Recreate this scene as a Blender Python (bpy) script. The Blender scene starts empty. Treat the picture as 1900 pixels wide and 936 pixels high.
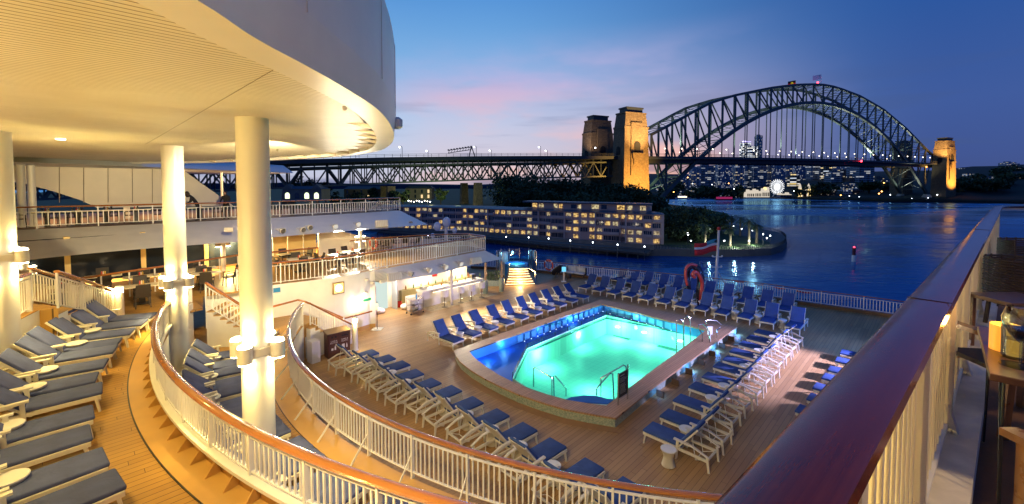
import bpy, bmesh, math, random
import numpy as np
from mathutils import Vector, Matrix
random.seed(7)
SC = bpy.context.scene
COL = SC.collection
R = math.radians

# ------------------------------------------------------------------ camera
PITCH = R(2.3)
cam = bpy.data.cameras.new('camera')
cam.sensor_width = 36
cam.lens = 800 / 1900 * 36
cam.shift_y = -(468 - 377) / 1900
cam.clip_start = 0.05
cam.clip_end = 20000
camo = bpy.data.objects.new('camera', cam)
COL.objects.link(camo)
camo.location = (0, 0, 0)
camo.rotation_euler = (R(90) - PITCH, 0, 0)
SC.camera = camo

SC.view_settings.view_transform = 'Standard'
SC.view_settings.look = 'None'
SC.view_settings.exposure = 0.5
SC.view_settings.gamma = 1
SC.cycles.sample_clamp_indirect = 4
SC.cycles.sample_clamp_direct = 0
SC.cycles.max_bounces = 6
SC.cycles.diffuse_bounces = 3
SC.cycles.glossy_bounces = 3
SC.cycles.transmission_bounces = 4
SC.cycles.transparent_max_bounces = 8
SC.cycles.caustics_reflective = False
SC.cycles.caustics_refractive = False
SC.cycles.use_denoising = True

# ------------------------------------------------------------------ sky (dusk)
W = bpy.data.worlds.new('World')
SC.world = W
W.use_nodes = True
nt = W.node_tree
nt.nodes.clear()


def N(t, kind, **kw):
    n = t.nodes.new(kind)
    for k, v in kw.items():
        if k.startswith('i_'):
            key = k[2:]
            key = int(key) if key.isdigit() else key
            n.inputs[key].default_value = v
        else:
            setattr(n, k, v)
    return n


def math_n(t, op, a, b=None, clamp=False):
    n = t.nodes.new('ShaderNodeMath')
    n.operation = op
    n.use_clamp = clamp
    for i, v in enumerate((a, b)):
        if v is None:
            continue
        if isinstance(v, (int, float)):
            n.inputs[i].default_value = v
        else:
            t.links.new(v, n.inputs[i])
    return n.outputs[0]


def ramp(t, fac, stops, interp='LINEAR'):
    n = t.nodes.new('ShaderNodeValToRGB')
    n.color_ramp.interpolation = interp
    el = n.color_ramp.elements
    while len(el) > 1:
        el.remove(el[-1])
    el[0].position = stops[0][0]
    el[0].color = (*stops[0][1], 1)
    for p, c in stops[1:]:
        e = el.new(p)
        e.color = (*c, 1)
    if fac is not None:
        t.links.new(fac, n.inputs[0])
    return n.outputs[0]


def mixc(t, fac, a, b, mode='MIX'):
    n = t.nodes.new('ShaderNodeMixRGB')
    n.blend_type = mode
    for i, v in ((0, fac), (1, a), (2, b)):
        if isinstance(v, (int, float)):
            n.inputs[i].default_value = v
        elif isinstance(v, tuple):
            n.inputs[i].default_value = (*v, 1) if len(v) == 3 else v
        else:
            t.links.new(v, n.inputs[i])
    return n.outputs[0]


def g1(v):
    return 0.0 if v > 1 else v


tc = N(nt, 'ShaderNodeTexCoord')
sep = N(nt, 'ShaderNodeSeparateXYZ')
nt.links.new(tc.outputs['Generated'], sep.inputs[0])
X, Y, Z = sep.outputs
zc = math_n(nt, 'MAXIMUM', Z, 0.0)
# sunset side (left, ahead) and night side (right)
east = ramp(nt, zc, [(0.0, (.036, .054, .15)), (.05, (.036, .062, .19)), (.14, (.034, .070, .22)), (.30, (.017, .062, .225)), (.45, (.010, .050, .20)), (1, (.006, .028, .14))])
west = ramp(nt, zc, [(0.0, (.36, .34, .42)), (.05, (.36, .42, .54)), (.14, (.27, .40, .57)), (.28, (.125, .28, .50)), (.42, (.050, .18, .44)), (1, (.010, .045, .20))])
hor = math_n(nt, 'SQRT', math_n(nt, 'ADD', math_n(nt, 'MULTIPLY', X, X), math_n(nt, 'MULTIPLY', Y, Y)))
az = math_n(nt, 'ARCTAN2', X, Y)            # 0 ahead, + to the right
side = N(nt, 'ShaderNodeMapRange', i_1=-0.1, i_2=0.8)
side.interpolation_type = 'SMOOTHSTEP'
nt.links.new(az, side.inputs[0])
back = N(nt, 'ShaderNodeMapRange', i_1=-0.9, i_2=-2.2)
nt.links.new(az, back.inputs[0])
sfac = math_n(nt, 'MAXIMUM', side.outputs[0], back.outputs[0], True)
base = mixc(nt, sfac, west, east)
# clouds: soft streaks, pink where the last sun reaches them
mp = N(nt, 'ShaderNodeMapping')
mp.inputs['Scale'].default_value = (2.2, 2.2, 7.5)
mp.inputs['Location'].default_value = (.35, .1, .0)
nt.links.new(tc.outputs['Generated'], mp.inputs[0])
nz = N(nt, 'ShaderNodeTexNoise', i_Scale=1.1, i_Detail=4.0, i_Roughness=.52)
nt.links.new(mp.outputs[0], nz.inputs['Vector'])
cl = ramp(nt, nz.outputs[0], [(.44, (0, 0, 0)), (.64, (1, 1, 1))], 'EASE')
# where pink lives: azimuth -12..25 degrees, elevation 2..22 degrees
pa = N(nt, 'ShaderNodeMapRange', i_1=0.56, i_2=0.08)
nt.links.new(math_n(nt, 'ABSOLUTE', math_n(nt, 'SUBTRACT', az, .14)), pa.inputs[0])
pa.interpolation_type = 'SMOOTHSTEP'
pz = N(nt, 'ShaderNodeMapRange', i_1=0.22, i_2=0.02)
nt.links.new(math_n(nt, 'ABSOLUTE', math_n(nt, 'SUBTRACT', Z, .13)), pz.inputs[0])
pz.interpolation_type = 'SMOOTHSTEP'
pm = math_n(nt, 'MULTIPLY', math_n(nt, 'MULTIPLY', pa.outputs[0], pz.outputs[0]), 1.9, True)
pink = ramp(nt, zc, [(.03, (.68, .36, .26)), (.13, (.58, .36, .38)), (.24, (.34, .30, .48))])
c1 = mixc(nt, math_n(nt, 'MULTIPLY', pm, math_n(nt, 'ADD', math_n(nt, 'MULTIPLY', cl, .62), .30), True), base, pink)
# darker slate streaks low down elsewhere
mp2 = N(nt, 'ShaderNodeMapping')
mp2.inputs['Scale'].default_value = (1.6, 1.6, 15)
mp2.inputs['Location'].default_value = (4.1, 2.3, .4)
nt.links.new(tc.outputs['Generated'], mp2.inputs[0])
nz2 = N(nt, 'ShaderNodeTexNoise', i_Scale=1.7, i_Detail=4.0, i_Roughness=.5)
nt.links.new(mp2.outputs[0], nz2.inputs['Vector'])
cl2 = ramp(nt, nz2.outputs[0], [(.50, (0, 0, 0)), (.66, (1, 1, 1))], 'EASE')
lowz = N(nt, 'ShaderNodeMapRange', i_1=0.24, i_2=0.05)
nt.links.new(Z, lowz.inputs[0])
dk = math_n(nt, 'MULTIPLY', math_n(nt, 'MULTIPLY', cl2, lowz.outputs[0]), .55, True)
c2 = mixc(nt, dk, c1, (.040, .068, .17))
# faint stars
vor = N(nt, 'ShaderNodeTexVoronoi', i_Scale=46.0)
nt.links.new(tc.outputs['Generated'], vor.inputs['Vector'])
st = math_n(nt, 'LESS_THAN', vor.outputs['Distance'], .028)
wn = N(nt, 'ShaderNodeTexWhiteNoise')
nt.links.new(vor.outputs['Color'], wn.inputs[0])
st = math_n(nt, 'MULTIPLY', st, math_n(nt, 'GREATER_THAN', wn.outputs[0], .95))
c3 = mixc(nt, math_n(nt, 'MULTIPLY', st, .30), c2, (.8, .9, 1.0))
bg = N(nt, 'ShaderNodeBackground', i_Strength=1.08)
nt.links.new(c3, bg.inputs[0])
wo = N(nt, 'ShaderNodeOutputWorld')
nt.links.new(bg.outputs[0], wo.inputs[0])

# ------------------------------------------------------------------ helpers


def at(u, v, z):
    """photo ray (1900 x 936) met with the horizontal plane z"""
    a = (u - 950) / 800
    b = -(v - 377) / 800
    dy = math.cos(PITCH) + b * math.sin(PITCH)
    dz = -math.sin(PITCH) + b * math.cos(PITCH)
    t = z / dz
    return Vector((a * t, dy * t, z))


def atd(u, v, d):
    """the point at depth d (metres ahead) seen at photo pixel u, v"""
    a = (u - 950) / 800
    b = -(v - 377) / 800
    dy = math.cos(PITCH) + b * math.sin(PITCH)
    dz = -math.sin(PITCH) + b * math.cos(PITCH)
    t = d / dy
    return Vector((a * t, d, dz * t))


def xy(p, z):
    return Vector((p[0], p[1], z))


MATS = {}


def mat(name, col, rough=.5, metal=0.0, emit=None, es=0.0, bump=0.0, bscale=30, var=0.0, vscale=6, spec=.5, coat=0.0, alpha=1):
    if name in MATS:
        return MATS[name]
    m = bpy.data.materials.new(name)
    m.use_nodes = True
    t = m.node_tree
    b = t.nodes['Principled BSDF']
    b.inputs['Base Color'].default_value = (*col, 1)
    b.inputs['Roughness'].default_value = rough
    b.inputs['Metallic'].default_value = metal
    b.inputs['Specular IOR Level'].default_value = spec
    b.inputs['Coat Weight'].default_value = coat
    b.inputs['Coat Roughness'].default_value = .08
    if emit:
        b.inputs['Emission Color'].default_value = (*emit, 1)
        b.inputs['Emission Strength'].default_value = es
        m.cycles.emission_sampling = 'NONE'
    if var > 0 or bump > 0:
        tcn = N(t, 'ShaderNodeTexCoord')
    if var > 0:
        nn = N(t, 'ShaderNodeTexNoise', i_Scale=vscale, i_Detail=5.0)
        t.links.new(tcn.outputs['Object'], nn.inputs['Vector'])
        c = ramp(t, nn.outputs[0], [(.3, tuple(x * (1 - var) for x in col)), (.7, tuple(min(1, x * (1 + var)) for x in col))])
        t.links.new(c, b.inputs['Base Color'])
        rr = N(t, 'ShaderNodeMapRange', i_3=max(.03, rough - .12), i_4=min(1, rough + .12))
        t.links.new(nn.outputs[0], rr.inputs[0])
        t.links.new(rr.outputs[0], b.inputs['Roughness'])
    if bump > 0:
        nb = N(t, 'ShaderNodeTexNoise', i_Scale=bscale, i_Detail=3.0)
        t.links.new(tcn.outputs['Object'], nb.inputs['Vector'])
        bp = N(t, 'ShaderNodeBump', i_Strength=bump, i_Distance=.02)
        t.links.new(nb.outputs[0], bp.inputs['Height'])
        t.links.new(bp.outputs[0], b.inputs['Normal'])
    MATS[name] = m
    return m


def emis(name, col, s, sample=False):
    if name in MATS:
        return MATS[name]
    m = bpy.data.materials.new(name)
    m.use_nodes = True
    t = m.node_tree
    t.nodes.clear()
    e = N(t, 'ShaderNodeEmission', i_Strength=s)
    e.inputs[0].default_value = (*col, 1)
    o = N(t, 'ShaderNodeOutputMaterial')
    t.links.new(e.outputs[0], o.inputs[0])
    m.cycles.emission_sampling = 'AUTO' if sample else 'NONE'
    MATS[name] = m
    return m


def planks(name, c1, c2, line, angle, width, rough=.55, coat=0.0, seam=.09, gloss_var=.1):
    m = bpy.data.materials.new(name)
    m.use_nodes = True
    t = m.node_tree
    b = t.nodes['Principled BSDF']
    g = N(t, 'ShaderNodeNewGeometry')
    mpn = N(t, 'ShaderNodeMapping')
    mpn.inputs['Rotation'].default_value = (0, 0, angle)
    t.links.new(g.outputs['Position'], mpn.inputs[0])
    s = N(t, 'ShaderNodeSeparateXYZ')
    t.links.new(mpn.outputs[0], s.inputs[0])
    u = math_n(t, 'DIVIDE', s.outputs[1], width)
    fr = math_n(t, 'FRACT', u)
    ln = math_n(t, 'LESS_THAN', fr, seam)
    idx = math_n(t, 'FLOOR', u)
    # butt joints along each plank
    w1 = N(t, 'ShaderNodeTexWhiteNoise')
    w1.noise_dimensions = '1D'
    t.links.new(idx, w1.inputs['W'])
    v = math_n(t, 'ADD', math_n(t, 'DIVIDE', s.outputs[0], 2.4), math_n(t, 'MULTIPLY', w1.outputs[0], 5.0))
    jl = math_n(t, 'LESS_THAN', math_n(t, 'FRACT', v), .004)
    cell = math_n(t, 'ADD', math_n(t, 'MULTIPLY', idx, 7.31), math_n(t, 'FLOOR', v))
    w2 = N(t, 'ShaderNodeTexWhiteNoise')
    w2.noise_dimensions = '1D'
    t.links.new(cell, w2.inputs['W'])
    gr = N(t, 'ShaderNodeTexNoise', i_Scale=1.0, i_Detail=6.0, i_Roughness=.6)
    mg = N(t, 'ShaderNodeMapping')
    mg.inputs['Scale'].default_value = (1.2, 16, 1)
    t.links.new(mpn.outputs[0], mg.inputs[0])
    t.links.new(mg.outputs[0], gr.inputs['Vector'])
    big = N(t, 'ShaderNodeTexNoise', i_Scale=.6, i_Detail=5.0)
    t.links.new(g.outputs['Position'], big.inputs['Vector'])
    f = math_n(t, 'ADD', math_n(t, 'MULTIPLY', w2.outputs[0], .36), math_n(t, 'ADD', math_n(t, 'MULTIPLY', gr.outputs[0], .35), math_n(t, 'MULTIPLY', big.outputs[0], .55)))
    colr = ramp(t, f, [(.25, c1), (.85, c2)])
    lines = math_n(t, 'MAXIMUM', ln, jl)
    cc = mixc(t, lines, colr, line)
    t.links.new(cc, b.inputs['Base Color'])
    rr = N(t, 'ShaderNodeMapRange', i_3=rough - gloss_var, i_4=rough + gloss_var)
    t.links.new(big.outputs[0], rr.inputs[0])
    t.links.new(rr.outputs[0], b.inputs['Roughness'])
    bp = N(t, 'ShaderNodeBump', i_Strength=.5, i_Distance=.004)
    t.links.new(math_n(t, 'SUBTRACT', 1.0, lines), bp.inputs['Height'])
    t.links.new(bp.outputs[0], b.inputs['Normal'])
    b.inputs['Coat Weight'].default_value = coat
    return m


class MB:
    def __init__(s):
        s.v = []
        s.f = []
        s.mi = []
        s.cur = 0

    def add(s, vs, fs):
        o = len(s.v)
        s.v += [tuple(v) for v in vs]
        s.f += [tuple(i + o for i in f) for f in fs]
        s.mi += [s.cur] * len(fs)
        return s

    def box(s, x0, x1, y0, y1, z0, z1):
        vs = [(x, y, z) for z in (z0, z1) for y in (y0, y1) for x in (x0, x1)]
        return s.add(vs, [(0, 2, 3, 1), (4, 5, 7, 6), (0, 1, 5, 4), (2, 6, 7, 3), (0, 4, 6, 2), (1, 3, 7, 5)])

    def beam(s, a, b, w, h=None, up=(0, 0, 1), w2=None, h2=None):
        a = Vector(a)
        b = Vector(b)
        h = w if h is None else h
        w2 = w if w2 is None else w2
        h2 = h if h2 is None else h2
        d = (b - a)
        if d.length < 1e-6:
            return s
        d.normalize()
        up = Vector(up)
        if abs(d.dot(up)) > .99:
            up = Vector((0, 1, 0)) if abs(d.y) < .9 else Vector((1, 0, 0))
        r = d.cross(up).normalized()
        q = r.cross(d).normalized()
        vs = []
        for p, ww, hh in ((a, w, h), (b, w2, h2)):
            for sx, sy in ((-1, -1), (1, -1), (1, 1), (-1, 1)):
                vs.append(p + r * (sx * ww / 2) + q * (sy * hh / 2))
        return s.add(vs, [(3, 2, 1, 0), (4, 5, 6, 7), (0, 1, 5, 4), (1, 2, 6, 5), (2, 3, 7, 6), (3, 0, 4, 7)])

    def tube(s, pts, r, n=8, closed=False, prof=None):
        """sweep; prof = list of (side, up) offsets for a shaped section"""
        pts = [Vector(p) for p in pts]
        if prof is None:
            prof = [(math.cos(2 * math.pi * k / n) , math.sin(2 * math.pi * k / n)) for k in range(n)]
            rr = r if isinstance(r, (list, tuple)) else [r] * len(pts)
        else:
            rr = [1] * len(pts)
        n = len(prof)
        o = len(s.v)
        m = len(pts)
        prev = None
        for i, p in enumerate(pts):
            a = pts[i - 1] if (i > 0 or closed) else pts[i]
            b = pts[(i + 1) % m] if (i < m - 1 or closed) else pts[i]
            d = (b - a)
            if d.length < 1e-9:
                d = Vector((0, 0, 1))
            d.normalize()
            up = Vector((0, 0, 1))
            if abs(d.z) > .97:
                up = prev if prev is not None else Vector((0, 1, 0))
            side = d.cross(up).normalized()
            q = side.cross(d).normalized()
            prev = q
            for cx, cy in prof:
                s.v.append(tuple(p + side * cx * rr[i] + q * cy * rr[i]))
        for i in range(m if closed else m - 1):
            j = (i + 1) % m
            for k in range(n):
                l = (k + 1) % n
                s.f.append((o + i * n + k, o + i * n + l, o + j * n + l, o + j * n + k))
                s.mi.append(s.cur)
        if not closed:
            s.f.append(tuple(o + k for k in range(n - 1, -1, -1)))
            s.f.append(tuple(o + (m - 1) * n + k for k in range(n)))
            s.mi += [s.cur, s.cur]
        return s

    def lathe(s, prof, c=(0, 0, 0), n=16):
        o = len(s.v)
        for r, z in prof:
            for k in range(n):
                a = 2 * math.pi * k / n
                s.v.append((c[0] + r * math.cos(a), c[1] + r * math.sin(a), c[2] + z))
        for i in range(len(prof) - 1):
            for k in range(n):
                l = (k + 1) % n
                s.f.append((o + i * n + k, o + i * n + l, o + (i + 1) * n + l, o + (i + 1) * n + k))
                s.mi.append(s.cur)
        s.f.append(tuple(o + k for k in range(n - 1, -1, -1)))
        s.f.append(tuple(o + (len(prof) - 1) * n + k for k in range(n)))
        s.mi += [s.cur, s.cur]
        return s

    def prism(s, poly, z0, z1, top=None):
        n = len(poly)
        top = top or poly
        vs = [(p[0], p[1], z0) for p in poly] + [(p[0], p[1], z1) for p in top]
        ar = sum(poly[i][0] * poly[(i + 1) % n][1] - poly[(i + 1) % n][0] * poly[i][1] for i in range(n))
        fs = [tuple(range(n - 1, -1, -1)), tuple(range(n, 2 * n))] + [(i, (i + 1) % n, n + (i + 1) % n, n + i) for i in range(n)]
        if ar < 0:
            fs = [tuple(reversed(f)) for f in fs]
        return s.add(vs, fs)

    def strip(s, A, B):
        """ruled surface between two equal polylines"""
        n = len(A)
        return s.add(list(A) + list(B), [(i, i + 1, n + i + 1, n + i) for i in range(n - 1)])

    def wall(s, pts, z0, z1, th):
        """a thick wall along an xy polyline"""
        L, Rr = offs(pts, th / 2), offs(pts, -th / 2)
        return s.prism([*L, *reversed(Rr)], z0, z1)

    def ball(s, c, r, n=10, m=6, sq=1):
        return s.lathe([(max(.001, r * math.sin(math.pi * i / m)), -r * sq * math.cos(math.pi * i / m)) for i in range(m + 1)], c, n)

    def mesh(s, name, mats, smooth=False, bevel=0, seg=2):
        me = bpy.data.meshes.new(name)
        me.from_pydata(s.v, [], s.f)
        mats = mats if isinstance(mats, (list, tuple)) else [mats]
        for m in mats:
            me.materials.append(m)
        me.polygons.foreach_set('material_index', s.mi)
        me.update()
        if bevel > 0:
            bm = bmesh.new()
            bm.from_mesh(me)
            bmesh.ops.remove_doubles(bm, verts=bm.verts, dist=1e-5)
            bmesh.ops.bevel(bm, geom=bm.edges[:], offset=bevel, segments=seg, affect='EDGES', profile=.5)
            bm.to_mesh(me)
            bm.free()
        if smooth:
            me.shade_smooth()
            if smooth == 'auto':
                me.set_sharp_from_angle(angle=R(35))
        return me

    def build(s, name, mats, parent=None, smooth=False, bevel=0, seg=2, loc=None, rz=0.0):
        o = bpy.data.objects.new(name, s.mesh(name, mats, smooth, bevel, seg))
        COL.objects.link(o)
        if loc is not None:
            o.location = loc
        o.rotation_euler[2] = rz
        if parent:
            o.parent = parent
        return o


def offs(pts, d):
    out = []
    n = len(pts)
    for i in range(n):
        a = Vector(pts[max(0, i - 1)][:2])
        b = Vector(pts[min(n - 1, i + 1)][:2])
        t = (b - a).normalized()
        out.append((pts[i][0] - t.y * d, pts[i][1] + t.x * d))
    return out


def tag(o, label=None, cat=None, group=None, kind=None):
    if label:
        o['label'] = label
    if cat:
        o['category'] = cat
    if group:
        o['group'] = group
    if kind:
        o['kind'] = kind
    return o


def empty(name, loc=(0, 0, 0), rz=0.0):
    o = bpy.data.objects.new(name, None)
    o.empty_display_size = .1
    COL.objects.link(o)
    o.location = loc
    o.rotation_euler[2] = rz
    return o


def kids(o):
    return [c for c in KID.get(o.name, [])]


KID = {}


def index_kids():
    KID.clear()
    for o in bpy.data.objects:
        if o.parent:
            KID.setdefault(o.parent.name, []).append(o)


def dup(root, loc, rz, label, group=None, parent=None):
    c = root.copy()
    COL.objects.link(c)
    if parent is None:
        c.location = loc
        c.rotation_euler[2] = rz
        c['label'] = label
        if group:
            c['group'] = group
    else:
        c.parent = parent
    for ch in kids(root):
        dup(ch, None, 0, None, parent=c)
    return c


ORD = ['first', 'second', 'third', 'fourth', 'fifth', 'sixth', 'seventh', 'eighth', 'ninth', 'tenth', 'eleventh', 'twelfth', 'thirteenth', 'fourteenth', 'fifteenth', 'sixteenth', 'seventeenth', 'eighteenth', 'nineteenth', 'twentieth']
for tens in ('twenty', 'thirty', 'forty', 'fifty', 'sixty'):
    for u_ in ORD[:9]:
        ORD.append(tens + '-' + u_)
    ORD.append({'twenty': 'thirtieth', 'thirty': 'fortieth', 'forty': 'fiftieth', 'fifty': 'sixtieth', 'sixty': 'seventieth'}[tens])


def smoothpts(pts, n=8):
    """Catmull-Rom through points"""
    P = [Vector(p) for p in pts]
    P = [P[0] * 2 - P[1]] + P + [P[-1] * 2 - P[-2]]
    out = []
    for i in range(1, len(P) - 2):
        a, b, c, d = P[i - 1:i + 3]
        for k in range(n):
            t = k / n
            out.append(.5 * ((2 * b) + (c - a) * t + (2 * a - 5 * b + 4 * c - d) * t * t + (3 * b - a - 3 * c + d) * t ** 3))
    out.append(P[-2])
    return out


def arc(c, r, a0, a1, n):
    return [(c[0] + r * math.cos(R(a0 + (a1 - a0) * i / n)), c[1] + r * math.sin(R(a0 + (a1 - a0) * i / n))) for i in range(n + 1)]


def sheet_with_hole(name, outer, inner, z, m):
    bm = bmesh.new()
    for loop in (outer, inner):
        if not loop:
            continue
        vs = [bm.verts.new((p[0], p[1], z)) for p in loop]
        for i in range(len(vs)):
            bm.edges.new((vs[i], vs[(i + 1) % len(vs)]))
    bmesh.ops.triangle_fill(bm, use_beauty=True, use_dissolve=False, edges=bm.edges[:])
    for f in bm.faces:
        if f.normal.z < 0:
            f.normal_flip()
    me = bpy.data.meshes.new(name)
    bm.to_mesh(me)
    bm.free()
    me.materials.append(m)
    o = bpy.data.objects.new(name, me)
    COL.objects.link(o)
    return o


def light(name, kind, loc, col, power, size=.1, aim=None, cone=90, blend=.5, parent=None, size_y=None):
    l = bpy.data.lights.new(name, kind)
    l.color = col
    l.energy = power
    if kind == 'AREA':
        l.size = size
        if size_y:
            l.shape = 'RECTANGLE'
            l.size_y = size_y
    else:
        l.shadow_soft_size = size
    if kind == 'SPOT':
        l.spot_size = R(cone)
        l.spot_blend = blend
    o = bpy.data.objects.new(name, l)
    COL.objects.link(o)
    o.location = loc
    if aim is not None:
        o.rotation_euler = (Vector(aim) - Vector(loc)).to_track_quat('-Z', 'Y').to_euler()
    return o


FONT = bpy.data.curves.new('lettering', 'FONT')


def lettering(text, size, m, name, parent, matrix, depth=.002):
    c = bpy.data.curves.new('txt', 'FONT')
    c.body = text
    c.size = size
    c.extrude = depth
    c.align_x = 'CENTER'
    c.align_y = 'CENTER'
    o = bpy.data.objects.new('txt', c)
    COL.objects.link(o)
    dg = bpy.context.evaluated_depsgraph_get()
    me = bpy.data.meshes.new_from_object(o.evaluated_get(dg))
    bpy.data.objects.remove(o)
    me.materials.clear()
    me.materials.append(m)
    q = bpy.data.objects.new(name, me)
    COL.objects.link(q)
    q.parent = parent
    q.matrix_local = matrix
    return q


# ------------------------------------------------------------------ materials
E_ = Vector((.70, .714, 0)).normalized()      # towards the stern
S_ = Vector((.714, -.70, 0)).normalized()     # towards the near (starboard) rail
ANG = math.atan2(E_.y, E_.x)
WHITE = mat('white_paint', (.78, .76, .72), .38, bump=.08, bscale=9, var=.05, vscale=1.5)
WHITE2 = mat('white_rail_paint', (.80, .78, .74), .35)
OFFW = mat('cream_panel', (.72, .67, .58), .45, var=.05, vscale=1)
PLAST = mat('cream_resin', (.72, .68, .58), .4)
WOODR = mat('varnished_rail', (.32, .115, .025), .22, coat=1.0, var=.12, vscale=3)
WOODN = mat('dark_varnished_cap', (.17, .034, .014), .30, coat=.35, var=.30, vscale=4, spec=.35)
def cushion(name, col):
    M = mat(name, col, .85, bump=.35, bscale=14, var=.16, vscale=3, spec=.2)
    t = M.node_tree
    tcn = N(t, 'ShaderNodeTexCoord')
    oi = N(t, 'ShaderNodeObjectInfo')
    ad = N(t, 'ShaderNodeVectorMath')
    t.links.new(tcn.outputs['Object'], ad.inputs[0])
    cbx = N(t, 'ShaderNodeCombineXYZ')
    t.links.new(math_n(t, 'MULTIPLY', oi.outputs['Random'], 40.0), cbx.inputs[2])
    t.links.new(cbx.outputs[0], ad.inputs[1])
    cr_ = N(t, 'ShaderNodeTexNoise', i_Scale=4.5, i_Detail=4.0, i_Distortion=1.2)
    t.links.new(ad.outputs[0], cr_.inputs['Vector'])
    bp = N(t, 'ShaderNodeBump', i_Strength=.55, i_Distance=.03)
    t.links.new(cr_.outputs[0], bp.inputs['Height'])
    t.links.new(bp.outputs[0], t.nodes['Principled BSDF'].inputs['Normal'])
    hs_n = N(t, 'ShaderNodeHueSaturation')
    t.links.new(math_n(t, 'ADD', .86, math_n(t, 'MULTIPLY', oi.outputs['Random'], .30)), hs_n.inputs['Value'])
    src = t.nodes['Principled BSDF'].inputs['Base Color'].links[0].from_socket
    t.links.new(src, hs_n.inputs['Color'])
    t.links.new(hs_n.outputs[0], t.nodes['Principled BSDF'].inputs['Base Color'])
    return M


BLUEF = cushion('blue_cushion', (.040, .080, .24))
SLATEF = cushion('slate_cushion', (.070, .088, .215))
CHROME = mat('stainless_steel', (.6, .6, .6), .18, metal=1)
DARK = mat('dark_metal', (.02, .02, .022), .4)
DWOOD = mat('dark_wicker', (.035, .026, .02), .6, bump=.6, bscale=60)
BROWN = mat('brown_table_wood', (.16, .075, .035), .35, var=.3, vscale=12, coat=.3)
BIN = mat('bin_brown', (.085, .028, .016), .45)
BLACK = mat('black_board', (.012, .012, .014), .35)
RED = mat('red_paint', (.5, .02, .015), .4)
ORANGE = mat('orange_ring', (.7, .09, .02), .5)
TANP = mat('tan_bulwark_paint', (.52, .30, .09), .4, var=.08, vscale=2)
def grainwood(name, c1, c2, ang, rough, coat, spec=.5):
    m = bpy.data.materials.new(name)
    m.use_nodes = True
    t = m.node_tree
    b = t.nodes['Principled BSDF']
    g = N(t, 'ShaderNodeNewGeometry')
    mp_ = N(t, 'ShaderNodeMapping')
    mp_.inputs['Rotation'].default_value = (0, 0, ang)
    t.links.new(g.outputs['Position'], mp_.inputs[0])
    m2 = N(t, 'ShaderNodeMapping')
    m2.inputs['Scale'].default_value = (2.2, 90, 40)
    t.links.new(mp_.outputs[0], m2.inputs[0])
    n = N(t, 'ShaderNodeTexNoise', i_Scale=1.0, i_Detail=6.0, i_Roughness=.65)
    t.links.new(m2.outputs[0], n.inputs['Vector'])
    big = N(t, 'ShaderNodeTexNoise', i_Scale=2.3, i_Detail=5.0)
    t.links.new(mp_.outputs[0], big.inputs['Vector'])
    f = math_n(t, 'ADD', math_n(t, 'MULTIPLY', n.outputs[0], .7), math_n(t, 'MULTIPLY', big.outputs[0], .3))
    t.links.new(ramp(t, f, [(.32, c1), (.66, c2)]), b.inputs['Base Color'])
    # fine scratches and salt film in the varnish
    s = N(t, 'ShaderNodeTexNoise', i_Scale=9.0, i_Detail=8.0, i_Roughness=.7)
    t.links.new(mp_.outputs[0], s.inputs['Vector'])
    r_ = N(t, 'ShaderNodeMapRange', i_1=.35, i_2=.7, i_3=rough * .6, i_4=rough * 2.2)
    t.links.new(s.outputs[0], r_.inputs[0])
    t.links.new(r_.outputs[0], b.inputs['Roughness'])
    b.inputs['Coat Weight'].default_value = coat
    t.links.new(r_.outputs[0], b.inputs['Coat Roughness'])
    b.inputs['Specular IOR Level'].default_value = spec
    bp = N(t, 'ShaderNodeBump', i_Strength=.10, i_Distance=.001)
    t.links.new(n.outputs[0], bp.inputs['Height'])
    t.links.new(bp.outputs[0], b.inputs['Normal'])
    return m


WOODN = grainwood('dark_varnished_cap', (.085, .015, .010), (.15, .029, .014), -math.atan2(.653, .757), .10, .55, .35)
DECKC = planks('teak_pool_deck', (.30, .165, .062), (.46, .28, .115), (.08, .04, .018), -ANG, .15, .5, seam=.06)
DECKA = planks('teak_terrace_deck', (.31, .155, .032), (.44, .24, .05), (.09, .04, .012), -ANG, .15, .42)
COPE = planks('teak_coping', (.32, .18, .09), (.48, .28, .15), (.06, .028, .015), -ANG, .09, .45)
CARPET = mat('restaurant_floor', (.24, .13, .055), .6, var=.2, vscale=3)
WARM = (1.0, .72, .21)
LAMPW = emis('lamp_warm_glow', (1.0, .82, .48), 30)
LAMPS = emis('lamp_soft_glow', (1.0, .86, .60), 7)
GLASSD = mat('dark_window_glass', (.014, .02, .034), .12, spec=.35)


def glass(name, tint=(.8, .9, .95), a=.8):
    m = bpy.data.materials.new(name)
    m.use_nodes = True
    t = m.node_tree
    t.nodes.clear()
    tr = N(t, 'ShaderNodeBsdfTransparent')
    tr.inputs[0].default_value = (*tint, 1)
    gl = N(t, 'ShaderNodeBsdfGlossy', i_Roughness=.02)
    lw = N(t, 'ShaderNodeLayerWeight', i_Blend=.35)
    mx = N(t, 'ShaderNodeMixShader')
    t.links.new(math_n(t, 'ADD', math_n(t, 'MULTIPLY', lw.outputs['Fresnel'], .8), .04, True), mx.inputs[0])
    t.links.new(tr.outputs[0], mx.inputs[1])
    t.links.new(gl.outputs[0], mx.inputs[2])
    o = N(t, 'ShaderNodeOutputMaterial')
    t.links.new(mx.outputs[0], o.inputs[0])
    return m


GLASS = glass('clear_glass')
GLASSB = glass('blue_glass', (.62, .80, .92))
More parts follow.
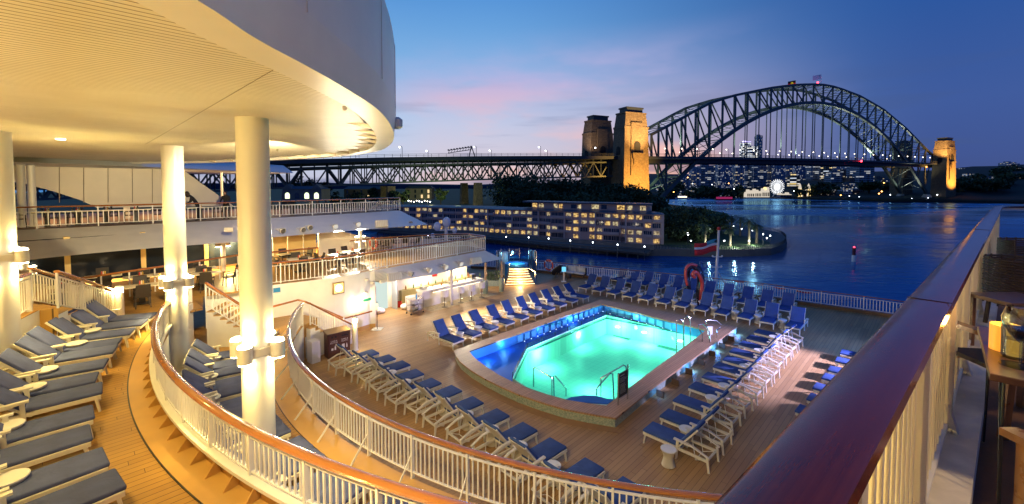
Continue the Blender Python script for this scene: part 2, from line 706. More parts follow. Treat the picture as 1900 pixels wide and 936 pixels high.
# ================================================================== THE HARBOUR
SEA = -22.0
wm = bpy.data.materials.new('harbour_water')
wm.use_nodes = True
t = wm.node_tree
b = t.nodes['Principled BSDF']
g = N(t, 'ShaderNodeNewGeometry')
b.inputs['Base Color'].default_value = (.004, .055, .20, 1)
b.inputs['Roughness'].default_value = .12
b.inputs['Specular IOR Level'].default_value = .6
n1 = N(t, 'ShaderNodeTexNoise', i_Scale=.28, i_Detail=4.0, i_Roughness=.6)
n2 = N(t, 'ShaderNodeTexNoise', i_Scale=.012, i_Detail=4.0, i_Roughness=.55)
mpw = N(t, 'ShaderNodeMapping')
mpw.inputs['Scale'].default_value = (.55, 1, 1)
t.links.new(g.outputs['Position'], mpw.inputs[0])
t.links.new(mpw.outputs[0], n1.inputs['Vector'])
mpw2 = N(t, 'ShaderNodeMapping')
mpw2.inputs['Rotation'].default_value = (0, 0, .25)
mpw2.inputs['Scale'].default_value = (.5, 1.6, 1)
t.links.new(g.outputs['Position'], mpw2.inputs[0])
t.links.new(mpw2.outputs[0], n2.inputs['Vector'])
n3 = N(t, 'ShaderNodeTexNoise', i_Scale=.045, i_Detail=3.0)
t.links.new(mpw.outputs[0], n3.inputs['Vector'])
h = math_n(t, 'ADD', math_n(t, 'MULTIPLY', n1.outputs[0], 1.0), math_n(t, 'MULTIPLY', n3.outputs[0], 3.0))
# wind-ruffled bands and slicks
calm = N(t, 'ShaderNodeMapRange', i_1=.42, i_2=.58, i_3=.25, i_4=.95)
t.links.new(n2.outputs[0], calm.inputs[0])
# pale sky reflection painted into the water between point and far pylon
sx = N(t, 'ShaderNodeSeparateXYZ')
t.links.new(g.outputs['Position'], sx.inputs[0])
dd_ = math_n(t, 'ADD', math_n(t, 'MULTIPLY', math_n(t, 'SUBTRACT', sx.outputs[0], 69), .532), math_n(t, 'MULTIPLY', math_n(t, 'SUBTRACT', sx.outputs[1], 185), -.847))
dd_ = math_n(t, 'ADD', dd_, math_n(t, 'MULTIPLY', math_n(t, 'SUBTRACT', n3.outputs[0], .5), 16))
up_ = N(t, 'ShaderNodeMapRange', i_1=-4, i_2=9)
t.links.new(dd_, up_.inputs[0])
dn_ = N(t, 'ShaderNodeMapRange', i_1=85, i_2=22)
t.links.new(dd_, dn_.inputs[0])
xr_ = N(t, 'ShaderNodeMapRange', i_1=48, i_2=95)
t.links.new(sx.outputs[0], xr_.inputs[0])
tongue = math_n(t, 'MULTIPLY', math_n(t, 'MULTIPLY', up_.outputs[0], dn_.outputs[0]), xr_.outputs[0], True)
TONG = (mixc(t, tongue, (.30, .68, 1.0), (1.0, .97, .95)), mixc(t, tongue, (.003, .06, .26), (.30, .31, .33)))  # reflections tinted blue; pale band is reflected glow put into colour
bp = N(t, 'ShaderNodeBump', i_Distance=.38)
t.links.new(calm.outputs[0], bp.inputs['Strength'])
t.links.new(h, bp.inputs['Height'])
t.links.new(bp.outputs[0], b.inputs['Normal'])
rr = N(t, 'ShaderNodeMapRange', i_1=.42, i_2=.6, i_3=.10, i_4=.30)
t.links.new(n2.outputs[0], rr.inputs[0])
t.links.new(rr.outputs[0], b.inputs['Roughness'])
df = N(t, 'ShaderNodeBsdfDiffuse')
gl = N(t, 'ShaderNodeBsdfGlossy')
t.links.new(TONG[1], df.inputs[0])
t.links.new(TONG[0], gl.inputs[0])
t.links.new(bp.outputs[0], gl.inputs['Normal'])
t.links.new(bp.outputs[0], df.inputs['Normal'])
t.links.new(rr.outputs[0], gl.inputs['Roughness'])
fr_ = N(t, 'ShaderNodeFresnel', i_IOR=1.33)
t.links.new(bp.outputs[0], fr_.inputs['Normal'])
mx = N(t, 'ShaderNodeMixShader')
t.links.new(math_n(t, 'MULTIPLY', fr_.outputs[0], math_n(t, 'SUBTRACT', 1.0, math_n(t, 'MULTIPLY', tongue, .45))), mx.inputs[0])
t.links.new(df.outputs[0], mx.inputs[1])
t.links.new(gl.outputs[0], mx.inputs[2])
t.links.new(mx.outputs[0], t.nodes['Material Output'].inputs[0])
m = MB()
m.add([(-6000, -400, SEA), (9000, -400, SEA), (9000, 9000, SEA), (-6000, 9000, SEA)], [(0, 1, 2, 3)])
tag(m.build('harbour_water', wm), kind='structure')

# ---- bridge frame
P0 = Vector((103, 376, 0))
BA = Vector((.908, .418, 0)).normalized()
BN = Vector((-BA.y, BA.x, 0))


def BP(s, n, z):
    v = P0 + BA * s + BN * n
    v.z = z
    return v


TOP = [(29.8, 46), (56.8, 58.2), (91.2, 74.8), (108, 82.2), (144, 92.8), (194.7, 104.3), (231.6, 111), (265.7, 115.2), (290, 116.8), (314.3, 116.3), (363.6, 110), (416, 97.7), (472.6, 76.7), (538, 46.5), (548, 43)]


def ztop(s):
    return float(np.interp(s, [a for a, _ in TOP], [b for _, b in TOP]))


def zbot(s):
    return 95.6 - .00178 * (s - 290) ** 2


DECKZ = [(-420, 8), (-257, 16.4), (-200, 19.3), (-100, 23.2), (0, 25.8), (120, 28.4), (276, 30.6), (420, 31.4), (553, 31.4), (680, 29)]


def zdeck(s):
    return float(np.interp(s, [a for a, _ in DECKZ], [b for _, b in DECKZ]))


STEEL = mat('bridge_steel', (.065, .088, .085), .5, var=.2, vscale=.1)
STEELD = mat('bridge_steel_dark', (.035, .045, .055), .55)
SAND = bpy.data.materials.new('granite_blocks')
SAND.use_nodes = True
t = SAND.node_tree
b = t.nodes['Principled BSDF']
tcn = N(t, 'ShaderNodeTexCoord')
sp = N(t, 'ShaderNodeSeparateXYZ')
t.links.new(tcn.outputs['Object'], sp.inputs[0])
cb = N(t, 'ShaderNodeCombineXYZ')
t.links.new(math_n(t, 'ADD', sp.outputs[0], sp.outputs[1]), cb.inputs[0])
t.links.new(sp.outputs[2], cb.inputs[1])
br = N(t, 'ShaderNodeTexBrick', i_Scale=.45)
br.inputs['Color1'].default_value = (.36, .27, .17, 1)
br.inputs['Color2'].default_value = (.25, .185, .115, 1)
br.inputs['Mortar'].default_value = (.11, .08, .05, 1)
br.inputs['Mortar Size'].default_value = .035
t.links.new(cb.outputs[0], br.inputs['Vector'])
nn = N(t, 'ShaderNodeTexNoise', i_Scale=.5, i_Detail=6.0)
t.links.new(tcn.outputs['Object'], nn.inputs['Vector'])
t.links.new(mixc(t, .45, br.outputs[0], ramp(t, nn.outputs[0], [(.3, (.35, .33, .3)), (.7, (1, .98, .95))]), 'MULTIPLY'), b.inputs['Base Color'])
b.inputs['Roughness'].default_value = .85
bp = N(t, 'ShaderNodeBump', i_Strength=.9, i_Distance=.35)
t.links.new(br.outputs['Fac'], bp.inputs['Height'])
bp.invert = True
t.links.new(bp.outputs[0], b.inputs['Normal'])

# ---- arch bridge
bridge = empty('arch_bridge', BP(290, 24.5, SEA))
tag(bridge, 'long steel arch bridge with lattice trusses and hangers spanning the harbour', 'bridge')
borg = Vector(bridge.location)


def bpart(m, name, mt, lab=None):
    m.v = [tuple(Vector(v) - borg) for v in m.v]
    o = m.build(name, mt, bridge)
    if lab:
        o['label'] = lab
    return o


s0, s1, NP = 32.0, 546.0, 28
SS = [s0 + (s1 - s0) * i / NP for i in range(NP + 1)]
for n in (9.5, 39.5):
    m = MB()
    m.tube([BP(s, n, ztop(s)) for s in SS], 1, prof=[(-1.1, -1.2), (1.1, -1.2), (1.1, 1.2), (-1.1, 1.2)])
    bpart(m, 'upper_chord', STEEL)
    m = MB()
    sb = [44.5] + [s for s in SS if s > 50 and s < 534] + [535.5]
    m.tube([BP(s, n, zbot(s)) for s in sb], 1, prof=[(-1.3, -1.7), (1.3, -1.7), (1.3, 1.7), (-1.3, 1.7)])
    bpart(m, 'lower_chord', STEEL)
    for i, s in enumerate(SS):
        zb = zbot(s) if 44 < s < 536 else zdeck(s) - 3
        m = MB()
        m.beam(BP(s, n, max(zb, -12)), BP(s, n, ztop(s)), 1.9 if i < 11 or i > 17 else 1.3, 1.3, up=BN)
        bpart(m, 'vertical_member', STEEL)
        if i < NP:
            sa, sc_ = (SS[i], SS[i + 1]) if i < NP // 2 else (SS[i + 1], SS[i])
            zz = zbot(sc_) if 44 < sc_ < 536 else zdeck(sc_)
            m = MB()
            m.beam(BP(sa, n, ztop(sa) - 1), BP(sc_, n, zz + 1), 1.1, 1.0, up=BN)
            bpart(m, 'diagonal_member', STEEL)
        if 44 < s < 536:
            if zbot(s) > zdeck(s) + 3:
                m = MB()
                m.beam(BP(s, n, zdeck(s)), BP(s, n, zbot(s)), .75)
                bpart(m, 'hanger', STEEL)
            elif zbot(s) < zdeck(s) - 6:
                m = MB()
                m.beam(BP(s, n, zbot(s)), BP(s, n, zdeck(s) - 2), 1.3)
                bpart(m, 'deck_post', STEEL)
# cross bracing between the two trusses
m = MB()
for i, s in enumerate(SS):
    m.beam(BP(s, 9.5, ztop(s)), BP(s, 39.5, ztop(s)), .8)
    if i < NP:
        q = SS[i + 1]
        m.beam(BP(s, 9.5, ztop(s)), BP(q, 39.5, ztop(q)), .5)
        m.beam(BP(s, 39.5, ztop(s)), BP(q, 9.5, ztop(q)), .5)
bpart(m, 'top_bracing', STEEL)
m = MB()
for i, s in enumerate(SS):
    if not 46 < s < 534:
        continue
    m.beam(BP(s, 9.5, zbot(s)), BP(s, 39.5, zbot(s)), .8)
    if i < NP - 1:
        q = SS[i + 1]
        if q < 534:
            m.beam(BP(s, 9.5, zbot(s)), BP(q, 39.5, zbot(q)), .5)
            m.beam(BP(s, 39.5, zbot(s)), BP(q, 9.5, zbot(q)), .5)
bpart(m, 'lower_bracing', STEEL)
# deck
m = MB()
ds = [0 + 553 * i / 24 for i in range(25)]
m.tube([BP(s, 24.5, zdeck(s)) for s in ds], 1, prof=[(-24, -2.2), (24, -2.2), (24, 0), (-24, 0)])
m.tube([BP(s, 9.5, zdeck(s) - 4.0) for s in ds], 1, prof=[(-.7, -2), (.7, -2), (.7, 2), (-.7, 2)])
m.tube([BP(s, 39.5, zdeck(s) - 4.0) for s in ds], 1, prof=[(-.7, -2), (.7, -2), (.7, 2), (-.7, 2)])
bpart(m, 'deck', STEELD)
m = MB()
for n in (.6, 48.4):
    m.tube([BP(s, n, zdeck(s) + 2.2) for s in ds], .15, 4)
    m.tube([BP(s, n, zdeck(s) + 1.2) for s in ds], .12, 4)
    for i in range(93):
        s = 3 + 6 * i
        m.beam(BP(s, n, zdeck(s)), BP(s, n, zdeck(s) + 2.2), .2)
bpart(m, 'parapet_fence', STEELD)
for n in (9.5, 39.5):
    for s in (44.5, 535.5):
        m = MB()
        c = BP(s, n, 0)
        m.prism([(c.x - 5, c.y - 5), (c.x + 5, c.y - 5), (c.x + 5, c.y + 5), (c.x - 5, c.y + 5)], -20, -12, [(c.x - 2.5, c.y - 2.5), (c.x + 2.5, c.y - 2.5), (c.x + 2.5, c.y + 2.5), (c.x - 2.5, c.y + 2.5)])
        bpart(m, 'bearing_foot', mat('pale_concrete', (.4, .38, .34), .8))
# flags on the crown
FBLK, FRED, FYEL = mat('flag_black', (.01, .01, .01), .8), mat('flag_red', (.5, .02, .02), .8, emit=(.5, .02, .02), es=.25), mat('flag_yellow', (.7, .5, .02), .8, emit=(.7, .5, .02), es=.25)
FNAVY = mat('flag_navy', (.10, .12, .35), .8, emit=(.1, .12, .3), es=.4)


def bigflag(s, n, w, hgt, kind, label):
    base = BP(s, n, ztop(s))
    e = empty('bridge_flag', base)
    tag(e, label, 'flag')
    m = MB()
    m.tube([(0, 0, 0), (0, 0, 12)], [.35, .15], 6)
    m.build('flagpole', WHITE2, e)
    def fl(x0, x1, z0, z1, mt, nm, y=0.0):
        m = MB()
        for k in range(8):
            a, bb = x0 + (x1 - x0) * k / 8, x0 + (x1 - x0) * (k + 1) / 8
            f = lambda x: .5 * math.sin(x * 1.1)
            zz = lambda x: -x * .18
            vs = [(-a, f(a) + y - .06, z0 + zz(a)), (-bb, f(bb) + y - .06, z0 + zz(bb)), (-bb, f(bb) + y - .06, z1 + zz(bb)), (-a, f(a) + y - .06, z1 + zz(a))]
            m.add(vs + [(p[0], p[1] + .12, p[2]) for p in vs], [(0, 1, 2, 3), (7, 6, 5, 4), (0, 4, 5, 1), (3, 2, 6, 7)])
        m.build(nm, mt, e)
    if kind == 'a':
        fl(.2, w, 12 - hgt / 2, 12, FBLK, 'upper_band')
        fl(.2, w, 12 - hgt, 12 - hgt / 2, FRED, 'lower_band')
        m = MB()
        for y in (-.55, .55):
            m.add([(-w / 2 + hgt * .27 * math.cos(a * math.pi / 8), y + .5 * math.sin(w / 2 * 1.1) * .0 + (.45 if y > 0 else -.45) * 0, 12 - hgt / 2 - w * .09 + hgt * .27 * math.sin(a * math.pi / 8)) for a in range(16)], [tuple(range(16))])
        m.build('disc', FYEL, e)
    else:
        fl(.2, w, 12 - hgt, 12, FNAVY, 'field')
        m = MB()
        m.box(-w * .45, -.3, -.75, -.6, 12 - hgt * .3 - .5, 12 - hgt * .3 - .1)
        m.box(-w * .28, -w * .2, -.76, -.61, 12 - hgt * .55, 12 - .6)
        m.build('canton_cross', WHITE2, e)


bigflag(286, 39.5, 10, 6, 'a', 'black and red flag with a yellow disc flying above the bridge arch')
bigflag(284, 9.5, 10, 5.5, 'b', 'dark blue flag with a white cross corner above the bridge arch')
m = MB()
m.ball(BP(278, 9.5, ztop(278) + 2.6), 1.0)
tag(m.build('warning_beacon', emis('red_beacon', (1, .03, .05), 9)), 'red warning light on the highest point of the bridge arch', 'light')
for s, n, z, nm in ((350, -.9, -1.5, 'red navigation light on the side of the bridge deck'), (505, -.9, -6, 'small orange light under the far end of the bridge deck')):
    m = MB()
    m.ball(BP(s, n, zdeck(s) + z), 1.1 if s < 400 else .8)
    tag(m.build('navigation_light', emis('red_beacon', (1, .03, .05), 9) if s < 400 else emis('orange_beacon', (1, .25, .05), 8)), nm, 'light')

# ---- pylons
def pylon(s, n, label, half=(13.5, 8.0), bz=-16, tz=67.0):
    e = empty('bridge_pylon', BP(s, n, bz), math.atan2(BA.y, BA.x))
    tag(e, label, 'pylon', 'stone pylons of the arch bridge')
    H = tz - bz
    hx, hy = half
    def q(k, dx=0, dy=0):
        return [(-hx * k + dx, -hy * k), (hx * k + dx, -hy * k), (hx * k + dx, hy * k), (-hx * k + dx, hy * k)]
    m = MB()
    m.prism(q(1.06), 0, H * .78, q(.93))
    m.prism(q(.96), H * .78, H * .80)
    m.prism(q(.90), H * .80, H * .93, q(.80))
    m.prism(q(.84), H * .93, H * .945)
    m.build('tower', SAND, e)
    m = MB()
    m.prism(q(.62), H * .945, H * .985)
    m.prism(q(.68), H * .985, H * 1.0)
    m.build('parapet', STEELD, e)
    # raised central panel with cap on the outer (harbour) face and on the camera side
    for nm, face in (('face', 0), ('face', 1)):
        m = MB()
        if face == 0:
            m.prism([(-hx * .5, -hy * 1.06 - .6), (hx * .5, -hy * 1.06 - .6), (hx * .5, -hy * .9), (-hx * .5, -hy * .9)], H * .30, H * .84, [(-hx * .45, -hy * .93 - .5), (hx * .45, -hy * .93 - .5), (hx * .45, -hy * .8), (-hx * .45, -hy * .8)])
            m.build('raised_panel', SAND, e)
    dz = zdeck(s) - bz
    for sy in (-1,):
        # arched opening above a balcony
        m = MB()
        ax = hx * .24
        k = [(ax * math.cos(R(a)), dz + 8.5 + ax * math.sin(R(a))) for a in range(0, 181, 20)]
        pr = [(ax, dz + 2.5)] + k + [(-ax, dz + 2.5)]
        y = sy * (hy * 1.0 + .6)
        vs = [(x, y - .25, z) for x, z in pr] + [(x, y + .8, z) for x, z in pr]
        L = len(pr)
        m.add(vs, [tuple(range(L)), tuple(reversed(range(L, 2 * L)))] + [(i, (i + 1) % L, L + (i + 1) % L, L + i) for i in range(L)])
        m.build('arched_opening', mat('deep_shadow_opening', (.012, .012, .014), .9), e)
        m = MB()
        m.box(-ax * 2.0, ax * 2.0, y - 2.3, y - .3, dz + 1.2, dz + 1.9)
        m.box(-ax * 1.7, ax * 1.7, y - 1.3, y - .2, dz - 3, dz + 1.19)
        m.box(-ax * 1.3, ax * 1.3, y - 1.0, y - .2, dz - 8, dz - 3.01)
        m.build('balcony', SAND, e)
    for sx in (-1, 1):
        m = MB()
        ax = hy * .28
        k = [(ax * math.cos(R(a)), dz + 5.5 + ax * math.sin(R(a))) for a in range(0, 181, 20)]
        pr = [(ax, dz + .5)] + k + [(-ax, dz + .5)]
        x = sx * (hx * .98)
        vs = [(x - .4 * 1, yy, z) for yy, z in pr] + [(x + .4, yy, z) for yy, z in pr]
        L = len(pr)
        m.add(vs, [tuple(range(L)), tuple(reversed(range(L, 2 * L)))] + [(i, (i + 1) % L, L + (i + 1) % L, L + i) for i in range(L)])
        m.build('road_arch', mat('deep_shadow_opening', (.012, .012, .014), .9), e)
    return e


pylon(0, 0, 'floodlit orange stone pylon standing nearest, beside the dark trees')
pylon(0, 48, 'unlit brown stone pylon behind the nearest floodlit one')
pylon(556, 0, 'far stone pylon lit orange on its right side, across the harbour')
pylon(556, 48, 'farthest stone pylon half hidden behind the right end of the arch')

# ---- approach spans
for k, (sa, sb_) in enumerate(((-10, -74), (-74, -138), (-138, -202), (-202, -266), (-266, -330), (-330, -394))):
    e = empty('truss_span', BP((sa + sb_) / 2, 24.5, SEA))
    og = Vector(e.location)
    tag(e, '%s steel truss approach span counting left from the floodlit pylon' % ORD[k], 'bridge span', 'approach spans of the bridge')
    def tp(m, nm, mt):
        m.v = [tuple(Vector(v) - og) for v in m.v]
        m.build(nm, mt, e)
    m = MB()
    m.tube([BP(sa, 24.5, zdeck(sa)), BP(sb_, 24.5, zdeck(sb_))], 1, prof=[(-24, -2.6), (24, -2.6), (24, 0), (-24, 0)])
    tp(m, 'deck', STEELD)
    m = MB()
    for i in range(13):
        s = sa + (sb_ - sa) * i / 12
        for n in (.3, 48.7):
            m.beam(BP(s, n, zdeck(s)), BP(s, n, zdeck(s) + 2.0), .2)
    for n in (.3, 48.7):
        m.beam(BP(sa, n, zdeck(sa) + 2), BP(sb_, n, zdeck(sb_) + 2), .2)
        m.beam(BP(sa, n, zdeck(sa) + 1), BP(sb_, n, zdeck(sb_) + 1), .2)
    tp(m, 'parapet_fence', STEELD)
    for n in (7, 20, 42):
        m = MB()
        zt = lambda s: zdeck(s) - 5.2
        zb_ = lambda s: zdeck(s) - 17.2
        m.beam(BP(sa, n, zt(sa)), BP(sb_, n, zt(sb_)), 1.0, 1.2)
        m.beam(BP(sa, n, zb_(sa)), BP(sb_, n, zb_(sb_)), 1.0, 1.2)
        for i in range(8):
            s = sa + (sb_ - sa) * i / 8
            q = sa + (sb_ - sa) * (i + 1) / 8
            m.beam(BP(s, n, zb_(s)), BP(s, n, zdeck(s) - 2.5), .6)
            if i % 2:
                m.beam(BP(s, n, zt(s)), BP(q, n, zb_(q)), .9)
            else:
                m.beam(BP(s, n, zb_(s)), BP(q, n, zt(q)), .9)
        tp(m, 'truss', STEEL if n == 7 else STEELD)
for k, s in enumerate((-74, -138, -202, -266, -330)):
    for n in (8, 41):
        c = BP(s, n, -16)
        m = MB()
        m.prism([(-3.2, -2.6), (3.2, -2.6), (3.2, 2.6), (-3.2, 2.6)], 0, zdeck(s) - 18 + 16 - 1.5, [(-2.6, -2.2), (2.6, -2.2), (2.6, 2.2), (-2.6, 2.2)])
        m.box(-3.1, 3.1, -2.7, 2.7, zdeck(s) - 3.5 - 16 + 1.5 + .01 - 1.0 - 12 + 11.5 - 14 + 13, zdeck(s) - 18 + 16 - .2) if False else None
        o = m.build('bridge_pier', SAND, None, loc=c, rz=math.atan2(BA.y, BA.x))
        tag(o, '%s stone pier under the %s side of the approach spans, from the floodlit pylon' % (('near', 'far')[n > 20] if False else ORD[k], ('near', 'far')[n > 20]), 'pier', 'stone piers of the approach spans')

# lamps on the deck
LW = emis('cool_lamp', (.85, .93, 1.0), 8)
LO = emis('sodium_lamp', (1.0, .42, .10), 7)
LM = emis('neutral_lamp', (1.0, .86, .66), 5)


def lamp_proto(name, hgt, m, rad, arm=1.6, post=STEELD, thick=.14):
    e = empty(name)
    q = MB()
    q.tube([(0, 0, 0), (0, 0, hgt * .92), (arm * .35, 0, hgt), (arm, 0, hgt)] if arm else [(0, 0, 0), (0, 0, hgt)], thick, 6)
    q.build('post', post, e)
    q = MB()
    q.ball((arm, 0, hgt - (rad if arm else -rad)), rad, 8, 6)
    q.build('lamp_head', m, e)
    return e


lp = lamp_proto('street_lamp', 7.5, LW, .55, 1.8, thick=.18)
tag(lp, 'x', 'street lamp')
lb = lamp_proto('street_lamp', 8, LM, .52, 2.2, thick=.2)
tag(lb, 'x', 'street lamp')
index_kids()
k = 0
for s in (-250, -222, -195, -168, -141, -114, -87, -60, -33):
    n = 3 if k % 2 == 0 else 40
    dup(lp, BP(s, n, zdeck(s)), random.uniform(2.4, 3.2), '%s white street lamp left of the floodlit pylon on the bridge approach' % ORD[8 - k], 'street lamps along the bridge approach')
    k += 1
k = 0
for i in range(26):
    for n in (4, 45):
        s = 26 + i * 20.2
        dup(lb, BP(s, n, zdeck(s)), random.uniform(2.6, 3.6), '%s street lamp from the floodlit pylon on the %s edge of the bridge deck' % (ORD[i], 'near' if n == 4 else 'far'), 'street lamps on the bridge deck')


def unproto(p):
    for c in kids(p):
        bpy.data.objects.remove(c)
    bpy.data.objects.remove(p)


unproto(lp)
# sign gantry on the approach
ga = empty('sign_gantry', BP(-141, 20, zdeck(-141)))
tag(ga, 'dark steel lattice sign gantry over the bridge approach road', 'gantry')
m = MB()
m.beam((0, 0, 0), (2, 0, 9), .7)
m.beam((5, 0, 0), (2, 0, 9), .7)
m.build('support', STEELD, ga)
m = MB()
m.beam((-16, 0, 5.6), (2, 0, 8.3), .5)
m.beam((-16, 0, 3.6), (2, 0, 6.3), .5)
for i in range(9):
    x = -16 + 2.2 * i
    z = 5.6 + (x + 16) * .15
    m.beam((x, 0, z - 2), (x + 1.1, 0, z), .3)
    m.box(x - .4, x + .9, -.3, .3, z - .1, z + .9)
m.build('lattice_boom', STEELD, ga)

# bridge floodlighting
light('pylon_floodlight', 'SPOT', BP(2, -40, -6), (1.0, .50, .09), 300000, 1.0, aim=BP(0, -8, 10), cone=85, blend=.6)
light('pylon_floodlight', 'SPOT', BP(8, -50, 8), (1.0, .58, .2), 800000, 1.0, aim=BP(0, -10, 55), cone=46, blend=.8)
light('pylon_floodlight', 'SPOT', BP(-30, 30, 30), (1.0, .7, .45), 30000, 1.0, aim=BP(0, 46, 55), cone=70, blend=.8)
light('pylon_floodlight', 'SPOT', BP(560, -38, -2), (1.0, .48, .08), 420000, 1.0, aim=BP(558, -10, 15), cone=80, blend=.6)
light('pylon_floodlight', 'SPOT', BP(525, -14, 34), (1.0, .55, .15), 220000, 1.0, aim=BP(550, 0, 60), cone=60, blend=.8)
for s, n, z, p in ((60, 9, 34, 40000), (130, 9, 34, 70000), (205, 9, 36, 90000), (290, 12, 38, 90000), (290, 38, 38, 60000), (375, 40, 38, 90000), (450, 40, 36, 80000), (515, 36, 34, 50000)):
    light('truss_floodlight', 'SPOT', BP(s, n, z), (.90, 1.0, .80), p * 1.15, 1.0, aim=BP(s + (12 if s < 290 else -12), n + (6 if n < 20 else -6), z + 60), cone=120, blend=.9)
light('truss_floodlight', 'SPOT', BP(52, 24, -12), (.8, 1.0, .65), 30000, 1.0, aim=BP(60, 24, 30), cone=110)
light('truss_floodlight', 'SPOT', BP(528, 24, -12), (.9, 1.0, .8), 40000, 1.0, aim=BP(520, 24, 30), cone=110)

# ================================================================== LAND
GRASSM = mat('park_grass', (.035, .075, .02), .9, var=.35, vscale=.2)
HILLM = mat('wooded_hillside', (.014, .020, .012), .95, var=.5, vscale=.03)
PAVE = mat('promenade_paving', (.12, .11, .10), .8, var=.15, vscale=.3)
STONEW = mat('sandstone_wall', (.22, .19, .16), .85, var=.2, vscale=.6, bump=.4, bscale=3)


def loft(rows, name, m, kind='structure'):
    q = MB()
    n = len(rows[0])
    for r in rows:
        q.v += [tuple(p) for p in r]
    for i in range(len(rows) - 1):
        for j in range(n - 1):
            q.f.append((i * n + j, i * n + j + 1, (i + 1) * n + j + 1, (i + 1) * n + j))
            q.mi.append(0)
    o = q.build(name, m, smooth=True)
    return tag(o, kind=kind)


# near headland: hotel shore, park point with palms and the land under the approach
shore = [(560, 418), (760, 436), (860, 446), (900, 450), (1000, 461), (1100, 470), (1208, 475), (1274, 476), (1340, 477), (1390, 476), (1431, 474), (1452, 467), (1460, 458), (1457, 449), (1443, 441), (1410, 433), (1374, 427), (1330, 418), (1290, 408), (1262, 400), (1240, 394), (1226, 386)]
sh = [at(u, v, SEA) for u, v in shore]
poly = [(p.x, p.y) for p in sh] + [(150, 415), (140, 470), (60, 520), (-60, 470), (-600, 560), (-900, 420), (-420, 150)]
m = MB()
m.prism(poly, SEA - 2, -19.8)
tag(m.build('headland', PAVE), kind='structure')
# grass mound on the point
gm = [at(u, v, -19.7) for u, v in [(1215, 455), (1290, 462), (1350, 463), (1400, 461), (1432, 456), (1428, 449), (1395, 441), (1350, 431), (1300, 420), (1262, 412), (1235, 420)]]
m = MB()
c = sum(gm, Vector()) / len(gm)
m.prism([(p.x, p.y) for p in gm], -19.79, -19.0, [(c.x + (p.x - c.x) * .55, c.y + (p.y - c.y) * .55) for p in gm])
tag(m.build('grass_lawn', GRASSM), kind='structure')
# sea wall fence along the point
fe = empty('promenade_fence', (sh[8].x, sh[8].y, -19.8))
tag(fe, 'dark low railing along the curved sea wall of the palm point', 'fence')
m = MB()
fpts = smoothpts([(p.x, p.y, -19.8) for p in sh[6:18]], 12)
fo = Vector(fe.location)
fpts = [Vector(p) - fo for p in fpts]
fpts = [Vector((p.x, p.y + .6, 0)) for p in fpts]
m.tube([p + Vector((0, 0, 1.1)) for p in fpts], .06, 4)
m.tube([p + Vector((0, 0, .55)) for p in fpts], .04, 4)
for p in fpts:
    m.beam(p, p + Vector((0, 0, 1.2)), .12)
m.build('rails', STEELD, fe)
# higher ground under the approach spans
rows = []
for yk, z in ((-3, -19.75), (6, -16.5), (40, -15.2), (120, -15), (330, -12), (600, -6)):
    rows.append([Vector((x, (250 if x > -40 else 250 + (x + 40) * .28) + yk * (1.0), z if x < 130 else -19.75)) for x in (-620, -480, -360, -240, -160, -90, -40, 0, 40, 80, 110, 128)])
loft(rows, 'parkland', GRASSM)

# ---- far north shore
ns = [(1150, 370), (1220, 369), (1300, 367.5), (1380, 366.5), (1440, 368), (1500, 370.5), (1580, 372.5), (1665, 375), (1740, 376), (1800, 377), (1860, 378), (1940, 380)]
r0 = [at(u, v, SEA) for u, v in ns]


def hill(f, zfun, dz=0):
    out = []
    for i, p in enumerate(r0):
        z = zfun(ns[i][0], i)
        out.append(Vector((p.x * f, p.y * f, z)))
    return out


rows = [r0, [p + Vector((0, .5, 2.6)) for p in r0], hill(1.06, lambda u, i: -17), hill(1.16, lambda u, i: -9 + 4 * math.sin(i * 1.7)), hill(1.35, lambda u, i: 6 + 5 * math.sin(i * 1.3 + 1)), hill(1.7, lambda u, i: 24 + (12 if u > 1780 else 0) + 4 * math.sin(i)), hill(2.3, lambda u, i: 46 + (10 if u > 1780 else 0)), hill(3.2, lambda u, i: 50), hill(5, lambda u, i: 10)]
loft(rows, 'north_shore_hills', HILLM)
NSROWS = rows
# distant land on the far left horizon
rows = []
for f, z in ((1, SEA), (1.002, 4), (1.1, 12), (1.4, 16)):
    rows.append([Vector(((x) * f, 2300 * f, z + (0 if z == SEA else 6 * math.sin(x * .004) + 5 * math.sin(x * .011 + 1)))) for x in range(-3600, 1000, 200)])
loft(rows, 'distant_hills', mat('distant_hill_blue', (.02, .035, .06), .95))


def ground_n(x, y):
    """height of the north-shore loft under a direction/distance"""
    u = 950 + 800 * x / y
    base = float(np.interp(u, [a for a, _ in ns], [p.y for p in r0]))
    f = y / base
    return float(np.interp(f, [1, 1.002, 1.06, 1.16, 1.35, 1.7, 2.3, 3.2], [SEA, -19.4, -17, -9, 6, 26, 48, 52]))


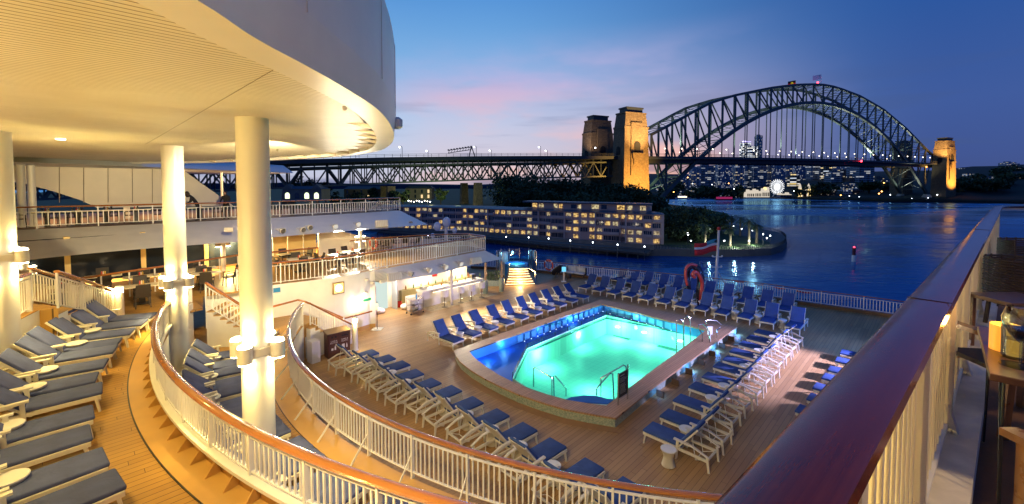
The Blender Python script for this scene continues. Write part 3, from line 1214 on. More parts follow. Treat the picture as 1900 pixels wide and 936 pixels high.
# ---- lit window materials for far buildings
def tower_mat(name, wall, lit, frac, cw, ch, seed, strength=1.6, gap=.35, band=False):
    m = bpy.data.materials.new(name)
    m.use_nodes = True
    t = m.node_tree
    b = t.nodes['Principled BSDF']
    b.inputs['Base Color'].default_value = (*wall, 1)
    b.inputs['Roughness'].default_value = .5
    tcn = N(t, 'ShaderNodeTexCoord')
    s = N(t, 'ShaderNodeSeparateXYZ')
    t.links.new(tcn.outputs['Object'], s.inputs[0])
    uu = math_n(t, 'DIVIDE', math_n(t, 'ADD', s.outputs[0], math_n(t, 'ADD', s.outputs[1], 500 + seed)), cw)
    vv = math_n(t, 'DIVIDE', math_n(t, 'ADD', s.outputs[2], 500), ch)
    cb = N(t, 'ShaderNodeCombineXYZ')
    t.links.new(math_n(t, 'FLOOR', uu), cb.inputs[0])
    t.links.new(math_n(t, 'FLOOR', vv), cb.inputs[1])
    cb.inputs[2].default_value = seed
    w = N(t, 'ShaderNodeTexWhiteNoise')
    t.links.new(cb.outputs[0], w.inputs[0])
    on = math_n(t, 'LESS_THAN', w.outputs[0], frac)
    inu = math_n(t, 'GREATER_THAN', math_n(t, 'FRACT', uu), gap * (.3 if band else 1))
    inv = math_n(t, 'GREATER_THAN', math_n(t, 'FRACT', vv), gap + .1)
    win = math_n(t, 'MULTIPLY', inu, inv)
    ge = N(t, 'ShaderNodeNewGeometry')
    sg = N(t, 'ShaderNodeSeparateXYZ')
    t.links.new(ge.outputs['Normal'], sg.inputs[0])
    side = math_n(t, 'LESS_THAN', math_n(t, 'ABSOLUTE', sg.outputs[2]), .5)
    win = math_n(t, 'MULTIPLY', win, side)
    t.links.new(mixc(t, win, wall, (.02, .035, .06)), b.inputs['Base Color'])
    w2 = N(t, 'ShaderNodeSeparateColor')
    t.links.new(w.outputs[1], w2.inputs[0])
    lc = mixc(t, w2.outputs[1], lit, (.75, .85, 1.0))
    t.links.new(lc, b.inputs['Emission Color'])
    t.links.new(math_n(t, 'MULTIPLY', math_n(t, 'MULTIPLY', on, win), math_n(t, 'MULTIPLY', math_n(t, 'ADD', w2.outputs[0], .25), strength)), b.inputs['Emission Strength'])
    m.cycles.emission_sampling = 'NONE'
    return m


TM = [tower_mat('tower_blue_glass', (.13, .26, .46), (.9, .85, .7), .22, 2.6, 3.0, 3, .8),
      tower_mat('tower_pale_concrete', (.32, .38, .50), (1, .78, .42), .25, 4.2, 3.2, 17, .9),
      tower_mat('tower_brown', (.12, .11, .12), (1, .75, .4), .20, 4.0, 3.2, 29, .9),
      tower_mat('tower_banded', (.24, .32, .42), (.95, .85, .65), .28, 7.0, 3.5, 41, .75, band=True),
      tower_mat('tower_white_lit', (.3, .3, .33), (1, .95, .8), .7, 5.0, 4.0, 53, 1.3, band=True),
      tower_mat('tower_gold', (.10, .08, .05), (1, .72, .25), .6, 9.0, 3.6, 67, 1.1, band=True)]


def tower(u0, u1, vt, d, mi, lab, crown=False, taper=0):
    x0, x1 = (u0 - 950) / 800 * d, (u1 - 950) / 800 * d
    zt = atd(u0, vt, d).z
    xc = (x0 + x1) / 2
    zb = ground_n(xc, d) - 6
    w = (x1 - x0)
    e = empty('apartment_tower', (xc, d, zb), random.uniform(-.12, .12))
    tag(e, lab, 'tower', 'buildings on the far shore')
    m = MB()
    dp = min(30, max(12, w))
    m.box(-w / 2, w / 2, 0, dp, 0, zt - zb)
    # balcony stacks and recess so the block is not a plain box
    m.box(-w * .42, -w * .12, -1.6, -.01, 0, zt - zb - 3)
    m.box(w * .12, w * .42, -1.2, -.01, 0, zt - zb - 5)
    m.build('body', TM[mi], e)
    m = MB()
    m.box(-w * .28, w * .2, dp * .3, dp * .7, zt - zb + .01, zt - zb + 4)
    m.box(-w / 2, w / 2, -.2, 0, zt - zb + .02, zt - zb + .8)
    m.build('plant_room', emis('crown_light', (.55, .45, 1.0), 2.5) if crown else TM[mi], e)


TW = [(1377, 1391, 264, 1250, 4, 'white lit tower with a violet top above the bridge deck', 1),
      (1388, 1406, 273, 1180, 4, 'brightly lit low tower beside the violet topped one', 0),
      (1403, 1413, 252, 1300, 0, 'slim dim glass tower highest above the bridge deck', 0),
      (1300, 1326, 308, 960, 3, 'wide banded block under the bridge deck nearest the arch foot', 0),
      (1284, 1300, 312, 940, 1, 'pale block left of the wide banded block behind the arch foot', 0),
      (1332, 1358, 306, 980, 0, 'blue glass office block left of the tall brown strip tower', 0),
      (1364, 1381, 302, 1000, 1, 'pale tower with warm windows right of the blue office block', 0),
      (1382, 1396, 300, 1020, 0, 'narrow blue tower above the left end of the funfair', 0),
      (1397, 1423, 298, 1000, 3, 'teal banded tower above the funfair domes', 0),
      (1425, 1438, 299, 1010, 1, 'slim pale tower just left of the ferris wheel', 0),
      (1441, 1457, 300, 980, 0, 'blue tower rising straight behind the ferris wheel', 0),
      (1458, 1470, 301, 1030, 1, 'pale tower just right of the ferris wheel', 0),
      (1470, 1484, 327, 840, 5, 'low golden lit building above the funfair gate', 0),
      (1474, 1501, 301, 1060, 0, 'broad blue tower behind the golden lit building', 0),
      (1504, 1520, 302, 960, 3, 'tall striped tower right of the funfair gate towers', 0),
      (1521, 1531, 300, 990, 1, 'narrow pale tower between two striped towers', 0),
      (1531, 1543, 303, 930, 5, 'slim tower with a column of warm windows', 0),
      (1546, 1558, 300, 960, 1, 'pale lattice fronted tower under mid deck', 0),
      (1542, 1562, 321, 860, 3, 'stepped balcony block in front of the lattice fronted tower', 0),
      (1561, 1576, 318, 880, 2, 'dark brown apartment block with few lights', 0),
      (1568, 1586, 303, 990, 0, 'blue gridded tower behind the dark brown block', 0),
      (1577, 1592, 330, 850, 2, 'low dark brown block beside the wide striped block', 0),
      (1592, 1622, 309, 840, 3, 'wide striped balcony block nearest the far bearing foot', 0),
      (1240, 1262, 332, 900, 2, 'low dark block seen through the left arch foot', 0),
      (1264, 1282, 324, 930, 1, 'pale mid rise seen behind the left arch foot', 0),
      (1626, 1640, 330, 880, 2, 'dark block partly behind the far arch foot', 0),
      (1868, 1884, 302, 1300, 1, 'pale lit block on the skyline of the right hill', 0),
      (1884, 1898, 306, 1280, 3, 'banded lit block at the right end of the hill skyline', 0)]
for (u0, u1, vt, d, mi, lab, cr) in TW:
    tower(u0, u1, vt, d, mi, lab, cr)
# houses on the wooded slopes
HM = [tower_mat('house_white', (.50, .52, .56), (1, .8, .5), .4, 3.5, 3.0, 5, .9), tower_mat('house_cream', (.38, .37, .36), (1, .7, .35), .4, 3.0, 3.0, 9, .9), tower_mat('house_brick', (.09, .05, .035), (1, .7, .4), .4, 3.2, 3.0, 11, .9)]
ROOF = mat('slate_roof', (.04, .04, .05), .7)
hz = random.Random(3)
hk = 0
HL = ['white', 'cream', 'brick']
zones = [(1225, 1380, 735, 900, 26, 'wooded slope left of the funfair'), (1505, 1650, 705, 800, 16, 'shore before the far arch foot'), (1790, 1897, 620, 1150, 34, 'hillside right of the far pylon')]
for (ua, ub, da, db, cnt, where) in zones:
    us = sorted(hz.uniform(ua, ub) for _ in range(cnt))
    for i, u in enumerate(us):
        d = hz.uniform(da, db)
        x = (u - 950) / 800 * d
        z = ground_n(x, d)
        w, dp, h_ = hz.uniform(9, 17), hz.uniform(8, 12), hz.uniform(5, 10)
        mi = hz.randrange(3)
        e = empty('hillside_house', (x, d, z - 1.5), hz.uniform(-.5, .5))
        tag(e, '%s house from the left on the %s, %s walled' % (ORD[i], where, HL[mi]), 'house', 'houses on the far shore')
        m = MB()
        m.box(-w / 2, w / 2, 0, dp, 0, h_)
        m.build('wall', HM[mi], e)
        m = MB()
        m.prism([(-w / 2 - .4, -.4), (w / 2 + .4, -.4), (w / 2 + .4, dp + .4), (-w / 2 - .4, dp + .4)], h_ + .01, h_ + 2.6, [(-w / 3, dp * .45), (w / 3, dp * .45), (w / 3, dp * .55), (-w / 3, dp * .55)])
        m.build('roof', ROOF, e)

# ---- trees
LEAF = [mat('leaf_dark', (.030, .055, .020), .8), mat('leaf_mid', (.050, .085, .030), .8), mat('leaf_olive', (.075, .10, .036), .8)]
BARK = mat('bark', (.05, .038, .03), .9)


def tree(loc, h, rad, label, cat='tree', group=None, name='broadleaf_tree', leaves=1500, leaf=.7, seed=0, clumps=14, trunk=.25, flat=.6):
    rn = random.Random(seed)
    e = empty(name, loc)
    tag(e, label, cat, group)
    m = MB()
    m.tube([(0, 0, 0), (rn.uniform(-.3, .3), rn.uniform(-.3, .3), h * trunk), (rn.uniform(-.6, .6), rn.uniform(-.6, .6), h * .7)], [rad * .09, rad * .07, rad * .02], 7)
    cs = []
    for i in range(clumps):
        a, rr_ = rn.uniform(0, 6.28), rad * math.sqrt(rn.random()) * .75
        zz = h * (trunk + .12) + (h * (1 - trunk) - h * .2) * rn.random() * (1 - .5 * (rr_ / rad) ** 2)
        c = Vector((rr_ * math.cos(a), rr_ * math.sin(a), zz))
        cs.append((c, rad * rn.uniform(.26, .46)))
        if i % 2 == 0:
            m.tube([(0, 0, h * trunk * rn.uniform(.8, 1.1)), c * .55 + Vector((0, 0, h * .15)), c], [rad * .04, rad * .025, rad * .008], 5)
    m.build('trunk', BARK, e)
    m = MB()
    per = leaves // clumps
    for c, r_ in cs:
        m.cur = rn.choice((0, 0, 1, 1, 2))
        for _ in range(per):
            d = Vector((rn.gauss(0, 1), rn.gauss(0, 1), rn.gauss(0, 1))).normalized() * (r_ * (rn.random() ** .4 if rn.random() < .86 else rn.uniform(.95, 1.32)))
            d.z *= flat
            p = c + d
            s = leaf * rn.uniform(.6, 1.3)
            n_ = Vector((rn.gauss(0, 1), rn.gauss(0, 1), rn.gauss(0, 1.2))).normalized()
            a = n_.orthogonal().normalized() * s
            b_ = n_.cross(a).normalized() * s * .7
            m.add([p - a, p + b_, p + a, p - b_], [(0, 1, 2, 3)])
    m.build('crown', LEAF, e)
    return e


# big figs in front of the near pylon: (u of centre, depth, top v, radius)
figs = [(945, 262, 322, 17), (985, 255, 326, 18), (1020, 268, 333, 16), (1052, 262, 333, 17), (1088, 270, 334, 17), (1122, 262, 340, 16), (1152, 262, 345, 16), (1180, 255, 352, 14), (1204, 250, 360, 12), (962, 240, 345, 12), (1010, 240, 352, 12), (1066, 238, 356, 12), (1128, 236, 362, 12), (1215, 240, 372, 9)]
for i, (u, d, vt, rd) in enumerate(figs):
    p = atd(u, 345, d)
    zt = atd(u, vt, d).z
    zb = -16.5
    tree((p.x, d, zb), zt - zb, rd, '%s of the broad dark fig trees before the floodlit pylon, from the left' % ORD[i] if i < 9 else '%s of the smaller dark trees behind the hotel roof, from the left' % ORD[i - 9], group='dark trees between the hotel and the bridge', leaves=3400, leaf=.85, seed=i + 20, clumps=22, trunk=.18)
# trees on the point right of the hotel
for i, (u, d, vt, rd) in enumerate([(1255, 168, 384, 7.5), (1278, 160, 388, 7), (1300, 164, 388, 7.5), (1322, 172, 394, 6.5), (1262, 150, 408, 5.5), (1288, 150, 412, 5.5), (1336, 182, 402, 5), (1243, 158, 398, 6)]):
    p = atd(u, 345, d)
    zt = atd(u, vt, d).z
    tree((p.x, d, -19.5), zt + 19.5, rd, '%s dense dark tree on the point, between the hotel and the palms' % ORD[i], group='trees on the point beside the hotel', leaves=2600, leaf=.5, seed=i + 60, clumps=18, trunk=.15, flat=.8)
# trees on the far shore
fz = random.Random(11)
k = 0
for (ua, ub, da, db, cnt, where) in [(1228, 1380, 715, 830, 22, 'slope left of the funfair'), (1480, 1545, 715, 740, 8, 'bank behind the funfair gate'), (1600, 1650, 690, 730, 5, 'bank beside the far arch foot'), (1762, 1850, 590, 680, 16, 'bank right of the far pylon'), (1850, 1899, 640, 900, 8, 'hill at the far right')]:
    for i, u in enumerate(sorted(fz.uniform(ua, ub) for _ in range(cnt))):
        d = fz.uniform(da, db)
        x = (u - 950) / 800 * d
        tree((x, d, ground_n(x, d) - 1), fz.uniform(13, 24), fz.uniform(10, 17), '%s tree from the left on the %s' % (ORD[i], where), group='trees on the far shore', leaves=420, leaf=2.1, seed=100 + k, clumps=10, trunk=.12)
        k += 1

# far lamps and their glow
lo = lamp_proto('shore_lamp', 7, LO, .8, 0, thick=.15)
lw = lamp_proto('shore_lamp', 7, LW, .55, 0, thick=.15)
for o in (lo, lw):
    tag(o, 'x', 'street lamp')
index_kids()
sl = [(1560, 363, 'o'), (1576, 364, 'w'), (1594, 366, 'w'), (1631, 360, 'o'), (1636, 356, 'o'), (1652, 362, 'w'), (1640, 340, 'o'), (1739, 362, 'w'), (1776, 369, 'o'), (1789, 368, 'w'), (1804, 370, 'o'), (1828, 366, 'o'), (1833, 366, 'w'), (1864, 370, 'o'), (1846, 344, 'o'), (1855, 344, 'o'), (1473, 355, 'w'), (1681, 370, 'w'), (1692, 369, 'w'), (1722, 368, 'w'), (1250, 357, 'o'), (1276, 330, 'o'), (1345, 305, 'o'), (1352, 306, 'o'), (1285, 341, 'w'), (1362, 351, 'w'), (1352, 341, 'o'), (1321, 343, 'w')]
for i, (u, v, c) in enumerate(sl):
    d = 700 if v < 350 else (660 if u < 1600 else 600)
    p = atd(u, v, d)
    gz = max(SEA + 2.5, p.z - 8)
    o = dup(lo if c == 'o' else lw, (p.x, d, p.z - 7.5), 0, '%s %s lamp from the left along the far shore' % (ORD[i], 'orange' if c == 'o' else 'white'), 'lamps along the far shore')
unproto(lo)
unproto(lw)
unproto(lb)

# ---- funfair: wheel, gate with towers, white pavilions, on a quay
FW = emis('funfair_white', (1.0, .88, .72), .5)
FWc = emis('funfair_core', (.9, .97, 1.0), 1.3)
FWS = emis('funfair_spokes', (.95, .97, 1.0), 1.3)
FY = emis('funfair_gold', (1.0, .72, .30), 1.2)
d = 735
p = atd(1442, 347, d)
fw = empty('ferris_wheel', (p.x, d, p.z))
tag(fw, 'brightly lit white ferris wheel with spoke lights at the funfair', 'ferris wheel')
m = MB()
Rw = 13.0
m.tube([(Rw * .78 * math.cos(a / 24 * math.tau), 0, Rw * .78 * math.sin(a / 24 * math.tau)) for a in range(24)], .25, 5, closed=True)
m.build('rim', FWS, fw)
for a in range(24):
    m = MB()
    cx, cz = math.cos(a / 24 * math.tau), math.sin(a / 24 * math.tau)
    m.beam((Rw * .30 * cx, 0, Rw * .30 * cz), (Rw * cx, 0, Rw * cz), .45, .45)
    m.build('spoke_light', FWS, fw)
m = MB()
m.lathe([(4.6, -.8), (4.6, .8)], (0, 0, 0), 16)
m.v = [(x, z, y) for x, y, z in m.v]
m.build('hub', FWc, fw)
m = MB()
m.beam((0, 1, 0), (-6, 1.5, p.z * -1 + SEA + 3), 1)
m.beam((0, 1, 0), (6, 1.5, p.z * -1 + SEA + 3), 1)
m.build('support_leg', WHITE2, fw)
q0, q1 = at(1377, 366.8, SEA), at(1478, 369.5, SEA)
m = MB()
m.prism([(q0.x, q0.y), (q1.x, q1.y), (q1.x, q1.y + 60), (q0.x, q0.y + 60)], SEA - 1, SEA + 2.6)
tag(m.build('quay', PAVE), kind='structure')
PAV = [(1386, 1400, 353, 'low white lit pavilion at the left end of the funfair'), (1401, 1413, 352, 'white lit pavilion with small gables left of the domes'), (1414, 1428, 349, 'white lit pavilion with a golden dome beside the ferris wheel'), (1448, 1470, 358, 'long white lit shed under the ferris wheel right side')]
for i, (u0, u1, vt, lab) in enumerate(PAV):
    dd = 722
    x0, x1 = (u0 - 950) / 800 * dd, (u1 - 950) / 800 * dd
    zt = atd(u0, vt, dd).z
    e = empty('funfair_pavilion', ((x0 + x1) / 2, dd, SEA + 2.6))
    tag(e, lab, 'pavilion')
    w = x1 - x0
    H = zt - SEA - 2.6
    m = MB()
    m.box(-w / 2, w / 2, 0, 10, 0, H * .5)
    m.build('wall', FW if i != 3 else mat('shed_blue', (.1, .12, .2), .6), e)
    for j in range(4):
        m = MB()
        x = -w / 2 + w * (j + .5) / 4
        m.box(x - w * .07, x + w * .07, -.3, -.02, H * .1, H * .5)
        m.build('doorway', mat('doorway_dark', (.05, .03, .02), .8), e)
    m = MB()
    for j in range(5):
        x = -w / 2 + w * (j + .5) / 5
        hh_ = H * (.72, 1.08, .66, .95, .8)[(j + i) % 5]
        m.add([(x - w * .085, -.2, H * .51), (x + w * .085, -.2, H * .51), (x, -.2, hh_), (x - w * .085, 10, H * .51), (x + w * .085, 10, H * .51), (x, 10, hh_)], [(0, 1, 2), (5, 4, 3), (0, 2, 5, 3), (1, 4, 5, 2), (0, 3, 4, 1)])
    m.build('gabled_roof', FW if i != 3 else FW, e)
    if i == 2:
        m = MB()
        m.ball((0, 3, H * .9), 3.0)
        m.build('dome', FY, e)
# entrance gate: two towers and an arched face panel
gd = 720
gx = (1493.5 - 950) / 800 * gd
ge_ = empty('funfair_gate', (gx, gd, SEA + 2.5))
tag(ge_, 'golden funfair gate with two pointed towers and a white arch', 'gate')
H = atd(1485, 341, gd).z - SEA - 2.5
for sx in (-1, 1):
    m = MB()
    m.box(sx * 7.2 - 2.1, sx * 7.2 + 2.1, 0, 4, 0, H * .62)
    m.build('tower', FY, ge_)
    m = MB()
    m.lathe([(2.6, 0), (2.3, H * .12), (1.4, H * .26), (.1, H * .40)], (sx * 7.2, 2, H * .62), 10)
    m.build('spire', FW, ge_)
m = MB()
ar = [(5.0 * math.cos(R(a)), 12.5 + 4.2 * math.sin(R(a))) for a in range(0, 181, 15)]
pr = [(5, 0), *ar, (-5, 0)]
vs = [(x, .5, z) for x, z in pr] + [(x, 3, z) for x, z in pr]
L = len(pr)
m.add(vs, [tuple(range(L)), tuple(reversed(range(L, 2 * L)))] + [(i, (i + 1) % L, L + (i + 1) % L, L + i) for i in range(L)])
m.build('arch', FW, ge_)
m = MB()
m.add([(3 * math.cos(R(a)), .3, 5 + 4.5 * math.sin(R(a))) for a in range(0, 181, 20)], [tuple(range(10))])
m.box(-3, 3, .2, .4, 0, 5)
m.build('opening', mat('gate_opening', (.25, .06, .02), .7), ge_)

def colx_(u, d):
    return (u - 950) / 800 * d


# ---- boats
def boat(u, v, L, label, lit=True, mast=False, rz=0.0, name='motor_boat', cat='boat'):
    p = at(u, v, SEA)
    e = empty(name, (p.x, p.y, SEA), rz)
    tag(e, label, cat, 'boats on the harbour')
    w = L * .22
    hp = [(-L / 2, -w / 2), (L * .25, -w / 2), (L / 2, 0), (L * .25, w / 2), (-L / 2, w / 2)]
    m = MB()
    m.prism([(x * .92, y * .8) for x, y in hp], -.3, L * .09, hp)
    m.build('hull', mat('hull_white', (.5, .52, .55), .4), e)
    if mast:
        m = MB()
        m.tube([(0, 0, L * .09), (0, 0, L * 1.25)], .12, 5)
        m.build('mast', WHITE2, e)
    m = MB()
    m.prism([(x * .55 - L * .05, y * .7) for x, y in hp], L * .09 + .01, L * .17)
    m.build('cabin', emis('cabin_lit', (1, .85, .6), 1.6) if lit else mat('hull_white', (.5, .52, .55), .4), e)
    if not mast:
        m = MB()
        m.prism([(x * .4 - L * .08, y * .6) for x, y in hp], L * .17 + .01, L * .23)
        m.build('wheelhouse', mat('hull_white', (.5, .52, .55), .4), e)


boat(1268, 369.5, 26, 'white ferry with lit cabins crossing near the left arch foot')
bl = [(1246, 367.2), (1290, 367.0), (1304, 367.5), (1311, 367), (1325, 367.3), (1332, 368.2), (1347, 367.2), (1362, 367.0), (1371, 367.4)]
for i, (u, v) in enumerate(bl):
    boat(u, v, 11, '%s small moored yacht from the left, off the wooded slope' % ORD[i], lit=i % 3 == 0, mast=True, rz=random.uniform(-.6, .6), name='moored_yacht', cat='yacht')
m = MB()
e = empty('ferry', (at(1345, 372, SEA).x, at(1345, 372, SEA).y, SEA))
tag(e, 'low ferry glowing pink red on the open harbour', 'ferry', 'boats on the harbour')
m.prism([(-15, -3), (12, -3), (16, 0), (12, 3), (-15, 3)], 0, 2)
m.build('hull', mat('ferry_hull', (.1, .02, .05), .5), e)
m = MB()
m.box(-12, 10, -2.6, 2.6, 2.01, 5)
m.build('cabin', emis('ferry_pink', (.6, .04, .2), .35), e)
# yacht moored behind the ship: only its domed radar mast rises above the lounge rail
p = Vector((colx_(838, 74), 74, SEA))
e = empty('motor_yacht', p, .4)
tag(e, 'white yacht whose radar mast with domes rises behind the lounge railing', 'yacht')
m = MB()
m.prism([(-13, -2.6), (8, -2.6), (14, 0), (8, 2.6), (-13, 2.6)], -.5, 3.2, [(-14, -3.2), (9, -3.2), (16, 0), (9, 3.2), (-14, 3.2)])
m.build('hull', mat('hull_white', (.5, .52, .55), .4), e)
m = MB()
m.prism([(-9, -2.6), (6, -2.4), (6, 2.4), (-9, 2.6)], 3.21, 8.2, [(-8, -2.1), (3.5, -1.9), (3.5, 1.9), (-8, 2.1)])
m.build('cabin', mat('hull_white', (.5, .52, .55), .4), e)
m = MB()
m.tube([(-1, 0, 8.21), (-1, 0, 16.2)], [.5, .22], 10)
for z_, w_ in ((13.0, 2.6), (14.4, 1.6)):
    m.beam((-1 - w_, 0, z_), (-1 + w_, 0, z_), .5, .14)
m.build('mast', WHITE2, e)
for x_, z_, r_ in ((-2.6, 15.0, .62), (-1.0, 15.7, .7), (.4, 14.2, .4), (-3.4, 13.5, .35)):
    m = MB()
    m.ball((x_, -.3, z_ + .1), r_, 14, 10, 1.25)
    m.build('radar_dome', mat('dome_white', (.75, .8, .88), .4), e, smooth=True)
# channel marker
p = at(1584, 486, SEA)
bu = empty('channel_marker', p)
tag(bu, 'dark red channel marker post with a white base standing in the water', 'channel marker')
m = MB()
m.lathe([(.55, 0), (.5, 1.9)], n=10)
m.build('base', WHITE2, bu)
m = MB()
m.lathe([(.42, 1.91), (.42, 3.7), (.5, 3.75), (.5, 4.0)], n=10)
m.build('post', mat('marker_red', (.12, .015, .02), .5), bu)
m = MB()
m.ball((0, 0, 4.25), .2)
m.build('lamp', emis('red_beacon', (1, .03, .05), 9), bu)

# ---- palms on the point
def palm(u, vb, vt, label, seed):
    rn = random.Random(seed)
    p = at(u, vb, -19.3)
    top = atd(u, vt, p.y).z
    H = top - p.z
    e = empty('palm_tree', p)
    tag(e, label, 'palm tree', 'palms on the point')
    m = MB()
    m.tube([(0, 0, -.4), (.1, 0, H * .5), (0, 0, H)], [.42, .34, .36], 8)
    m.build('trunk', mat('palm_trunk', (.22, .17, .11), .9, bump=.8, bscale=6), e)
    m = MB()
    for i in range(34):
        a = rn.uniform(0, 6.28)
        up = rn.uniform(-.5, 1.1)
        L = rn.uniform(2.4, 3.4)
        prev = Vector((0, 0, H))
        dirv = Vector((math.cos(a) * math.cos(up), math.sin(a) * math.cos(up), math.sin(up)))
        pts = [prev]
        for j in range(6):
            dirv.z -= .26
            dirv.normalize()
            prev = prev + dirv * L / 6
            pts.append(prev)
        side = Vector((-math.sin(a), math.cos(a), 0))
        m.cur = rn.choice((0, 1, 2))
        for j in range(6):
            w0 = .38 * math.sin(math.pi * (j + .5) / 7) + .05
            for sg in (-1, 1):
                for q in range(2):
                    b0 = pts[j].lerp(pts[j + 1], q * .5)
                    b1 = pts[j].lerp(pts[j + 1], q * .5 + .28)
                    tip = b0.lerp(b1, .8) + side * sg * w0 * 1.9 + Vector((0, 0, -.25 * w0)) + (pts[j + 1] - pts[j]) * .6
                    m.add([b0, b1, tip], [(0, 1, 2)])
    m.build('fronds', [mat('palm_leaf_a', (.05, .085, .04), .6), mat('palm_leaf_b', (.08, .11, .05), .6), mat('palm_leaf_c', (.035, .06, .03), .6)], e)
    return p


PL = [(1357, 436, 404, 'tall palm farthest left in the rear pair on the point'), (1373, 439, 407, 'tall slender palm second from the left in the rear pair'), (1389, 453, 411, 'thick leaning palm in the middle of the point lawn'), (1403.5, 451, 417, 'palm nearest the tip of the point'), (1354.5, 456, 423, 'palm at the front left of the lawn, closest to the sea wall'), (1308, 455, 422, 'bushy palm behind the flag at the left of the lawn')]
for i, (u, vb, vt, lab) in enumerate(PL):
    p = palm(u, vb, vt, lab, i)
    if i in (2, 4, 5):
        light('palm_uplight', 'POINT', (p.x + .6, p.y - 1.8, -18.6), (.85, .95, .8), 650, .15)
pp = lamp_proto('park_lamp', 3.6, LW, .19, 0, thick=.06)
tag(pp, 'x', 'park lamp')
index_kids()
for i, (u, v, dz) in enumerate([(1277, 435, 0), (1276, 431, 0), (1282, 446, 0), (1317, 424, 0), (1344, 446, 0), (1361, 419, 0), (1376, 424, 0), (1396, 427, 0), (1390, 446, 0), (1416, 434, 0), (1429, 436.5, 0), (1423, 441, 0)]):
    p = at(u, v, -19.7 + 3.9)
    dup(pp, (p.x, p.y, -19.8), 0, '%s white globe lamp from the left on the palm point' % ORD[i], 'globe lamps on the palm point')
light('park_glow', 'POINT', at(1344, 446, -14), (.8, .95, .9), 700, .3)
light('park_glow', 'POINT', at(1400, 440, -14), (.8, .95, .9), 600, .3)

# ---- curved waterfront hotel
def winmat(name, col, s):
    m = emis(name, col, s)
    t = m.node_tree
    e = [n for n in t.nodes if n.type == 'EMISSION'][0]
    g = N(t, 'ShaderNodeNewGeometry')
    nn = N(t, 'ShaderNodeTexNoise', i_Scale=1.3, i_Detail=3.0)
    t.links.new(g.outputs['Position'], nn.inputs['Vector'])
    c = ramp(t, nn.outputs[0], [(.38, tuple(x * .10 for x in col)), (.5, tuple(x * .75 for x in col)), (.65, tuple(min(1, x * 1.2) for x in col))])
    t.links.new(c, e.inputs[0])
    return m


HW = mat('hotel_render', (.60, .44, .40), .7, var=.12, vscale=.3)
HR = mat('hotel_roof', (.055, .075, .11), .45)
HWL = [winmat('hotel_window_gold', (1.0, .60, .20), .8), winmat('hotel_window_pale', (1.0, .76, .42), .5), mat('hotel_window_dark', (.02, .035, .055), .1, spec=.8)]
hp = smoothpts([at(u, v, -20.0) for u, v in [(690, 426), (770, 427), (850, 430), (950, 437), (1050, 444), (1150, 451), (1215, 455.5)]] + [Vector((51.5, 146, -20)), Vector((53, 152, -20))], 10)
hp = [Vector((p.x, p.y, 0)) for p in hp]
# resample evenly
def resample(pts, step):
    out = [pts[0]]
    acc = 0
    for a, b_ in zip(pts, pts[1:]):
        L = (b_ - a).length
        while acc + L >= step:
            tt = (step - acc) / L
            a = a.lerp(b_, tt)
            out.append(a)
            L = (b_ - a).length
            acc = 0
        acc += L
    return out


hp = resample(hp, 2.9)
hp = [p + Vector((*[a - b__ for a, b__ in zip(offs(hp, 1.3)[i], (p.x, p.y))], 0)) * (1.0 if (i // 5) % 2 else 0.0) for i, p in enumerate(hp)]
hotel = empty('waterfront_hotel', (hp[len(hp) // 2].x, hp[len(hp) // 2].y, -20))
tag(hotel, 'long curved four storey waterfront hotel with lit windows', 'hotel')
ho = Vector(hotel.location)
hl = [Vector((p.x - ho.x, p.y - ho.y, 0)) for p in hp]
bk = [Vector((a[0], a[1], 0)) for a in offs(hl, 13)]
m = MB()
m.prism([(p.x, p.y) for p in hl] + [(p.x, p.y) for p in reversed(bk)], 0, 10.4)
m.build('wall', HW, hotel)
m = MB()
fo_ = [Vector((a[0], a[1], 0)) for a in offs(hl, -1.3)]
m.prism([(p.x, p.y) for p in fo_] + [(p.x, p.y) for p in reversed(bk)], 10.41, 10.9, offs(hl, 1.5) + offs(hl, 11)[::-1])
m.build('roof', HR, hotel)
m = MB()
i0, i1 = int(len(hl) * .55), int(len(hl) * .90)
mid = [offs(hl, 4.5)[i] for i in range(i0, i1)] + [offs(hl, 11.5)[i] for i in range(i1 - 1, i0 - 1, -1)]
m.prism(mid, 10.91, 13.2)
m.build('penthouse', HW, hotel)
m = MB()
mid = [offs(hl, 3.0)[i] for i in range(i0 - 1, i1 + 1)] + [offs(hl, 12.5)[i] for i in range(i1, i0 - 2, -1)]
m.prism(mid, 13.21, 13.7)
m.build('penthouse_roof', HR, hotel)
pf = offs(hl, 4.38)
for i in range(i0, i1 - 1):
    if i % 3 == 1:
        continue
    a, b_ = Vector((*pf[i], 0)), Vector((*pf[i + 1], 0))
    q = MB()
    q.beam(a.lerp(b_, .15) + Vector((0, 0, 12.1)), a.lerp(b_, .85) + Vector((0, 0, 12.1)), .06, 1.5)
    q.build('penthouse_window', HWL[2] if i % 4 == 0 else HWL[i % 2], hotel)
hrn = random.Random(5)
cnt = 0
dark_stuff = MB()
wme = {}
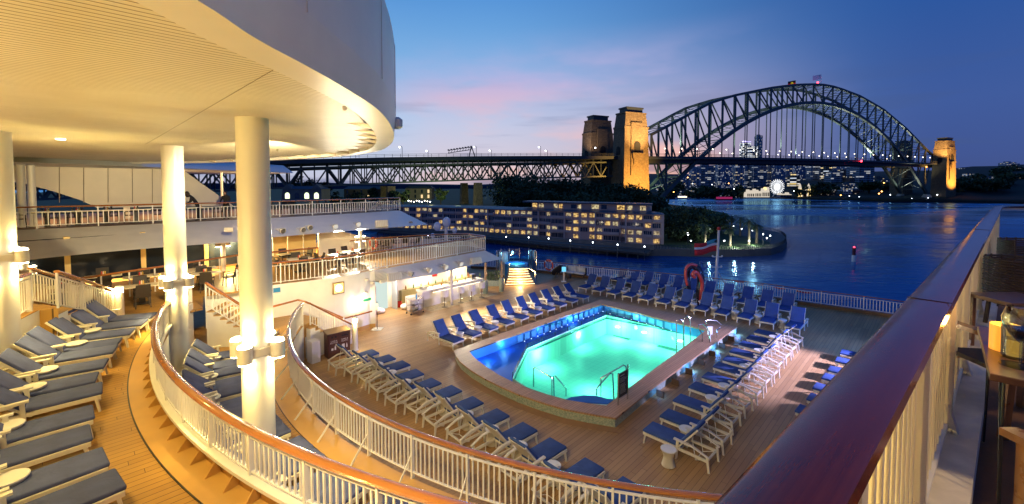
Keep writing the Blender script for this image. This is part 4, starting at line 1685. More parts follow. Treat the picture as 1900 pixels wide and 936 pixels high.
for i in range(len(hl) - 1):
    a, b_ = hl[i], hl[i + 1]
    dd = (b_ - a).normalized()
    nn_ = Vector((dd.y, -dd.x, 0))
    vis = hp[i].x > -42
    for fl in range(4):
        if fl == 0 and hp[i].x > 10 and hrn.random() < .2:
            continue
        c = (a + b_) / 2 + nn_ * .12
        c.z = .55 + fl * 2.6 + .8
        grd = fl == 0 and hp[i].x < 10
        lit = hrn.random() < (.95 if grd else (.60, .42, .46, .66)[fl] * (1 if hp[i].x > -30 else .55))
        mi = (0 if hrn.random() < .55 else 1) if lit else 2
        # recessed-looking bay: pane, mullions, balcony slab
        pane = MB()
        if lit:
            pane.box(-.88, .88, -.04, .04, -.66, .66)
        else:
            pane.box(-1.30, 1.30, -.04, .04, -.78, .74)
        key = mi
        if lit and vis and cnt < 95:
            if key not in wme:
                wme[key] = pane.mesh('lit_window', HWL[mi])
            o = bpy.data.objects.new('lit_window', wme[key])
            COL.objects.link(o)
            o.parent = hotel
            o.location = c
            o.rotation_euler[2] = math.atan2(dd.y, dd.x)
            cnt += 1
        else:
            M_ = Matrix.Translation(c) @ Matrix.Rotation(math.atan2(dd.y, dd.x), 4, 'Z')
            dark_stuff.cur = mi
            dark_stuff.add([M_ @ Vector(v) for v in pane.v], pane.f)
tag(dark_stuff.build('unlit_window', HWL, hotel), kind='stuff')
m = MB()
for i in range(len(hl) - 1):
    a, b_ = hl[i], hl[i + 1]
    dd = (b_ - a).normalized()
    nn_ = Vector((dd.y, -dd.x, 0))
    seen = hp[i].x > -42
    if i % 4 == 0 and seen:
        q = MB()
        q.beam(a + nn_ * .5, a + nn_ * .5 + Vector((0, 0, 10.4)), .9, .5, up=dd)
        q.build('pier', HW, hotel)
    for k_ in (-.45, 0, .45):
        c = (a + b_) / 2 + dd * k_ * 1.3 + nn_ * .22
        m.beam(c + Vector((0, 0, .5)), c + Vector((0, 0, 10.2)), .09)
    for fl in range(1, 4):
        if (i // 3 + fl) % 2 and seen:
            q = MB()
            q.beam(a + nn_ * .5 + Vector((0, 0, fl * 2.6 + .45)), b_ + nn_ * .5 + Vector((0, 0, fl * 2.6 + .45)), .5, .9)
            q.build('balcony_front', HW, hotel)
tag(m.build('mullion_lattice', HW, hotel), kind='stuff')
# wharf in front with lamps
wp = [at(u, v, SEA + 1.3) for u, v in [(700, 434), (800, 439), (900, 446), (1000, 456.5), (1100, 465.5), (1200, 474)]]
wf = empty('timber_wharf', (wp[3].x, wp[3].y, SEA))
tag(wf, 'dark timber wharf on piles along the hotel waterfront', 'wharf')
wo_ = Vector((wf.location.x, wf.location.y, 0))
wl = smoothpts([Vector((p.x, p.y, 0)) - wo_ for p in wp], 6)
m = MB()
m.prism([(p.x, p.y) for p in wl] + [(p[0], p[1]) for p in reversed(offs(wl, 7))], 1.4, 1.9)
m.build('boardwalk', mat('wet_timber', (.05, .045, .04), .7), wf)
m = MB()
for p in resample(wl, 3.2):
    m.beam((p.x, p.y + .3, -1), (p.x, p.y + .3, 1.4), .35)
tag(m.build('pile', mat('wet_timber', (.05, .045, .04), .7), wf), kind='stuff')
m = MB()
m.wall([(p[0], p[1]) for p in offs(wl, 8)], 1.9, 3.4, .6)
m.build('retaining_wall', STONEW, wf)
for i, (u, v) in enumerate([(939, 437), (981, 438), (1018, 440), (1058, 443.5), (1100, 447), (1146, 451), (1196, 454.5), (900, 436), (794, 434)]):
    p = at(u, v, -19.7 + 3.9)
    dup(pp, (p.x, p.y, -20.1), 0, '%s white globe lamp from the left along the hotel wharf' % ORD[[2, 3, 4, 5, 6, 7, 8, 1, 0][i]], 'globe lamps along the hotel wharf')
unproto(pp)
for u, v in ((981, 438), (1058, 443.5), (1146, 451)):
    light('wharf_glow', 'POINT', at(u, v + 3, -16), (1, .85, .6), 160, .25)

# ---- sandstone buildings behind, left
SB = mat('old_sandstone', (.20, .18, .15), .8, var=.2, vscale=.3)
SBW = [emis('old_window_lit', (1, .7, .35), .8), emis('arch_window_lit', (.8, .95, .55), 1.6)]


def old_block(u0, u1, vt, vb, d, label, arched=False, name='sandstone_building'):
    p0, p1 = atd(u0, vt, d), atd(u1, vt, d)
    zb = atd(u0, vb, d).z
    w = p1.x - p0.x
    e = empty(name, ((p0.x + p1.x) / 2, d, zb))
    tag(e, label, 'building')
    H = p0.z - zb
    m = MB()
    m.box(-w / 2, w / 2, 0, 12, 0, H * .8)
    m.build('wall', SB, e)
    m = MB()
    m.prism([(-w / 2 - .5, -.5), (w / 2 + .5, -.5), (w / 2 + .5, 12.5), (-w / 2 - .5, 12.5)], H * .8 + .01, H, [(-w / 2 + 2, 4), (w / 2 - 2, 4), (w / 2 - 2, 8), (-w / 2 + 2, 8)])
    m.build('roof', mat('blue_slate', (.06, .09, .13), .6), e)
    rn = random.Random(u0)
    nwin = max(3, int(w / 5))
    for i in range(nwin):
        x = -w / 2 + w * (i + .5) / nwin
        if arched:
            m = MB()
            pr = [(1.3, 0)] + [(1.3 * math.cos(R(a)), 2.2 + 1.3 * math.sin(R(a))) for a in range(0, 181, 30)] + [(-1.3, 0)]
            m.add([(x + a, -.12, H * .12 + b_) for a, b_ in pr], [tuple(range(len(pr)))])
            m.build('arched_window', SBW[1] if i != 1 else HWL[2], e)
            m = MB()
            m.add([(x - 3, -.3, H * .8), (x + 3, -.3, H * .8), (x, -.3, H * 1.15), (x - 3, 6, H * .8), (x + 3, 6, H * .8), (x, 6, H * 1.15)], [(0, 1, 2), (3, 5, 4), (0, 2, 5, 3), (1, 4, 5, 2)])
            if i in (0, nwin - 1):
                m.build('gable', SB, e)
        else:
            for fl in range(2):
                m = MB()
                m.box(x - .7, x + .7, -.12, -.02, H * (.12 + .36 * fl), H * (.36 + .36 * fl))
                m.build('window', SBW[0] if rn.random() < .3 else HWL[2], e)


old_block(524, 596, 346, 372, 250, 'dark stone hall with four lit arched windows behind the upper railing', arched=True)
old_block(638, 716, 346, 372, 330, 'long sandstone terrace left of the tall dark bridge pier')
old_block(752, 801, 345, 371, 330, 'sandstone hotel with lit awnings right of the tall dark bridge pier')
# lit terrace on the lawn
for i in range(9):
    u = 758 + i * 5
    p = atd(u, 373 + (i % 3), 300)
    e = empty('terrace_lantern', p)
    tag(e, '%s small warm lantern from the left before the sandstone hotel' % ORD[i], 'lantern', 'lanterns before the sandstone hotel')
    m = MB()
    m.ball((0, 0, 0), .42, 8, 5)
    m.build('glow', LM if i % 4 else LW, e)
    m = MB()
    m.tube([(0, 0, -2.2), (0, 0, -.4)], .08, 5)
    m.build('post', STEELD, e)
light('lawn_glow', 'POINT', atd(800, 366, 290), (.9, .9, .4), 9000, 1)
light('lawn_glow', 'POINT', atd(850, 368, 285), (.8, 1.0, .4), 9000, 1)
for i, (u, vt, d, rd) in enumerate([(690, 349, 300, 7), (724, 352, 290, 6), (747, 350, 300, 6), (818, 347, 320, 5), (622, 352, 280, 7), (660, 356, 275, 6), (545, 318, 330, 10), (575, 326, 330, 9), (604, 336, 320, 7)]):
    p = atd(u, vt, d)
    tree((p.x, d, -15), p.z + 15, rd, '%s dark tree among the old stone buildings beyond the upper railing' % ORD[i], group='trees among the old stone buildings', leaves=900, leaf=.7, seed=300 + i, clumps=12, trunk=.2)
# ================================================================== THE SHIP
ZC, ZB, ZA, ZU, ZP, ZO = -8.0, -6.4, -4.8, -2.1, -3.5, -1.65
RZ = ZA + 1.0
r1px = [(311, 567), (292, 586), (283, 620), (288, 650), (305, 680), (334, 709), (372, 735), (423, 764), (478, 804), (520, 821), (600, 861), (681, 893), (821, 936)]
C1, R1 = (6.367 * RZ / -4.1, 25.247 * RZ / -4.1), 21.11 * RZ / -4.1
C2, R2 = (5.69, 22.60), 15.56


def angof(c, p):
    return math.degrees(math.atan2(p[1] - c[1], p[0] - c[0])) % 360


new1 = at(374, 523, ZA + 1.05)
new2 = at(570, 562, ZB + 1.05)
a1n, a2n = angof(C1, new1), angof(C2, new2)
arc1 = arc(C1, R1, a1n, 282, 70)
arc2 = arc(C2, R2, a2n, 292, 70)

# lounge edge above the bar
Ledge = [at(u, v, ZA) for u, v in [(378, 548), (440, 541), (500, 530), (620, 515), (700, 501), (800, 483), (900, 465)]]
Led = [(p.x, p.y) for p in smoothpts(Ledge, 6)]
LL = [(-3.5, 37.0), (-9, 39.5), (-22, 34), (-34, 24), (-34, -6), (12, -6)]

# stern outline
stern = [at(u, v, -6.9) for u, v in [(1130, 497), (1244, 508), (1400, 524), (1500, 537), (1660, 557)]]
sternb = [Vector((-4.0, 41.6, 0)), Vector((1.0, 40.2, 0)), Vector((4.6, 38.3, 0))] + [Vector((p.x, p.y, 0)) for p in stern] + [Vector((26.2, 22.6, 0))]
st_s = smoothpts(sternb, 6)

# pool rings (corners: left, along the curved front, front corner, right, back)
ZK = -7.63
LAMPSRC = []
po_px = [(842, 651), (846, 661), (853, 671), (873, 687), (900, 703), (930, 718), (962, 732), (1003, 746), (1047, 759), (1094, 768), (1143, 776), (1210, 721), (1270, 677), (1368, 607), (1290, 590), (1210, 574), (1116, 556), (1030, 585), (935, 617)]
pi_px = [(871, 652), (876, 659), (884, 667), (900, 679), (924, 695), (950, 708), (980, 720), (1015, 732), (1052, 742), (1088, 748), (1125, 753), (1185, 706), (1245, 662), (1310, 613), (1245, 597), (1190, 583), (1118, 565), (1042, 589), (955, 622)]
pout = [at(u, v, ZK) for u, v in po_px]
pinn = [at(u, v, ZK) for u, v in pi_px]
base_c = sum(pout, Vector()) / len(pout)
pbase = [p + (base_c - p).normalized() * .07 for p in pout]

ship_poly = [(p.x, p.y) for p in st_s] + [(10, 5), (5, -6), (-34, -6), (-34, 30), (-20, 44), (-8, 43)]
deck = sheet_with_hole('pool_deck', ship_poly, [(p.x, p.y) for p in pbase], ZC, DECKC)
tag(deck, kind='structure')
hull = MB()
n = len(ship_poly)
hull.strip([(x, y, ZC - .02) for x, y in ship_poly + ship_poly[:1]], [(x, y, SEA - 1) for x, y in ship_poly + ship_poly[:1]])
o = hull.build('ship_hull', WHITE)
tag(o, 'white ship hull side rising from the dark water below the stern rail', 'hull')

# ---- terraces
m = MB()
polyA = arc1[::-1][:-1] + [(new1.x, new1.y)] + Led + LL
m.prism(polyA, ZA - .06, ZA)
tag(m.build('upper_terrace_floor', [DECKA]), kind='structure')
polyB = arc2[::-1] + [(at(590, 590, ZB).x, at(590, 590, ZB).y), (at(520, 575, ZB).x, at(520, 575, ZB).y)] + [(Led[0][0] - 1.0, Led[0][1])] + [(-16, 14), (-16, -6), (11.0, -6)]
m = MB()
m.prism(polyB, ZC + .01, ZB)
tag(m.build('lower_terrace_floor', [DECKA]), kind='structure')
# pale restaurant carpet zone
# risers
m = MB()
m.strip([(x, y, ZB - .01) for x, y in arc(C1, R1 - .02, a1n, 282, 70)], [(x, y, ZA - .02) for x, y in arc(C1, R1 - .02, a1n, 282, 70)])
tag(m.build('riser_wall', WHITE), 'curved white wall below the nearest rail, behind the lower terrace loungers', 'wall')
m = MB()
m.strip([(x, y, ZC) for x, y in arc(C2, R2 - .02, a2n, 292, 70)], [(x, y, ZB - .01) for x, y in arc(C2, R2 - .02, a2n, 292, 70)])
tag(m.build('riser_wall', WHITE), 'curved white wall below the second rail, behind the poolside loungers', 'wall')


# ---- railings
HPROF = [(.075 * math.cos(a * math.tau / 10), .045 * math.sin(a * math.tau / 10)) for a in range(10)]


def railing(pts, label, H=1.05, base=0.1, every=1.5, sp=.125, name='railing', hand=WOODR, prof=None, brace=0, post=(.05, .05), bal=.028, ends=True, topgap=.13, lean=0, group='railings on the ship', rod=None, pm=None):
    """pts: 3D line along the foot"""
    pts = [Vector(p) for p in pts]
    pts = resample3(pts, .12)
    og = pts[0].copy()
    e = empty(name, og)
    tag(e, label, 'railing', group)
    L = [p - og for p in pts]
    up = Vector((0, 0, 1))
    pm = pm or WHITE2
    m = MB()
    m.tube([p + up * H for p in L[::2] + ([L[-1]] if (len(L) - 1) % 2 else [])], 1, prof=prof or HPROF)
    m.build('handrail', hand, e, smooth='auto')
    step = max(1, int(round(every / .12)))
    idx = list(range(0, len(L) - 1, step))
    if len(L) - 1 - idx[-1] < step * .5 and len(idx) > 1:
        idx[-1] = len(L) - 1
    else:
        idx.append(len(L) - 1)
    m = MB()
    m.tube([p + up * (H - topgap) for p in L], 1, prof=[(-.025, -.012), (.025, -.012), (.025, .012), (-.025, .012)])
    m.build('top_bar', pm, e)
    m = MB()
    m.tube([p + up * base for p in L], 1, prof=[(-.025, -.012), (.025, -.012), (.025, .012), (-.025, .012)])
    m.build('bottom_bar', pm, e)
    cur = 0.0
    for j, i in enumerate(idx):
        d = (L[min(i + 1, len(L) - 1)] - L[max(i - 1, 0)])
        d.z = 0
        d.normalize()
        nrm = Vector((-d.y, d.x, 0))
        m = MB()
        m.beam(L[i], L[i] + up * (H - .03), post[0], post[1], up=d)
        m.build('post', pm, e)
        if brace:
            m = MB()
            m.beam(L[i] + up * (H * .55), L[i] + nrm * brace, .045, .02, up=d)
            m.build('brace', pm, e)
        if j < len(idx) - 1:
            m = MB()
            a, b_ = idx[j], idx[j + 1]
            seg = L[a:b_ + 1]
            ln = sum((q - p).length for p, q in zip(seg, seg[1:]))
            nb = max(2, int(round(ln / sp)))
            cum = [0]
            for p, q in zip(seg, seg[1:]):
                cum.append(cum[-1] + (q - p).length)
            for k_ in range(1, nb):
                s = ln * k_ / nb
                w = int(np.searchsorted(cum, s)) - 1
                w = max(0, min(w, len(seg) - 2))
                p = seg[w].lerp(seg[w + 1], (s - cum[w]) / max(1e-6, cum[w + 1] - cum[w]))
                m.beam(p + up * (base + .01), p + up * (H - topgap - .01), bal, bal, up=d)
            m.build('baluster_panel', rod or pm, e)
    return e


def resample3(pts, step):
    out = [pts[0]]
    acc = 0.0
    for a, b_ in zip(pts, pts[1:]):
        a = a.copy()
        L = (b_ - a).length
        while acc + L >= step and L > 0:
            a = a.lerp(b_, (step - acc) / L)
            out.append(a.copy())
            L = (b_ - a).length
            acc = 0.0
        acc += L
    if (out[-1] - pts[-1]).length > .02:
        out.append(pts[-1])
    return out


def lift(arcp, z):
    return [Vector((p[0], p[1], z)) for p in arcp]


# rail one with its tan bulwark
railing(lift(arc(C1, R1, a1n + .4, 281, 90), ZA + .30), 'curved white railing with a varnished handrail nearest the lens, round the upper terrace', H=.70, base=.05, every=1.3, sp=.115, topgap=.10, post=(.10, .04), prof=[(.085 * math.cos(a * math.tau / 12), .05 * math.sin(a * math.tau / 12)) for a in range(12)])
bw = empty('bulwark', (*arc1[0], ZA))
tag(bw, 'tan curved bulwark with stiffener brackets and a white rim under the nearest railing', 'bulwark')
og = Vector(bw.location)


def bp_(m, nm, mt, par=None, sm=False):
    m.v = [tuple(Vector(v) - og) for v in m.v]
    return m.build(nm, mt, par or bw, smooth=sm)


m = MB()
A_, B__ = arc(C1, R1 + .02, a1n + 1, 281, 90), arc(C1, R1 - .0, a1n + 1, 281, 90)
m.prism(A_ + B__[::-1], ZA, ZA + .24)
bp_(m, 'tan_band', TANP)
m = MB()
A_, B__ = arc(C1, R1 + .13, a1n + 1, 281, 90), arc(C1, R1 - .10, a1n + 1, 281, 90)
m.prism(A_ + B__[::-1], ZA + .241, ZA + .30)
bp_(m, 'rim', WHITE)
m = MB()
A_, B__ = arc(C1, R1 + .52, a1n + 1, 281, 90), arc(C1, R1 + .021, a1n + 1, 281, 90)
m.prism(A_ + B__[::-1], ZA + .003, ZA + .012)
bp_(m, 'waterway', TANP)
m = MB()
A_, B__ = arc(C1, R1 + .545, a1n + 1, 281, 90), arc(C1, R1 + .521, a1n + 1, 281, 90)
m.prism(A_ + B__[::-1], ZA + .003, ZA + .013)
bp_(m, 'caulk_line', BLACK)
a = a1n + 3
while a < 280:
    c_, s_ = math.cos(R(a)), math.sin(R(a))
    m = MB()
    t_ = Vector((-s_, c_, 0)) * .012
    r0_, r1_ = R1 + .021, R1 + .26
    pr = [(r0_, ZA + .013), (r1_, ZA + .013), (R1 + .09, ZA + .24), (r0_, ZA + .24)]
    vs = [Vector((C1[0] + q[0] * c_, C1[1] + q[0] * s_, q[1])) + t_ * sg for sg in (-1, 1) for q in pr]
    m.add(vs, [(0, 1, 2, 3), (7, 6, 5, 4)] + [(i, (i + 1) % 4, 4 + (i + 1) % 4, 4 + i) for i in range(4)])
    bp_(m, 'bracket', TANP)
    a += 1.75

# rail two
railing(lift(arc(C2, R2, a2n + .4, 291, 90), ZB + .02), 'second curved white railing with diagonal braces, between the lower terrace and the poolside loungers', H=1.03, base=.14, every=1.45, sp=.125, brace=-.55 * -1 if False else -.5, post=(.08, .045))
bw = empty('kerb_plate', (*arc2[0], ZB))
tag(bw, 'tan curved floor edge plate under the second railing', 'edge plate')
og = Vector(bw.location)
m = MB()
A_, B__ = arc(C2, R2 + .62, a2n + 1, 291, 90), arc(C2, R2 - .0, a2n + 1, 291, 90)
m.prism(A_ + B__[::-1], ZB + .003, ZB + .012)
bp_(m, 'plate', TANP)
m = MB()
A_, B__ = arc(C2, R2 + .64, a2n + 1, 291, 90), arc(C2, R2 + .621, a2n + 1, 291, 90)
m.prism(A_ + B__[::-1], ZB + .003, ZB + .013)
bp_(m, 'caulk_line', BLACK)

# lounge (upper left) railings
lr = smoothpts(Ledge[1:], 6)
railing([Vector((p.x, p.y, ZA + .02)) for p in lr], 'long white railing with wooden handrail above the poolside bar', H=1.03, base=.10, every=1.9, sp=.19, group='railings on the ship')
tipL = Vector((Led[-1][0], Led[-1][1], ZA + .02))
backL = [at(900, 440, ZA + 1.03), at(868, 434.5, ZA + 1.03), at(800, 436.5, ZA + 1.03), at(700, 443, ZA + 1.03), at(650, 448, ZA + 1.03)]
railing([tipL] + [Vector((p.x, p.y, ZA + .02)) for p in smoothpts(backL[1:], 6)], 'white railing curving round the far side of the lounge terrace', H=1.03, base=.10, every=1.9, sp=.19)
# upper left balcony
Uedge = [at(u, v, ZU) for u, v in [(-60, 433), (15, 428), (160, 421.5), (302, 415), (400, 410), (500, 405), (620, 398.5), (742, 391)]]
Us = smoothpts(Uedge, 5)
railing([Vector((p.x, p.y, ZU + .02)) for p in Us], 'long white railing with wooden handrail along the upper left balcony', H=1.05, base=.16, every=2.2, sp=.19, bal=.035, topgap=.24)
m = MB()
Ub = [(-12.5, 41), (-26, 38), (-36, 30), (-34, 16)]
m.prism([(p.x, p.y) for p in Us] + Ub, ZU - .18, ZU)
tag(m.build('balcony_floor', [CARPET]), kind='structure')


def skirt(edge, ztop_, bot_px, zb, label):
    """sloping painted fascia from a deck edge down to an outer lower lip, with thickness"""
    bot = smoothpts([at(u, v, zb) for u, v in bot_px], 8)
    def rs(pl, n):
        pl = [Vector(p) for p in pl]
        cum = [0]
        for p, q in zip(pl, pl[1:]):
            cum.append(cum[-1] + (q - p).length)
        out = []
        for i in range(n + 1):
            s = cum[-1] * i / n
            w = max(0, min(int(np.searchsorted(cum, s)) - 1, len(pl) - 2))
            out.append(pl[w].lerp(pl[w + 1], (s - cum[w]) / max(1e-6, cum[w + 1] - cum[w])))
        return out
    T = rs([Vector((p[0], p[1], ztop_)) for p in edge], 40)
    B = rs(bot, 40)
    m = MB()
    m.strip(B, T)
    B2 = [p + Vector((-.10, .08, .03)) for p in B]
    m.strip([p for p in B2], [p for p in B])
    m.strip([p + Vector((-.10, .08, -.2)) for p in T], B2)
    # close the far end like a gusset
    m.add([T[-1], B[-1], (T[-1] + Vector((-3.0, 1.6, -.15)))], [(0, 1, 2)])
    o = m.build('fascia', WHITE, smooth=False)
    tag(o, label, 'fascia')
    return T, B


US_T, US_B = skirt([(p.x, p.y) for p in Us[3:]], ZU - .003, [(-10, 489), (48, 483), (175, 470), (306, 459), (441, 449), (495, 442), (620, 431), (669, 427), (794, 417)], -3.0, 'broad white sloping fascia below the upper left balcony railing')
LS_T, LS_B = skirt([p for p in Led if p[0] > -8.3], ZA - .36 + .353, [(705, 525), (719, 523), (799, 511), (859, 496), (900, 487), (932, 481)], -5.55, 'white sloping fascia over the poolside bar carrying floodlights')
# soffit under the bar fascia
m = MB()
m.add([*LS_B, *[p + Vector((-3.2, 2.6, 0)) for p in reversed(LS_B)]], [tuple(range(2 * len(LS_B)))])
tag(m.build('bar_soffit', WHITE), 'white soffit over the poolside bar', 'soffit')
m = MB()
m.add([*US_B, *[p + Vector((-4.8, 4.0, 0)) for p in reversed(US_B)]], [tuple(range(2 * len(US_B)))])
tag(m.build('lounge_soffit', OFFW), 'cream soffit under the upper left balcony', 'soffit')
# lounge wall down to the pool deck
wp0 = at(697, 607, ZC)
wallL = [(new1.x - 1.6, new1.y + 2.4)] + [p for p in Led if -11.7 < p[0] < -8.0] + [(wp0.x, wp0.y)]
m = MB()
m.wall(wallL, ZC, ZA - .003, .12)
o = m.build('lounge_wall', WHITE)
tag(o, 'tall white wall with a clock below the lounge railing', 'wall')
m = MB()
m.wall([(p[0] + .02, p[1] - .09) for p in wallL[1:]], ZC + .004, ZC + .22, .03)
tag(m.build('skirting', TANP), 'tan skirting strip along the foot of the clock wall', 'skirting')

# ---- lounge back wall: glazing and lit panel
g0, g1_ = Vector((-13.4, 29.3, ZA)), Vector((-24.5, 16.0, ZA))
gd_ = (g1_ - g0).normalized()
gn = Vector((gd_.y, -gd_.x, 0))
gw = empty('lounge_glazing', g0)
tag(gw, 'dark glass wall with yellow lit mullions behind the lounge tables', 'window wall')
ln = (g1_ - g0).length
YEL = mat('yellow_lit_panel', (.82, .62, .26), .5)
nM = 5
for i in range(nM + 1):
    s = 3.6 + (ln - 3.6) * i / nM
    p = gd_ * s
    m = MB()
    m.beam(p, p + Vector((0, 0, 2.4)), .36, .2, up=gd_)
    m.build('mullion', YEL, gw)
    if i < nM:
        q = gd_ * (s + (ln - 3.6) / nM)
        m = MB()
        m.beam(p + Vector((0, 0, 1.25)) - gn * .1, q + Vector((0, 0, 1.25)) - gn * .1, .03, 2.2)
        m.build('window', GLASSD, gw)
m = MB()
m.beam(Vector((0, 0, 1.2)), gd_ * 3.5 + Vector((0, 0, 1.2)), .12, 2.4)
m.build('lit_panel', YEL, gw)
m = MB()
for s in (.9, 1.9, 2.8):
    m.beam(gd_ * s + Vector((0, 0, 0)) + Vector((.12, -.1, 0)), gd_ * s + Vector((.12, -.1, 2.3)), .05)
m.build('panel_rib', WHITE, gw)
hr0, hr1 = at(130, 520, ZA + 1.1), at(441, 474, ZA + 1.1)
he = empty('wall_handrail', (hr0.x, hr0.y, ZA))
tag(he, 'straight varnished handrail before the dark lounge windows', 'handrail')
dv = hr1 - Vector((hr0.x, hr0.y, ZA + 1.1))
m = MB()
m.tube([(0, 0, 1.1), Vector((dv.x, dv.y, 1.1))], .045, 8)
m.build('rail', WOODR, he)
for i in range(8):
    m = MB()
    p = Vector((dv.x, dv.y, 0)) * (i / 7)
    m.beam(p, p + Vector((0, 0, 1.08)), .04)
    m.build('post', WHITE2, he)
h0, h1 = at(500, 469, ZA + 1.1), at(590, 460, ZA + 1.1)
m = MB()
m.tube([h0, h1], .05, 8)
m.beam(h1, (h1.x, h1.y, ZA), .05)
m.beam(h0, (h0.x, h0.y, ZA), .05)
tag(m.build('wall_handrail', WOODR), 'short varnished handrail in front of the lit yellow panel', 'handrail')
# slanted white wing wall at the end of the panel
m = MB()
w0, w1 = Vector((-13.3, 29.4, ZA)), Vector((-9.6, 33.9, ZA))
nw = Vector((.77, -.64, 0)) * .15
m.add([w0, w1, w1 + Vector((0, 0, .35)), w0 + Vector((0, 0, 2.0)), w0 + nw, w1 + nw, w1 + nw + Vector((0, 0, .35)), w0 + nw + Vector((0, 0, 2.0))], [(3, 2, 1, 0), (4, 5, 6, 7), (0, 4, 7, 3), (1, 2, 6, 5), (3, 7, 6, 2)])
tag(m.build('wing_wall', WHITE), 'cream wedge shaped wall sloping down at the far end of the lounge', 'wall')

# ---- balcony back wall with the sweeping cut
bp0, bd = Vector((-24.0, 26.0, 0)), Vector((.67, .742, 0))


def onplane(u, v):
    r = atd(u, v, 10.0)
    # solve r*t = bp0 + bd*s
    A = np.array([[r.x, -bd.x], [r.y, -bd.y]])
    t_, s_ = np.linalg.solve(A, np.array([bp0.x, bp0.y]))
    return r * float(t_)


shape = [(-60, 296), (318, 306), (345, 320), (372, 340), (432, 382), (180, 386), (150, 372), (100, 356), (50, 342), (-60, 322)]
P3 = [onplane(u, v) for u, v in shape]
m = MB()
nb_ = Vector((bd.y, -bd.x, 0)) * .12
L = len(P3)
m.add(P3 + [p + nb_ for p in P3], [tuple(range(L)), tuple(reversed(range(L, 2 * L)))] + [(i, (i + 1) % L, L + (i + 1) % L, L + i) for i in range(L)])
bw_ = m.build('sweeping_screen', OFFW)
tag(bw_, 'large cream screen wall with a sweeping curved cut behind the upper balcony', 'wall')
m = MB()
for u in (110, 155, 200, 245, 282):
    a_, b_ = onplane(u, 304 + u * .004), onplane(u, 350 if u < 110 else 376)
    m.beam(a_ + nb_ * 1.1, b_ + nb_ * 1.1, .03)
o = m.build('seam', mat('seam_grey', (.35, .31, .26), .6), bw_)
# posts on the balcony
for i, (u, vb, dd) in enumerate([(43, 430, None), (62, 428, None), (236, 412, None), (413, 398, None)]):
    p = at(u, vb, ZU)
    p = p * 1.10
    p.z = ZU
    m = MB()
    m.tube([(0, 0, 0), (0, 0, 3.15)], .16 if u < 400 else .09, 12)
    tag(m.build('balcony_post', WHITE2, loc=p, smooth='auto'), '%s cream round post from the left on the upper balcony' % ORD[i], 'post', 'posts on the upper balcony')
# roof over the balcony with pointed end
rp = [at(u, v, 1.05) for u, v in [(60, 302), (130, 304.5), (300, 311), (430, 317), (545, 321.5)]]
pl = [(p.x, p.y) for p in smoothpts(rp, 4)]
m = MB()
top = [(x - 1.6, y + 1.4) for x, y in pl] + [(-27, 38), (-38, 26), (-36, 16)]
m.prism(pl + [(-24, 41), (-40, 30), (-38, 14)], 1.05, 1.75, top)
tag(m.build('balcony_roof', mat('awning_white', (.62, .66, .72), .5)), 'pointed white roof over the upper balcony, blue lit on top', 'roof')

# ---- raised platform on the left with its stairs
CP, RP = (4.58, 20.97), 20.05
pa0 = at(108, 572, ZP)
aP = angof(CP, pa0)
arcP = arc(CP, RP, aP, 262, 40)
stairT = (pa0.x, pa0.y)
m = MB()
m.prism(arcP + [(-2, -6), (-34, -6), (-34, 18), (-16.5, 15.2), (stairT[0] - 1.4, stairT[1] + .55), stairT], ZA + .01, ZP)
tag(m.build('raised_platform_floor', [DECKA]), kind='structure')
m = MB()
m.strip([(x, y, ZA) for x, y in arc(CP, RP - .03, aP, 262, 40)], [(x, y, ZP - .01) for x, y in arc(CP, RP - .03, aP, 262, 40)])
tag(m.build('platform_riser', WHITE), 'white curved face of the raised platform behind the heads of the left loungers', 'wall')
railing(lift(arc(CP, RP + .12, aP + .3, 250, 60), ZP), 'white railing on the raised platform above the left loungers', H=1.05, base=.08, every=1.4, sp=.12, post=(.11, .05))
sb0 = at(212, 592, ZA)
railing([Vector((*stairT, ZP)), Vector((sb0.x, sb0.y, ZA))], 'near sloping stair railing running down to the lamp bollard on the left', H=1.05, base=.1, every=1.5, sp=.16)
off_ = Vector((-1.3, .5, 0))
railing([Vector((*stairT, ZP)) + off_, Vector((sb0.x, sb0.y, ZA)) + off_], 'far sloping stair railing behind the near one on the left', H=1.05, base=.1, every=1.5, sp=.16)


def stairs(p0, p1, wid, nstep, label, side=1):
    """solid stairs going down from p0 to p1; wid vector gives the width direction"""
    e = empty('stairs', p0)
    tag(e, label, 'stairs')
    d = (p1 - p0)
    run = Vector((d.x, d.y, 0))
    for i in range(nstep):
        a_ = run * (i / nstep)
        b_ = run * ((i + 1) / nstep)
        z = d.z * (i + 1) / (nstep + 1)
        m = MB()
        m.add([a_ + Vector((0, 0, d.z)), b_ + Vector((0, 0, d.z)), b_ + wid + Vector((0, 0, d.z)), a_ + wid + Vector((0, 0, d.z)),
               a_ + Vector((0, 0, z - .03)), b_ + Vector((0, 0, z - .03)), b_ + wid + Vector((0, 0, z - .03)), a_ + wid + Vector((0, 0, z - .03))],
              [(0, 3, 2, 1), (4, 5, 6, 7), (0, 1, 5, 4), (2, 3, 7, 6), (1, 2, 6, 5), (3, 0, 4, 7)])
        m.build('riser', WHITE, e)
        m = MB()
        k = run.normalized() * .03
        m.add([a_ + Vector((0, 0, z - .029)), b_ + k + Vector((0, 0, z - .029)), b_ + k + wid + Vector((0, 0, z - .029)), a_ + wid + Vector((0, 0, z - .029)),
               a_ + Vector((0, 0, z)), b_ + k + Vector((0, 0, z)), b_ + k + wid + Vector((0, 0, z)), a_ + wid + Vector((0, 0, z))],
              [(0, 3, 2, 1), (4, 5, 6, 7), (0, 1, 5, 4), (2, 3, 7, 6), (1, 2, 6, 5), (3, 0, 4, 7)])
        m.build('tread', TANP, e)
    return e


stairs(Vector((*stairT, ZP)), Vector((sb0.x, sb0.y, ZA)), off_, 7, 'short wooden stairs down from the raised platform beside the lamp bollard')
